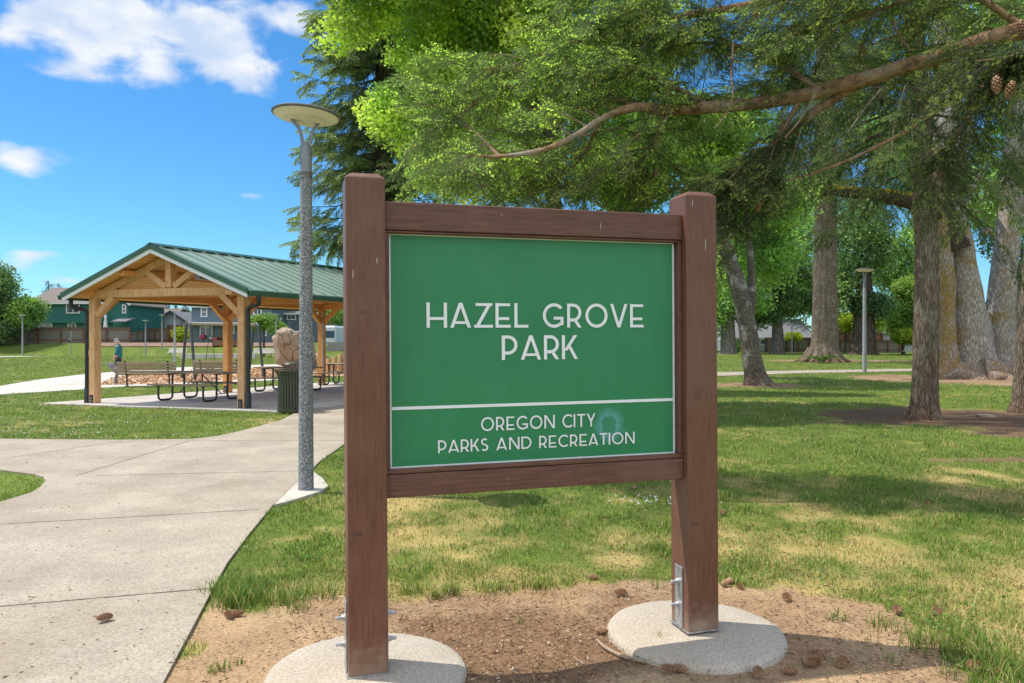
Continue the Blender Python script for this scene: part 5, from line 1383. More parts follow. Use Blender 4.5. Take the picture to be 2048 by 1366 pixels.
# black metal fence
mf = empty('metal_fence', (xx(1432, 96), 96, 0), 0, 'black metal picket fence left of the leaning trunk on the right lawn', 'fence')
m = MB(); ln = xx(1532, 96) - xx(1425, 96)
k = 0
while k < ln: m.box((k, 0, .82), (.035, .035, 1.65)); k += .19
m.box((ln / 2, 0, 1.5), (ln, .04, .05)); m.box((ln / 2, 0, .2), (ln, .04, .05)); m.build('picket_panel', MT['steel_dark'], mf)
m = MB(); m.box((ln, 0, .95), (.12, .12, 1.9)); m.build('post', MT['fence_red'], mf)
# block wall, shed and camper right of the shelter
MT['block'] = pm('grey_block', (.30, .30, .30), (.21, .21, .21), rough=.9, scale=5, bump=.2)
bw = empty('block_wall', P(680, 702, 78), 0, 'grey concrete block wall beyond the right shelter post', 'wall')
bw.location.z = 0
m = MB()
for r_ in range(7):
    for k in range(8): m.box((-1.3 + k * .42 + (.2 if r_ % 2 else 0), 0, .1 + r_ * .205), (.405, .2, .195))
m.build('blockwork', MT['block'], bw)
cp = P(664, 690, 84); cmp_ = empty('camper', (cp.x, cp.y, tz(cp.x, cp.y)), 0, 'white and blue camper parked beyond the block wall by the sign post', 'camper')
MT['camper'] = pm('camper_white', (.62, .66, .70), (.52, .56, .6), rough=.4, bump=.0); MT['blue_dark'] = pm('blue_glass', (.04, .09, .15), (.02, .05, .09), rough=.15, bump=.0)
zb0 = zz(690, 84) - cmp_.location.z; zt0 = zz(652, 84) - cmp_.location.z
m = MB(); m.box((0, 0, (zb0 + zt0) / 2), (1.9, 4.5, zt0 - zb0)); m.build('body', MT['camper'], cmp_, bevel=.18)
m = MB(); m.box((0, -2.26, zt0 - .95), (1.6, .05, .75)); m.build('windscreen', MT['blue_dark'], cmp_, bevel=.01)
m = MB(); m.box((0, -1.2, zt0 + .1), (.8, .9, .2)); m.box((.3, .5, zt0 + .08), (.5, .5, .16)); m.build('roof_unit', MT['steel_dark'], cmp_, bevel=.04)
for sx_ in (-.75, .75):
    m = MB(); m.lathe([(.30, -.12), (.34, -.08), (.34, .08), (.30, .12)], 14, (sx_, -1.4, .34), rot=Matrix.Rotation(PI / 2, 3, 'Y')); m.build('wheel', MT['steel_dark'], cmp_)
# planting strip under the far fences, low planter wall
MT['bed'] = pm('garden_bed_soil', (.30, .19, .13), (.16, .11, .08), rough=.95, scale=3, bump=.5, dist=.05)
def bed(px0, px1, y0, y1, Y0, Y1):
    pts = [(xx(px0, Y0), Y0), (xx(px1, Y0), Y0), (xx(px1, Y1), Y1), (xx(px0, Y1), Y1)]
    m = MB(); n = 14
    for k in range(n):
        for j in range(4):
            q = []
            for a, b_ in ((k, j), (k + 1, j), (k + 1, j + 1), (k, j + 1)):
                t, u = a / n, b_ / 4; x0_ = pts[0][0] + (pts[1][0] - pts[0][0]) * t; x1_ = pts[3][0] + (pts[2][0] - pts[3][0]) * t
                x = x0_ + (x1_ - x0_) * u; y = Y0 + (Y1 - Y0) * u; q.append((x, y, tz(x, y) + .06))
            m.add(q, [(0, 1, 2, 3)])
    tag(m.build('garden_bed', MT['bed']), kind='structure')
bed(195, 560, 0, 0, 79.5, 82.5)
pw = P(437, 706, 66); wl = empty('planter_wall', (pw.x, pw.y, 0), 0, 'low pale curb wall with weeds in front, beyond the second bench', 'planter')
m = MB(); m.box((0, 0, .22), (6.6, .5, .45)); m.build('curb', MT['pad'], wl, bevel=.02)
for k, (px, lab) in enumerate(((446, 'brown raised planter box left of the rear shelter post, behind the swing'), (483, 'brown raised planter box just right of the rear shelter post'))):
    p = P(px, 690, 80); pl_ = empty('planter_box', (p.x, p.y, tz(p.x, p.y)), 0, lab, 'planter', None)
    m = MB()
    for s in (-1, 1): m.box((0, s * .5, .28), (1.9, .06, .55)); m.box((s * .92, 0, .28), (.06, .94, .55))
    m.build('frame', MT['fence_red'], pl_); m = MB(); m.box((0, 0, .25), (1.78, .94, .4)); m.build('soil', MT['bed'], pl_)
# ------------------------------------------------------------------ vegetation
B_FIR = bark_mat('fir_bark', (.36, .29, .21), (.12, .09, .065), sx=26, sz=3.6, bump=.8, lichen=(.34, .32, .26), foot=(.75, .52, .42), foot_h=.5)
B_FIRB = pm('fir_branch_bark', (.40, .255, .155), (.13, .078, .048), rough=.9, scale=11, bump=.9, dist=.03, fine=55, contrast=(.34, .62), detail=9, dirt=(.40, .38, .31), dirt_scale=3.2, spec=.15)
B_MAPLE = bark_mat('maple_bark', (.52, .49, .45), (.24, .21, .185), sx=13, sz=3.2, bump=.7, moss=(.25, .155, .022), moss_amt=.52, lichen=(.24, .20, .16), foot=(.85, .55, .34), foot_h=1.3)
B_LEAN = bark_mat('lichen_bark', (.27, .235, .19), (.10, .08, .065), sx=20, sz=8, bump=.5, lichen=(.46, .46, .43), foot=(.75, .5, .38), foot_h=.7)
B_DARK = bark_mat('dark_bark', (.16, .125, .095), (.06, .047, .036), sx=6, sz=1.5, bump=.7)
B_MOSS = bark_mat('mossy_limb', (.11, .085, .06), (.04, .03, .022), sx=8, sz=8, bump=.7)
B_GREY = bark_mat('grey_bark', (.30, .27, .24), (.13, .11, .095), sx=6, sz=1.5, bump=.7)
LEAF = leaf_mat('broad_leaf', trans=.40, rough=.45, tint=(1.15, 1.2, .65))
NEEDLE = leaf_mat('fir_needle', trans=.34, rough=.5, spec=.35, tint=(1.25, 1.35, .6))
GRASSM = leaf_mat('grass_blade', trans=.30, rough=.55, spec=.25, tint=(1.15, 1.2, .6))

def spray_hi(seed, Ln=1.0, fk=1.0, tp=.7, bk=1.0, needle=.028, nw=.0078, step=.0185):
    r = np.random.default_rng(seed)
    segs = []
    t = np.linspace(0, 1, 14)
    main = np.stack([t * Ln, .10 * np.sin(t * 2.4 + seed) * Ln, -.12 * t ** 2 * Ln], 1); segs.append((main, .005, 1))
    s = 1
    for tt in np.arange(.08, .98, .058):
        s = -s
        i = tt * 13; k = int(i); p = main[k] * (1 - (i - k)) + main[k + 1] * (i - k)
        ln = (.40 * (1 - .70 * tt) + .03) * r.uniform(.7, 1.15) * Ln
        d = np.array([.72 + r.uniform(-.12, .12), s * (.68 + r.uniform(-.1, .1)), -.10 + r.uniform(-.25, .2)]); d /= np.linalg.norm(d)
        u = np.linspace(0, 1, 6)[:, None]
        pts = p + d * ln * u + np.array([0, 0, -.16 * ln]) * u ** 2
        segs.append((pts, .0026, 1))
        for w in (.45, .72):
            if ln > .18 and r.random() < .8:
                q = pts[int(w * 5)]; d2 = d * .7 + np.array([.35, -s * .5 * r.uniform(.2, 1.0), -.25]); d2 /= np.linalg.norm(d2)
                l2 = ln * .38; segs.append((q + d2 * l2 * u + np.array([0, 0, -.2 * l2]) * u ** 2, .002, 1))
    V = []; Fc = []; C = []; o = 0
    for pts, rad, _ in segs:
        n = len(pts)
        # twig as a thin three sided strip
        d = np.gradient(pts, axis=0); d /= np.linalg.norm(d, axis=1)[:, None] + 1e-9
        a = np.cross(d, np.array([.1, .2, .97])); a /= np.linalg.norm(a, axis=1)[:, None] + 1e-9; b = np.cross(d, a)
        for k in range(3):
            V.append(pts + (a * math.cos(k * 2.094) + b * math.sin(k * 2.094)) * rad)
        for k in range(3):
            k2 = (k + 1) % 3; i = np.arange(n - 1)
            Fc.append(np.stack([o + k * n + i, o + k2 * n + i, o + k2 * n + i + 1], 1)); Fc.append(np.stack([o + k * n + i, o + k2 * n + i + 1, o + k * n + i + 1], 1))
        C.append(np.tile(np.array([[.13, .10, .06]]), (3 * n, 1))); o += 3 * n
        ln = np.linalg.norm(np.diff(pts, axis=0), axis=1).sum()
        m = max(6, int(ln / step * 2))
        u = r.random(m); u[: m // 8] = 1 - r.random(m // 8) * .06
        i = np.minimum((u * (n - 1)).astype(int), n - 2); f_ = u * (n - 1) - i
        p = pts[i] * (1 - f_)[:, None] + pts[i + 1] * f_[:, None]
        dd = d[i]; ph = r.random(m) * 2 * PI
        side = a[i] * np.cos(ph)[:, None] + b[i] * np.sin(ph)[:, None]
        nd = dd * r.uniform(.45, .95, m)[:, None] + side; nd /= np.linalg.norm(nd, axis=1)[:, None]
        tip = np.clip((u - (1 - .042 / max(ln, .03))) * 40, 0, 1)
        nl = needle * r.uniform(.75, 1.2, m) * (1 - .25 * tip)
        ws = np.cross(nd, r.normal(size=(m, 3))); ws /= np.linalg.norm(ws, axis=1)[:, None]
        w2 = nw * .5 * (1 + .35 * tip)
        V.append(np.stack([p + ws * w2[:, None], p - ws * w2[:, None], p + nd * nl[:, None]], 1).reshape(-1, 3))
        Fc.append(o + np.arange(3 * m).reshape(m, 3)); o += 3 * m
        if ln < .45:
            mt_ = 12; e_ = pts[-1]; dl = d[-1]
            nd2 = r.normal(size=(mt_, 3)) * .75 + dl * .9; nd2 /= np.linalg.norm(nd2, axis=1)[:, None]
            w3 = np.cross(nd2, r.normal(size=(mt_, 3))); w3 /= np.linalg.norm(w3, axis=1)[:, None]; w3 *= nw * 1.05
            l3 = needle * r.uniform(.8, 1.25, mt_) * r.uniform(.6, 1.5)
            V.append(np.stack([e_ + w3 - dl * .004, e_ - w3 - dl * .004, e_ + nd2 * l3[:, None]], 1).reshape(-1, 3)); 
            Fc.append(o + np.arange(3 * mt_).reshape(mt_, 3)); o += 3 * mt_
            tuft = np.array([.62, .72, .22]) * r.uniform(.7, 1.15) * fk if r.random() < tp else np.array([.14, .23, .09]) * bk
            extra_c = np.repeat(np.tile(tuft, (mt_, 1)) * r.uniform(.8, 1.15, mt_)[:, None], 3, 0)
        else: extra_c = None
        base = np.array([.098, .192, .086]) * r.uniform(.65, 1.45, m)[:, None]
        base = base * (1 + np.array([.25, .1, -.1]) * r.random(m)[:, None])
        fresh = np.array([.52, .63, .19]) * r.uniform(.75, 1.2, m)[:, None]
        base = base * bk; fresh = fresh * fk
        c = base * (1 - tip[:, None]) + fresh * tip[:, None]
        C.append(np.repeat(c, 3, 0))
        if extra_c is not None: C.append(extra_c)
    return np.concatenate(V), np.concatenate(Fc), np.concatenate(C)
def spray_lo(seed, Ln=1.0, q=1.0, wr=.17, tipc=(.20, .27, .075), basec=(.075, .125, .048)):
    """coarser spray for trees farther away: short overlapping needle bundles"""
    r = np.random.default_rng(seed + 100)
    c = []; d_ = []; ln_ = []; cl = []
    s = 1
    for tt in np.arange(.02, 1.0, .034 / q):
        s = -s
        p = np.array([tt * Ln, .06 * math.sin(tt * 3 + seed) * Ln, -.18 * tt * tt * Ln])
        l = (.38 * (1 - .7 * tt) + .05) * r.uniform(.7, 1.2) * Ln
        d = np.array([.75, s * .65, -.35 + r.uniform(-.3, .1)]); d /= np.linalg.norm(d)
        for u in np.linspace(.08, 1, 8):
            c.append(p + d * l * u + r.normal(size=3) * .012 * Ln + np.array([0, 0, -.2 * l * u * u])); dd = d + r.normal(size=3) * .28; d_.append(dd); ln_.append(.11 * Ln * r.uniform(.7, 1.2))
            k = u ** 3; cl.append((np.array(basec) * (1 - k) + np.array(tipc) * k) * r.uniform(.65, 1.35))
    v, f = leaf_quads(np.array(c), np.array(ln_), np.array(ln_) * wr, rng=r, dirs=np.array(d_))
    return v, f, np.repeat(np.array(cl), 4, 0)
HI = [spray_hi(0, tp=.95), spray_hi(1, tp=.25, bk=.9), spray_hi(2, tp=.8), spray_hi(3, tp=.12, bk=.8), spray_hi(4, tp=.6), spray_hi(5, tp=.4, bk=1.1)]
def place(templates, items, name, parent, mat, tint=None):
    """items: (pos, dir, scale, roll, brightness)"""
    V = []; Fc = []; C = []; o = 0
    for k, (p, d, s, roll, br) in enumerate(items):
        v, f, c = templates[k % len(templates)]
        x = np.array(d, float); x /= np.linalg.norm(x)
        z = np.array([0, 0, 1.0]) - x * x[2]; nz_ = np.linalg.norm(z)
        z = z / nz_ if nz_ > .05 else np.array([0, 1.0, 0])
        y = np.cross(z, x); cr, sr = math.cos(roll), math.sin(roll); y, z = y * cr + z * sr, z * cr - y * sr
        V.append(v @ np.stack([x, y, z]) * s + np.array(p)); Fc.append(f + o); C.append(c * br); o += len(v)
    return np_mesh(name, np.concatenate(V), np.concatenate(Fc), mat, parent, np.concatenate(C))

# ---- the old fir whose boughs hang over the sign (its trunk stands outside the picture at right)
FB = P(2420, 680, 6.2); FB.z = 0
fir = empty('fir_tree', FB, 0, 'big fir with cones whose long bare bough and fresh green tips hang over the sign', 'tree', 'conifers')
fo = np.array(-FB)
mb = MB(); stube(mb, [(Vector((0, 0, -.1)), .55), (Vector((0, 0, .5)), .42), (Vector((.1, 0, 4)), .36), (Vector((.1, .1, 9)), .28), (Vector((.1, .1, 15)), .12)], n=14, seg=5, wob=.05)
BR = {
 'M': ([(2380, -10, 6.2, 60), (2220, 25, 6.5, 56), (2048, 58, 6.8, 50), (1850, 120, 7.2, 44), (1720, 160, 7.5, 42), (1600, 192, 7.8, 39), (1500, 208, 8.0, 36), (1420, 214, 8.1, 34), (1330, 220, 8.3, 30), (1275, 214, 8.2, 26), (1215, 232, 8.1, 19), (1150, 272, 8.0, 17), (1085, 300, 8.0, 14), (1000, 313, 8.0, 11), (930, 312, 8.0, 5)], .02, .10),
 'A': ([(1735, 160, 7.5, 26), (1640, 215, 7.8, 24), (1550, 290, 8.0, 22), (1480, 370, 8.2, 20), (1415, 430, 8.4, 14)], .25, .14),
 'B': ([(1600, 200, 7.8, 14), (1545, 290, 7.9, 12), (1470, 350, 8.0, 7), (1380, 380, 8.1, 4)], .2, .12),
 'C': ([(1985, 84, 6.95, 16), (1940, 150, 7.05, 14), (1870, 225, 7.2, 12), (1720, 310, 7.5, 9), (1580, 360, 7.8, 6), (1420, 392, 8.0, 3)], .80, .12),
 'D': ([(1000, 313, 8.0, 8), (930, 245, 9.2, 7), (860, 175, 9.4, 4)], .0, .085),
 'E': ([(2380, -200, 6.2, 50), (1900, -90, 7.0, 40), (1500, 10, 7.8, 24), (1250, 50, 8.6, 14), (1080, 110, 9.0, 8), (930, 170, 9.4, 3)], .25, .085),
 'F': ([(2380, -300, 6.2, 45), (1800, -200, 7.4, 36), (1480, -100, 8.0, 22), (1300, -50, 8.4, 12), (1120, 0, 8.8, 5)], .3, .095),
 'H': ([(1420, 214, 8.1, 14), (1280, 150, 8.6, 10), (1060, 160, 9.1, 7), (860, 262, 9.5, 4)], .05, .085),
 'I': ([(1200, 240, 8.08, 10), (1150, 330, 8.8, 8), (1060, 368, 9.0, 6), (950, 372, 9.2, 4)], .05, .10),
 'J': ([(1640, 180, 7.7, 16), (1500, 100, 8.2, 12), (1330, 85, 8.7, 8), (1150, 115, 9.2, 4)], .1, .085),
 'K': ([(2048, 55, 6.8, 20), (1900, -20, 7.0, 14), (1700, 40, 7.4, 10), (1540, 85, 7.8, 5)], .1, .09),
 'N': ([(2150, 40, 6.7, 16), (1990, 150, 7.0, 12), (1930, 240, 7.2, 8), (1880, 330, 7.3, 4)], .2, .13),
 'O': ([(1330, 222, 8.3, 9), (1300, 300, 8.4, 7), (1250, 360, 8.6, 4)], .1, .10),
 'S': ([(2380, 20, 5.6, 22), (2250, 40, 4.4, 16), (2120, 78, 3.6, 9), (2020, 112, 3.4, 6), (1950, 122, 3.3, 3)], .55, .085),
}
items = []; cones = []
random.seed(21)
for k, (pts, t0, step) in BR.items():
    pr = [(P(a, b, Y), w / 2 / F * Y * .72) for a, b, Y, w in pts]
    stube(mb, [(p + Vector(fo), r) for p, r in pr], n=9, seg=5, wob=.07)
    q = spline([tuple(p) + (r,) for p, r in pr], 12)
    acc = 0; tot_ = len(q)
    for i in range(1, tot_):
        a, b = q[i - 1][:3], q[i][:3]; d = b - a; ln = np.linalg.norm(d); acc += ln
        if i / tot_ < t0 or ln < 1e-6: continue
        while acc > step:
            acc -= step; d_ = d / ln
            side = np.array([-d_[1], d_[0], 0]); side /= np.linalg.norm(side) + 1e-6
            bare = k == 'M' and i / tot_ < .93
            for s in (-1, 1):
                if bare and (s * side[1] < 0 or random.random() < .4): continue
                if random.random() < .35: continue
                dr = d_ * random.uniform(.3, .9) + side * s * random.uniform(.35, .9) + np.array([0, 0, random.uniform(-.6, .3)])
                scale = random.uniform(.32, .62) * (.75 if k == 'S' else 1.0)
                if bare: dr[2] = random.uniform(.2, .9)
                items.append((b + fo, dr, scale, random.uniform(-.5, .5), random.uniform(.7, 1.2)))
                if random.random() < .035: cones.append(b + fo + dr / np.linalg.norm(dr) * scale * .55 + np.array([0, 0, -.12 * scale - .03]))
# finishing tuft on every branch end
for k, (pts, t0, step) in BR.items():
    if k == 'S': continue
    q = spline([tuple(P(a, b, Y)) for a, b, Y, w in pts], 12); tot_ = len(q); acc = 0
    for i in range(1, tot_):
        a, b = q[i - 1], q[i]; d = b - a; ln = np.linalg.norm(d); acc += ln
        if i / tot_ < t0 + .04 or ln < 1e-6: continue
        if acc > .19:
            acc = 0; d_ = d / ln; side = np.array([-d_[1], d_[0], 0]); side /= np.linalg.norm(side) + 1e-6
            bare = k == 'M' and i / tot_ < .93
            for s in (-1, 1):
                if random.random() < .12 or (bare and s * side[1] < 0): continue
                hang = random.random() < .34 and k not in ('K', 'R', 'M', 'J')
                dr = d_ * random.uniform(.15, .9) + side * s * random.uniform(.4, 1.0) + np.array([0, 0, random.uniform(-1.0, -.45) if hang else random.uniform(-.25, .55)])
                if bare: dr[2] = random.uniform(.25, .9)
                dr /= np.linalg.norm(dr); L2 = random.uniform(.55, 1.25) * (1 - .35 * i / tot_)
                sp = [b, b + dr * L2 * .5, b + dr * L2 + np.array([0, 0, -.18 * L2])]
                stube(mb, [(Vector(sp[0] + fo), .009), (Vector(sp[1] + fo), .006), (Vector(sp[2] + fo), .003)], n=4, seg=4)
                qq = spline(sp, 5); m_ = int(L2 / .062)
                for j in range(m_):
                    u = .18 + .82 * (j + random.random()) / m_; jj = min(int(u * 10), 9); pb_ = qq[jj] + (qq[jj + 1] - qq[jj]) * (u * 10 - jj); dd = qq[jj + 1] - qq[jj]; dd /= np.linalg.norm(dd)
                    sd3 = np.cross(dd, np.array([0, 0, 1.0])); sd3 /= np.linalg.norm(sd3) + 1e-6
                    d3 = dd * .75 + sd3 * random.choice((-1, 1)) * random.uniform(.4, 1.0) + np.array([0, 0, random.uniform(-.5, .3)])
                    items.append((pb_ + fo, d3, random.uniform(.24, .46), random.uniform(-.6, .6), random.uniform(.75, 1.25)))
                    if random.random() < .02: cones.append(pb_ + fo + np.array([0, 0, -.06]))
                items.append((qq[-1] + fo, dr, .3, 0, 1.15))
print('fir sprays', len(items))
mb.build('trunk', B_FIRB, fir, smooth_deg=60)
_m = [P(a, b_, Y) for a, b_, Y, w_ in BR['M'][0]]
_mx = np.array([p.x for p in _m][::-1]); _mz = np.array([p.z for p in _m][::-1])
def _paint_light(it):  # light and shade put into spray colour: brighter left, darker below the bough
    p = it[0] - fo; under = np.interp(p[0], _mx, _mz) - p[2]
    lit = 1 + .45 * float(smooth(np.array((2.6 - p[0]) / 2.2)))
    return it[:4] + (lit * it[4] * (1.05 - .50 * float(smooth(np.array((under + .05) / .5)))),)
items = [_paint_light(i) for i in items]
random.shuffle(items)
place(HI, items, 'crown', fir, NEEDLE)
# dead hanging twigs
for pts in ([(1467, 85, 7.4), (1463, 150, 7.4), (1466, 190, 7.4), (1452, 228, 7.4), (1428, 258, 7.4)], [(1335, 232, 8.2), (1320, 268, 8.2), (1312, 300, 8.2)], [(1630, 190, 7.6), (1600, 240, 7.5), (1570, 275, 7.5)], [(1785, 40, 7.0), (1800, 75, 7.0), (1818, 95, 7.0)]):
    m = MB(); stube(m, [(P(*p) + Vector(fo), .012 - .002 * i) for i, p in enumerate(pts)], n=6, seg=4); m.build('dead_twig', B_FIRB, fir, smooth_deg=60)

# ---- cones
MT['cone'] = pm('cone_scale', (.48, .30, .18), (.27, .15, .085), rough=.7, scale=40, bump=.1)
def cone_mesh(Lc=.085, R=.021, n=52):
    m = MB(); g = PI * (3 - math.sqrt(5))
    m.lathe([(.002, 0), (R * .45, Lc * .2), (R * .5, Lc * .5), (R * .28, Lc * .85), (.001, Lc * .98)], 8)
    for k in range(n):
        t = (k + .5) / n; z = t * Lc * .95; r = R * (math.sin(PI * (t * .88 + .10)) ** .6)
        a = k * g; rad = Vector((math.cos(a), math.sin(a), 0)); tg = Vector((-math.sin(a), math.cos(a), 0)); up = Vector((0, 0, 1))
        p0 = rad * r * .5 + up * (z - .004); w = R * .36
        tip = rad * r * 1.34 + up * (z + .007); mid = rad * r * .95 + up * (z + .001)
        m.add([p0 - tg * w * .4, p0 + tg * w * .4, mid + tg * w, tip, mid - tg * w, p0 + up * .006], [(0, 1, 2, 3, 4), (5, 4, 3), (5, 3, 2), (5, 2, 1), (5, 0, 4)])
    return m
cone0 = cone_mesh().build('cone', MT['cone'], None)
cone0.parent = fir
random.seed(3); random.shuffle(cones)
cones = [np.array(P(1992, 152, 3.35)) + fo, np.array(P(2026, 162, 3.38)) + fo, np.array(P(2040, 40, 3.5)) + fo] + cones[:34]
for i, c in enumerate(cones):
    o = cone0 if i == 0 else cone0.copy()
    if i: COL.objects.link(o); o.parent = fir
    o.location = c; o.rotation_euler = (PI + random.uniform(-.3, .3), random.uniform(-.3, .3), random.uniform(0, 6)); o.scale = (.92,) * 3 if i < 3 else (1.15,) * 3
cm = cone0.data
GC = [((225, 1247), 'lone cone lying on the concrete path near the bottom left'), ((452, 1233), 'left of two cones under the long grass at the path edge'), ((488, 1231), 'right of two cones under the long grass at the path edge'),
      ((1176, 1160), 'cone at the grass edge left of the right footing, behind it'), ((1253, 1199), 'cone just beyond the back left of the right footing'), ((1190, 1280), 'big cone touching the left side of the right footing'),
      ((1443, 1178), 'left of three cones close behind the right post'), ((1456, 1171), 'middle of three cones close behind the right post'), ((1477, 1176), 'right of three cones close behind the right post'),
      ((1570, 1199), 'single cone on bare soil behind the right side of the right footing'), ((1794, 1223), 'cone on the soil edge near the grass at far right'), ((1882, 1227), 'cone half in the grass at far right, nearest the picture edge'),
      ((1605, 1342), 'leftmost cone of the heap by the front of the right footing'), ((1622, 1331), 'uppermost cone of the heap by the front of the right footing'), ((1634, 1344), 'lowest cone of the heap by the front of the right footing'),
      ((1651, 1328), 'cone right beside the heap at the front of the right footing'), ((1688, 1334), 'pale cone set apart to the right of the heap by the right footing'), ((1350, 1360), 'left cone cut by the bottom edge below the right footing'),
      ((1376, 1362), 'right cone of the pair cut by the bottom edge below the right footing'), ((1517, 1358), 'cone at the bottom edge under the shaded rim of the right footing'), ((1563, 1360), 'cone at the bottom edge left of the heap by the right footing'),
      ((1962, 1338), 'cone in the grass at the bottom right corner'), ((1271, 980), 'small dark cone on the lawn below the right end of the sign'), ((1862, 1006), 'small cone lying on the shaded lawn at right'), ((1452, 1031), 'small cone on the sunlit lawn just right of the right post')]
for (px, py), lab in GC:
    o = bpy.data.objects.new('pine_cone', cm); COL.objects.link(o); p = G(px, py)
    s = random.uniform(.85, 1.15); o.scale = (s,) * 3
    o.location = (p.x, p.y, (.046 if py == 1247 and px == 225 else .022 + float(mound(p.x, p.y)))); a = random.uniform(0, 6.28)
    o.rotation_euler = (PI / 2 + random.uniform(-.25, .15), 0, a)
    tag(o, lab, 'pine cone', 'fallen cones')
m = MB(); stube(m, [(G(1194, 1296) + Vector((0, 0, .045)), .007), (G(1212, 1312) + Vector((0, 0, .042)), .010), (G(1245, 1328) + Vector((0, 0, .04)), .010), (G(1292, 1340) + Vector((0, 0, .036)), .008)], n=8, seg=5, wob=.1)
stk = m.build('fallen_stick', MT['grey_wood'], None, smooth_deg=60); tag(stk, 'curved grey stick lying on the soil against the left side of the right footing', 'stick')
o = rock('stone', (.20, .12, .05), 12, MT['rock'], False); p = G(1972, 834); o.location = (p.x, p.y, .02); tag(o, 'flat brown stone on the dark soil between the two fir trunks at right', 'stone')

# ---- other firs
LO = [spray_lo(s) for s in range(4)]
MID = [spray_hi(s + 20, fk=.5, tp=.45, bk=.9, needle=.042, nw=.0105, step=.026) for s in range(4)]
LO_B = [spray_lo(s, wr=.30, tipc=(.40, .46, .16), basec=(.17, .25, .11)) for s in range(4)]
def conifer(name, lab, base, path, z0, H, Lmax, nb, bark, temps, droop=-.35, spray=.9, per=10, seed=1, top_taper=True, boughs=None, arc_=None, flare=1.0, group='conifers', bright=(.7, 1.2), lift=.0, wob=.05, ridge=None, nt_=14, sg=5):
    random.seed(seed)
    root = empty(name, base, 0, lab, 'tree', group); off = -Vector(base)
    mb = MB()
    stube(mb, [(p + off, r) for p, r in path], n=nt_, seg=sg, wob=0 if ridge else wob, ridge=ridge)
    q = spline([tuple(p + off) + (r,) for p, r in path], 8)
    items = []
    for k in range(nb + (boughs[0] if boughs else 0)):
        ex = k >= nb
        z = z0 + (H - z0) * ((k + random.random()) / nb) ** 1.05 if not ex else random.uniform(boughs[3], boughs[4])
        i = min(range(len(q)), key=lambda j: abs(q[j][2] - z)); s = Vector(q[i][:3]); s.z = z
        t = (z - z0) / (H - z0); ln = Lmax * (1 - t) ** .75 * random.uniform(.7, 1.1) if top_taper else Lmax * random.uniform(.6, 1.1)
        az_ = k * 2.4 + random.uniform(-.5, .5)
        if ex: az_ = math.radians(random.uniform(boughs[1], boughs[2])); ln = boughs[5] * random.uniform(.6, 1.1)
        if arc_: az_ = arc_[0] + (arc_[1] - arc_[0]) * random.random()
        d = Vector((math.cos(az_), math.sin(az_), droop * random.uniform(.6, 1.3))); d.normalize()
        pts = [s, s + d * ln * .5 + Vector((0, 0, .06 * ln)), s + d * ln + Vector((0, 0, (-.10 + lift) * ln))]
        wj = Vector((random.uniform(-.06, .06), random.uniform(-.06, .06), random.uniform(-.05, .08))) * ln; pts[1] = pts[1] + wj
        stube(mb, [(pts[0], max(.015, .010 * ln + .01)), (pts[1], .008 + .004 * ln), (pts[2], .004)], n=5, seg=4)
        sp = spline([tuple(p) for p in pts], 8)
        for j in range(per):
            u = .15 + .85 * (j + random.random()) / per; jj = min(int(u * 16), 15); b = sp[jj]; dd = sp[jj + 1] - sp[jj]; dd = dd / (np.linalg.norm(dd) + 1e-6)
            side = np.array([-dd[1], dd[0], 0]) * random.choice((-1, 1)) * random.uniform(.3, 1.0)
            items.append((b, dd * .7 + side + np.array([0, 0, random.uniform(-.9, .05)]), spray * random.uniform(.6, 1.15), random.uniform(-.5, .5), random.uniform(*bright)))
        items.append((sp[-2], np.array(d) + np.array([0, 0, .25]), spray * .8, 0, 1.2))
    mb.build('trunk', bark, root, smooth_deg=60)
    place(temps, items, 'crown', root, NEEDLE)
    return root
def pathpx(pts, Y): return [(P(a, b, Y), w / 2 / F * Y) for a, b, w in pts]
Y4 = EYE * F / 158
conifer('fir_tree', 'slender fir with a straight furrowed trunk standing on dark soil right of the sign', G(1850, 838), pathpx([(1850, 842, 62), (1850, 815, 53), (1851, 760, 49), (1853, 600, 46), (1851, 450, 42), (1838, 250, 40), (1827, 0, 35), (1820, -500, 22)], Y4), 5.0, 13.5, 2.9, 46, B_FIR, MID, droop=-.45, spray=.80, per=10, seed=5, boughs=(14, 140, 240, 6.0, 9.2, 4.2), ridge=bark_ridge(.10, 7, 1.6, .04, .5, .25, 5, 2), nt_=72, sg=34)
Y5 = EYE * F / 145
conifer('fir_tree', 'leaning fir trunk cut off by the right edge of the picture', G(2048, 825), pathpx([(2046, 828, 52), (2050, 780, 44), (2062, 600, 40), (2078, 400, 36), (2095, 100, 30), (2105, -300, 20)], Y5), 5.0, 13, 2.6, 28, B_FIR, MID, droop=-.5, spray=.75, per=8, seed=6, ridge=bark_ridge(.10, 7, 1.6, .04, .5, .2, 4, 6), nt_=64, sg=30)
Y6 = 56.0
bigfir = conifer('fir_tree', 'massive old fir with a thick flared trunk beyond the path', P(1645, 724, Y6) * 1, pathpx([(1646, 728, 76), (1647, 712, 60), (1649, 690, 52), (1650, 640, 48), (1650, 500, 44), (1651, 390, 41), (1650, 200, 36), (1650, -150, 26)], Y6), 13.5, 36, 8.0, 62, B_FIR, LO, droop=-.50, spray=2.4, per=10, seed=8, ridge=bark_ridge(.10, 6, .5, .05, 1.6, .3, 6, 1), nt_=56, sg=20)
m = MB()
random.seed(4)
for a in (200, 225, 160, 300, 330, 350, 260):
    t = math.radians(a); stube(m, [(Vector((math.cos(t) * .8, math.sin(t) * .8, 1.0)), .26), (Vector((math.cos(t) * 1.35, math.sin(t) * 1.3, .25)), .20), (Vector((math.cos(t) * 2.0, math.sin(t) * 1.8, -.02)), .10)], n=7, seg=4)
m.build('root_flare', B_FIR, bigfir, smooth_deg=60)
YS = 25.0
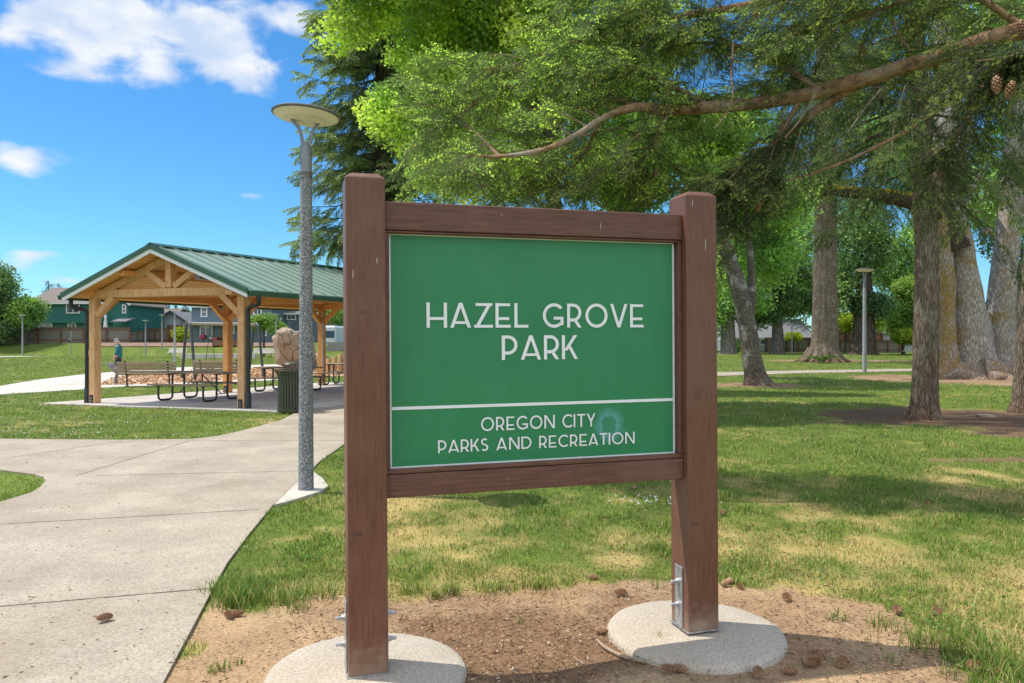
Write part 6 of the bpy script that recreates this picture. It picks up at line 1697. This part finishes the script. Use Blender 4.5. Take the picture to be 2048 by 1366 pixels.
sb = P(765, 680, YS); sb.z = 0
conifer('spruce_tree', 'tall dark spruce behind the street lamp with upturned branch tips against the sky', sb, [(sb + Vector((0, 0, z)), r) for z, r in ((0, .4), (3, .32), (10, .25), (20, .14), (26, .05))], 4.8, 27, 3.0, 300, B_DARK, LO_B, droop=-.28, spray=.74, per=17, seed=9, lift=.30, bright=(.6, 1.3))
# far small conifers on the skyline at left
FC = [spray_lo(s, q=.45, tipc=(.07, .11, .06), basec=(.04, .07, .045)) for s in range(3)]
for i, (px, tp, Y, w, lab) in enumerate(((97, 561, 125, 3.4, 'left small conifer tip above the roof of the teal house'), (118, 566, 127, 2.6, 'right small conifer tip above the roof of the teal house'), (283, 600, 150, 5.5, 'broad dark conifer in the far row above the low roofs, leftmost'), (308, 604, 152, 4, 'second conifer from the left in the far row above the low roofs'), (333, 601, 150, 4, 'third conifer from the left in the far row above the low roofs'), (352, 607, 153, 3.4, 'fourth conifer from the left in the far row above the low roofs'), (372, 605, 151, 3.6, 'fifth conifer of the far row, beside the slate blue house'), (1745, 596, 130, 4.5, 'bluish far conifer in the sky gap right of the street lamp'), (2030, 520, 120, 7, 'tall far conifer beyond the maple at the right edge'))):
    b = P(px, 680, Y); b.z = tz(b.x, b.y); h = zz(tp, Y) - b.z
    conifer('conifer', lab, b, [(b, .3), (b + Vector((0, 0, h * .6)), .18), (b + Vector((0, 0, h)), .03)], 1.0, h, w * .62, 34, B_DARK, FC, droop=-.3, spray=w * .30, per=6, seed=30 + i, group='distant conifers', bright=(.7, 1.2))

# ---- broadleaf trees
YG = [(0.414, 0.586, 0.104), (0.537, 0.689, 0.122), (0.291, 0.461, 0.104), (0.658, 0.752, 0.174), (0.219, 0.354, 0.089)]
MG = [(0.226, 0.406, 0.109), (0.322, 0.541, 0.131), (0.16, 0.296, 0.087), (0.419, 0.62, 0.153)]
DG = [(0.124, 0.225, 0.1), (0.181, 0.305, 0.117), (0.098, 0.177, 0.085), (0.248, 0.376, 0.133)]
LG = [(0.225, 0.375, 0.083), (0.3, 0.45, 0.105), (0.165, 0.3, 0.075)]
YL = [(0.338, 0.442, 0.039), (0.416, 0.494, 0.052), (0.247, 0.364, 0.039)]
BG = [(0.112, 0.192, 0.096), (0.16, 0.256, 0.128), (0.08, 0.144, 0.072)]
Y1 = 17.5
t1 = P(1140, 680, Y1); t1.z = 0
def E(px, py, Y, rx, ry, rd=None): return (tuple(P(px, py, Y)), (rx / F * Y, (rd or (rx + ry) / 2) / F * Y, ry / F * Y))
deciduous('broadleaf_tree', 'large bright green broadleaf tree filling the sky above and behind the sign', [(t1, .40), (t1 + Vector((-.1, 0, 1.5)), .27), (t1 + Vector((-.3, .1, 4)), .20), (t1 + Vector((-.5, 0, 7)), .12), (t1 + Vector((-.6, 0, 10)), .06)],
          [E(840, 20, Y1, 255, 130, 200), E(890, 230, Y1, 185, 135, 170), E(1120, 120, Y1 + 1, 300, 190, 200), E(1130, 340, Y1 + 1, 330, 105, 160), E(1000, -90, Y1, 360, 120, 240), E(1400, 300, Y1 + 2, 120, 90, 110), E(1270, 385, Y1 + 2, 110, 65, 90)], 400, 400, .105, YG, B_DARK, LEAF, crad=.62, limbs=34, seed=2, group='broadleaf trees', nb=14)
Y7 = EYE * F / 90
deciduous('broadleaf_tree', 'leaning lichen-covered tree just right of the sign', pathpx([(1514, 772, 58), (1511, 755, 47), (1505, 720, 40), (1488, 620, 34), (1460, 520, 29), (1431, 440, 25), (1408, 350, 20), (1405, 250, 16)], Y7),
          [E(1500, 380, Y7 + 1, 170, 110), E(1545, 500, Y7 + 3, 75, 100), E(1470, 545, Y7 + 5, 55, 100), E(1370, 250, Y7, 200, 100)], 120, 190, .17, MG, B_LEAN, LEAF, crad=.95, limbs=20, seed=3, group='broadleaf trees', nb=40, seg=14, ridge=bark_ridge(.05, 6, 1.5, .07, .6, .25, 5, 3), extra=[pathpx([(1497, 660, 18), (1503, 590, 16), (1500, 500, 13), (1490, 400, 9)], Y7 + .5)])
Y8 = EYE * F / 76
mpl = deciduous('maple_tree', 'huge grey multi-stemmed maple with orange moss on its trunk at right', pathpx([(1945, 765, 150), (1944, 745, 118), (1943, 710, 88), (1939, 640, 68), (1930, 560, 54), (1918, 490, 50), (1903, 430, 50), (1896, 370, 46), (1893, 300, 50), (1890, 150, 42), (1884, -50, 32)], Y8),
          [E(2000, 70, Y8 + 1, 190, 140), E(2060, 300, Y8 + 1, 110, 140), E(1800, 250, Y8 + 2, 95, 75), E(1965, 430, Y8 + 4, 60, 60)], 80, 190, .21, MG, B_MAPLE, LEAF, crad=1.15, limbs=14, seed=4, group='broadleaf trees', nb=64, seg=18, ridge=bark_ridge(.06, 6, .8, .09, 1.6, .35, 7, 4),
          extra=[pathpx([(1998, 762, 84), (2000, 720, 60), (2000, 670, 52), (2003, 600, 50), (2012, 500, 46), (2025, 400, 46), (2040, 250, 46), (2062, 50, 38)], Y8 + .5),
                 pathpx([(1925, 770, 70), (1905, 752, 56), (1870, 768, 30)], Y8 - .6), pathpx([(1960, 760, 80), (1990, 757, 60), (2030, 765, 26)], Y8 - .8), pathpx([(2010, 760, 70), (2000, 700, 40), (1998, 650, 26)], Y8 + .8), pathpx([(1968, 470, 14), (1976, 462, 18), (1984, 460, 10)], Y8 - .3)])
m = MB(); off = -P(1945, 765, Y8)
B_MOSSY = bark_mat('mossy_maple_bark', (.50, .46, .40), (.22, .19, .16), sx=13, sz=3.2, bump=.8, moss=(.27, .165, .018), moss_amt=1.1, foot=(.85, .55, .34), foot_h=1.0)
stube(m, [(p + off, r) for p, r in pathpx([(1893, 764, 70), (1892, 740, 56), (1890, 700, 46), (1889, 640, 40), (1888, 560, 38), (1885, 480, 34), (1878, 400, 28), (1872, 300, 22)], Y8 - .5)], n=48, seg=16, ridge=bark_ridge(.07, 6, .8, .10, 1.4, .3, 5, 8)); m.build('stem', B_MOSSY, mpl, smooth_deg=60)
m = MB()
stube(m, [(p + off, r) for p, r in pathpx([(1912, 500, 58), (1895, 455, 44), (1868, 430, 36), (1820, 405, 28), (1770, 394, 24), (1700, 386, 19), (1640, 384, 14), (1580, 376, 8)], Y8 - .4)], n=12, seg=6, wob=.08); m.build('limb', B_MOSS, mpl, smooth_deg=60)
MOSS = leaf_mat('moss_tuft', trans=.2, rough=.8)
pts = spline([tuple(p + off) + (r,) for p, r in pathpx([(1880, 440, 40), (1820, 405, 28), (1770, 394, 24), (1700, 386, 19), (1640, 384, 14), (1580, 376, 8)], Y8 - .4)], 60)
q = np.array(pts); n = len(q) * 26; ii = RNG.integers(0, len(q), n); c = q[ii, :3] + np.column_stack([RNG.normal(0, .06, n), RNG.normal(0, .12, n), q[ii, 3] * RNG.uniform(.5, 1.15, n)])
v, f = leaf_quads(c, RNG.uniform(.06, .16, n), RNG.uniform(.04, .08, n)); np_mesh('moss', v, f, MOSS, mpl, np.repeat(pal(n, [(.33, .26, .03), (.24, .19, .03), (.16, .15, .03)]), 4, 0))

def bgtree(lab, px, base, Y, w, ells, cols, K=60, per=230, leaf=.3, cr=1.7, bark=None, seed=1, name='broadleaf_tree', limbs=8, group='background trees', topy=None, lean=0):
    b = P(px, 680, Y); b.z = tz(b.x, b.y)
    cy = min(e[1] for e in ells); top = zz(topy if topy else cy, Y)
    r = w / 2 / F * Y
    tr = [(b, r * 1.45), (b + Vector((0, 0, .06 * top)), r * 1.05), (b + Vector((lean * .4, 0, .4 * top)), r * .85), (b + Vector((lean, 0, top)), r * .35)]
    return deciduous(name, lab, tr, [E(e[0], e[1], Y + (e[4] if len(e) > 4 else 0), e[2], e[3]) for e in ells], K, per, leaf, cols, bark or B_DARK, LEAF, crad=cr, limbs=limbs, seed=seed, group=group)
bgtree('tree with a pale flared trunk by the black metal fence left of the leaning trunk', 1456, 0, 88, 30, [(1450, 520, 90, 110), (1490, 600, 60, 55), (1430, 610, 30, 70)], MG, K=70, seed=11, leaf=.33, bark=B_GREY, cr=2.0)
bgtree('dark leaved tree with a grey trunk between the leaning trunk and the massive fir', 1555, 0, 92, 24, [(1555, 540, 90, 85), (1600, 610, 70, 40), (1520, 625, 60, 35)], DG, K=80, seed=12, leaf=.33, bark=B_GREY, cr=2.0)
bgtree('dark trunked tree behind the street lamp right of the massive fir', 1728, 0, 84, 46, [(1715, 480, 80, 130), (1740, 610, 50, 45), (1680, 590, 40, 60)], DG, K=80, seed=13, leaf=.32, cr=1.9)
bgtree('yellow-green young tree beside the reddish fence behind the massive fir', 1690, 0, 94, 5, [(1695, 645, 34, 32), (1755, 645, 26, 26)], YL, K=26, per=180, seed=14, leaf=.28, cr=1.2, limbs=6)
bgtree('soft light green conifer-like shrub tree left of the near fir trunk', 1806, 0, 88, 6, [(1806, 640, 46, 55), (1815, 580, 32, 40)], LG, K=60, seed=15, leaf=.26, cr=1.4)
bgtree('rounded yellow-green bush beside the pale bench on the right', 1806, 0, 84, 4, [(1808, 675, 28, 26)], YL, K=18, per=200, seed=16, leaf=.24, cr=1.0, name='bush')
bgtree('tall airy tree filling the gap between near fir and maple on the right', 1800, 0, 100, 14, [(1790, 530, 70, 70), (1850, 480, 60, 90)], MG, K=60, seed=17, leaf=.36, cr=2.2)
bgtree('dark trunk partly hidden directly behind the near fir trunk', 1838, 0, 80, 18, [(1850, 330, 150, 120)], DG, K=55, seed=18, leaf=.34, cr=2.2)
bgtree('tree with a leaning dark trunk behind the right side of the maple', 2018, 0, 66, 46, [(2040, 420, 110, 120), (2080, 560, 60, 60)], DG, K=60, seed=19, leaf=.30, cr=1.7, bark=B_GREY)
bgtree('loose green shrub in front of the house at the right edge', 2040, 0, 80, 4, [(2050, 640, 26, 50)], LG, K=26, seed=20, leaf=.26, cr=1.2, name='bush')
bgtree('tall pale green tree filling the background behind the massive fir', 1640, 0, 118, 18, [(1640, 500, 150, 120), (1600, 590, 110, 60)], MG, K=100, seed=21, leaf=.42, cr=2.9)
bgtree('leafy tree at the left end of the right background, beside the sign post', 1400, 0, 104, 16, [(1410, 560, 80, 120)], MG, K=60, seed=22, leaf=.4, cr=2.4)
bgtree('yellow-green shrub by the fence beside the small far street lamp', 1586, 0, 98, 3, [(1586, 672, 20, 12)], YL, K=12, per=150, seed=23, leaf=.22, cr=.8, name='bush')
bgtree('small yellow-leaved shrub at the foot of the leaning trunk, on the far lawn', 1487, 0, 74, 2, [(1487, 707, 7, 7)], YL, K=6, per=60, seed=24, leaf=.16, cr=.3, name='bush')
bgtree('green hedge bush behind the black metal fence', 1478, 0, 98, 3, [(1478, 692, 22, 14)], MG, K=12, per=150, seed=25, leaf=.22, cr=.8, name='bush')
# left side
bgtree('dark rounded tree at the left edge of the picture by the fence', -12, 0, 80, 18, [(-22, 600, 62, 70), (-8, 560, 36, 52), (-20, 660, 60, 35)], DG, K=80, seed=31, leaf=.28, cr=1.7)
bgtree('lighter leafed tree between the dark tree and the teal house', 52, 0, 81, 8, [(42, 628, 40, 34), (60, 612, 24, 24)], MG, K=46, seed=32, leaf=.26, cr=1.3)
bgtree('small apple tree with pale leaves in front of the slate blue house', 528, 0, 74, 4, [(530, 640, 30, 20), (512, 648, 16, 20), (552, 655, 18, 20)], LG, K=38, per=110, seed=33, leaf=.22, cr=.85)
bgtree('bright green tree behind the rightmost shelter post', 672, 0, 92, 7, [(668, 632, 32, 28)], MG, K=36, per=180, seed=34, leaf=.26, cr=1.3)
bgtree('young green shrub beside the tall street lamp between the shelter posts', 363, 0, 84, 4, [(362, 668, 14, 16)], YL, K=16, per=140, seed=35, leaf=.2, cr=.8, name='bush')
PK = [(.50, .12, .28), (.62, .18, .36), (.36, .07, .18), (.09, .15, .04)]
for i, (px, py, r, lab) in enumerate(((407, 672, 8, 'largest pink flowering shrub, between the swing chains'), (428, 680, 4.5, 'smallest pink flowering shrub, in front of the slate blue house'), (441, 676, 7, 'pink flowering shrub close to the rear shelter post'))):
    bgtree(lab, px, 0, 84, 2, [(px, py, r, r * .9)], PK, K=9, per=110, seed=36 + i, leaf=.16, cr=.32, name='flowering_shrub', limbs=4, group='pink flowering shrubs')
# far belt of trees closing the view
K_ = 420
xs_ = RNG.uniform(-190, 230, K_); hs_ = 5.5 + 4.5 * fbm(xs_, xs_ * 0, .06, 91)
cl_ = np.column_stack([xs_, RNG.uniform(165, 180, K_), RNG.uniform(.15, 1, K_) * hs_, RNG.uniform(1.6, 3.0, K_)])
tag(crown_mesh('distant_woodland', None, cl_, 95, .8, BG, LEAF, flat=.9), 'low belt of far-off trees along the horizon', None, None, 'stuff')
# ferns
def fern(lab, p, s, n=16):
    root = empty('fern', p, 0, lab, 'fern'); V = []; Fc = []; C = []
    for k in range(n):
        a = 2 * PI * k / n + random.uniform(-.2, .2); ln = s * random.uniform(.8, 1.1)
        t = np.linspace(.08, 1, 16); x = t * ln * .85; z = ln * (1.0 * t - .75 * t ** 2)
        pos = np.column_stack([np.cos(a) * x, np.sin(a) * x, z]); side = np.array([-math.sin(a), math.cos(a), 0])
        for sg in (-1, 1):
            w = .17 * ln * np.sin(np.clip(t, .12, 1) * 2.9 + .1)
            c = pos + side * (sg * w / 2)[:, None]; d = np.tile(side * sg + np.array([math.cos(a) * .35, math.sin(a) * .35, -.1]), (16, 1))
            v, f = leaf_quads(c, w, .055 * ln, dirs=d); V.append(v); Fc.append(f + sum(len(q_) for q_ in V[:-1])); C.append(np.repeat(pal(16, [(.11, .19, .03), (.08, .15, .03)]), 4, 0))
    np_mesh('fronds', np.concatenate(V), np.concatenate(Fc), LEAF, root, np.concatenate(C)).name = 'foliage'
fern('bright green fern growing at the foot of the massive fir trunk', (xx(1644, 53), 53.0, 0), 1.45, 22)

# ------------------------------------------------------------------ grass, litter, clover
def grass():
    n = 560000
    Y = np.exp(RNG.uniform(math.log(2.7), math.log(78), n)); x = Y * RNG.uniform(-.80, .80, n)
    ok = (terrain(x, Y) < .9)
    jx = x + (fbm(x, Y, 9.0, 77) - .5) * .12; jy = Y + (fbm(x, Y, 9.0, 78) - .5) * .12
    for poly in (MAIN, PATH2, CHIPS, PATH3, SLAB, PAD):
        ok &= ~inpoly(jx, jy, poly)
    s, dk = soil_mask(x, Y); ok &= RNG.random(n) > np.clip(s * 1.15, 0, 1) * .995
    x, Y = x[ok], Y[ok]; n = len(x)
    d = dryness(x, Y); clump = fbm(x, Y, 3.2, 90, 4)
    keep = RNG.random(n) < np.clip(.35 + 1.1 * (clump - .25), .12, 1) * (1 - .35 * d); x, Y, d, clump = x[keep], Y[keep], d[keep], clump[keep]; n = len(x)
    h = RNG.uniform(.018, .046, n) * (.6 + 1.3 * np.clip(clump - .3, 0, .6) * 1.6) * (1 - .35 * d)
    return x, Y, d, h
gx, gy, gd, gh = grass()
# tufts on and around the bare soil
tx, ty, th_ = [], [], []
for px, py, r, k, hh in ((465, 1212, .10, 170, .15), (500, 1200, .12, 150, .12), (430, 1190, .07, 60, .13), (560, 1205, .14, 130, .10), (640, 1190, .15, 130, .10), (872, 1196, .05, 70, .08), (905, 1187, .06, 80, .09), (820, 1185, .10, 110, .08), (990, 1182, .10, 100, .09), (1070, 1175, .10, 100, .09), (433, 1352, .05, 55, .07), (478, 1340, .02, 12, .05),
                         (1312, 1182, .03, 16, .13), (1672, 1242, .08, 40, .06), (1765, 1256, .10, 50, .10), (1325, 1298, .05, 14, .08), (1375, 1318, .03, 9, .08), (1850, 1290, .14, 140, .11), (1900, 1260, .16, 180, .10), (1960, 1300, .18, 220, .12), (2010, 1340, .16, 200, .12), (1790, 1330, .05, 14, .06), (1038, 1250, .03, 14, .04), (545, 1030, .06, 60, .07), (1900, 1350, .06, 30, .08), (600, 1218, .08, 60, .07)):
    p = G(px, py); tx.append(RNG.normal(p.x, r * .55, k)); ty.append(RNG.normal(p.y, r * .55, k)); th_.append(RNG.uniform(.45, 1.05, k) * hh)
tx = np.concatenate(tx); ty = np.concatenate(ty); th_ = np.concatenate(th_)
X = np.concatenate([gx, tx]); Yg = np.concatenate([gy, ty]); Hh = np.concatenate([gh, th_]); D = np.concatenate([gd, np.full(len(tx), .05)])
n = len(X); zb_g = terrain(X, Yg) + mound(X, Yg)
wd = .0026 + .00052 * Yg; Hh = Hh * (1 + Yg / 90)
a = RNG.uniform(0, 2 * PI, n); lean = RNG.uniform(.15, .9, n) * Hh
la = RNG.uniform(0, 2 * PI, n)
bx = np.cos(a) * wd * .5; by = np.sin(a) * wd * .5
zero = np.zeros(n)
v0 = np.stack([X - bx, Yg - by, zb_g - .004], 1); v1 = np.stack([X + bx, Yg + by, zb_g - .004], 1)
mxp = np.stack([X + np.cos(la) * lean * .35, Yg + np.sin(la) * lean * .35, zb_g + Hh * .62], 1)
v2 = mxp + np.stack([bx * .8, by * .8, zero], 1); v3 = mxp - np.stack([bx * .8, by * .8, zero], 1)
v4 = np.stack([X + np.cos(la) * lean, Yg + np.sin(la) * lean, zb_g + Hh], 1)
V = np.stack([v0, v1, v2, v3, v4], 1).reshape(-1, 3)
o5 = np.arange(n)[:, None] * 5
Fq = np.concatenate([o5 + np.array([[0, 1, 2]]), o5 + np.array([[0, 2, 3]]), o5 + np.array([[3, 2, 4]])], 0)
tone = fbm(X, Yg, .35, 40)[:, None]; dryb = (RNG.random(n) < (D * .70 + .13))[:, None]
gcol = (np.array([.13, .225, .045]) * (1 - tone) + np.array([.235, .345, .06]) * tone) * RNG.uniform(.65, 1.4, n)[:, None]
gcol = np.where(RNG.random(n)[:, None] < .12, gcol * np.array([.75, .85, 1.5]), gcol)
dcol = np.array([.60, .49, .22]) * RNG.uniform(.65, 1.25, n)[:, None]
col = np.where(dryb, dcol, gcol)
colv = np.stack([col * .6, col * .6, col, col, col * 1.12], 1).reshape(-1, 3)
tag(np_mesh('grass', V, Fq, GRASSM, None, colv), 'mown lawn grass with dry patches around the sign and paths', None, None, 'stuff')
print('grass blades', n)
# litter of bark, twigs and needles on the bare soil
n = 70000
Y = np.exp(RNG.uniform(math.log(2.4), math.log(9), n)); x = Y * RNG.uniform(-.5, .75, n)
s, _ = soil_mask(x, Y); dens = .22 + .3 * smooth((fbm(x, Y, 1.6, 33) - .40) * 5) + .9 * mulch(x, Y)
ok = (s > .5) & (RNG.random(n) < dens) & ~inpoly(x, Y, MAIN) & (np.hypot(x - LC.x, Y - LC.y) > FOOT_R) & (np.hypot(x - RC.x, Y - RC.y) > FOOT_R)
x, Y = x[ok], Y[ok]; n = len(x)
an = RNG.uniform(0, 2 * PI, n); dirs = np.column_stack([np.cos(an), np.sin(an), RNG.normal(0, .22, n)])
ln = RNG.gamma(2.0, .0065, n) + .005
v, f = leaf_quads(np.column_stack([x, Y, RNG.uniform(.004, .018, n) + mound(x, Y)]), ln, np.minimum(ln * .35, .0035 + RNG.random(n) * .005), dirs=dirs)
LIT = leaf_mat('litter', trans=.0, rough=.9, spec=.1)
tag(np_mesh('bark_litter', v, f, LIT, None, np.repeat(pal(n, [(.30, .17, .09), (.18, .10, .06), (.46, .31, .18), (.10, .06, .04), (.52, .43, .33), (.36, .22, .12)]), 4, 0)), 'bark chips, needles and twigs strewn on the bare soil around the footings', None, None, 'stuff')
n = 16000
Y = np.exp(RNG.uniform(math.log(3.4), math.log(16), n)); x = Y * RNG.uniform(-.3, .78, n)
ok = ~inpoly(x, Y, MAIN) & ~inpoly(x, Y, SLAB) & (fbm(x, Y, 1.2, 14) > .45); x, Y = x[ok], Y[ok]; n = len(x)
an = RNG.uniform(0, 2 * PI, n); ln = RNG.gamma(2.0, .012, n) + .01
v, f = leaf_quads(np.column_stack([x, Y, RNG.uniform(.02, .05, n)]), ln, np.minimum(ln * .3, .006), dirs=np.column_stack([np.cos(an), np.sin(an), RNG.normal(0, .3, n)]))
m_ = RNG.random(420); pyy = np.exp(RNG.uniform(math.log(3.0), math.log(13), 420)); pxx = pyy * RNG.uniform(-.75, -.2, 420); kk = inpoly(pxx, pyy, MAIN); pxx, pyy = pxx[kk], pyy[kk]
v2_, f2_ = leaf_quads(np.column_stack([pxx, pyy, np.full(len(pxx), .0265)]), RNG.uniform(.008, .035, len(pxx)), RNG.uniform(.004, .010, len(pxx)), dirs=np.column_stack([RNG.normal(size=len(pxx)), RNG.normal(size=len(pxx)), np.zeros(len(pxx))]))
f = np.concatenate([f, f2_ + len(v)]); v = np.concatenate([v, v2_]); n = n + len(pxx)
tag(np_mesh('lawn_litter', v, f, LIT, None, np.repeat(pal(n, [(.22, .13, .07), (.34, .23, .13), (.12, .07, .04)]), 4, 0)), 'fallen needles and twigs lying in the lawn', None, None, 'stuff')
n = 9000
cx_ = np.array(CHIPS); x = RNG.uniform(cx_[:, 0].min(), cx_[:, 0].max(), n); Y = RNG.uniform(cx_[:, 1].min(), cx_[:, 1].max(), n); ok = inpoly(x, Y, CHIPS); x, Y = x[ok], Y[ok]; n = len(x)
dirs = RNG.normal(size=(n, 3)); dirs[:, 2] *= .5
v, f = leaf_quads(np.column_stack([x, Y, RNG.uniform(.02, .06, n)]), RNG.uniform(.08, .18, n), RNG.uniform(.04, .07, n), dirs=dirs)
tag(np_mesh('wood_chips', v, f, LIT, None, np.repeat(pal(n, [(.62, .42, .26), (.48, .30, .18), (.72, .54, .36), (.34, .19, .11)]), 4, 0)), 'orange wood chips covering the playground ground', None, None, 'stuff')
n = 16000
Y = np.exp(RNG.uniform(math.log(3.6), math.log(20), n)); x = Y * RNG.uniform(-.75, .75, n)
pw_ = G(620, 1095); d_ = ((x - pw_.x) / .45) ** 2 + ((Y - pw_.y) / .5) ** 2
ok = ((fbm(x, Y, 1.5, 61, 4) > .60) | (d_ < 1.0 - .8 * RNG.random(n))) & (soil_mask(x, Y)[0] < .2)
for poly in (MAIN, SLAB, PAD): ok &= ~inpoly(x, Y, poly)
x, Y = x[ok], Y[ok]; n = len(x); an = RNG.uniform(0, 6.28, n); sz = RNG.uniform(.014, .030, n)
v, f = leaf_quads(np.column_stack([x, Y, RNG.uniform(.02, .05, n)]), sz, sz * .8, dirs=np.column_stack([np.cos(an), np.sin(an), RNG.normal(0, .25, n)]))
tag(np_mesh('clover', v, f, GRASSM, None, np.repeat(pal(n, [(.15, .29, .06), (.10, .22, .05), (.20, .33, .07)]), 4, 0)), 'low clover and weed leaves in patches through the lawn', None, None, 'stuff')
n = 1300
Y = np.exp(RNG.uniform(math.log(10.5), math.log(30), n)); x = Y * RNG.uniform(-.75, -.25, n)
ok = np.ones(n, bool)
for poly in (MAIN, PATH2, CHIPS, SLAB): ok &= ~inpoly(x, Y, poly)
ok &= fbm(x, Y, .7, 71) > .47
p = G(1300, 1007); x = np.concatenate([x[ok], RNG.normal(p.x, .2, 26), RNG.uniform(3, 12, 60)]); Y = np.concatenate([Y[ok], RNG.normal(p.y, .12, 26), RNG.uniform(12, 30, 60)]); n = len(x)
c = np.repeat(np.column_stack([x, Y, RNG.uniform(.03, .07, n)]), 5, 0) + RNG.normal(0, .007, (5 * n, 3))
v, f = leaf_quads(c, .016, .013); tag(np_mesh('clover_flowers', v, f, LIT, None, np.full((len(v), 3), .74)), 'white clover flowers scattered through the lawn', None, None, 'stuff')
for o in bpy.data.objects:
    if o.parent is None and o.name.startswith('boulder_cap'): print('unparented', o.name)
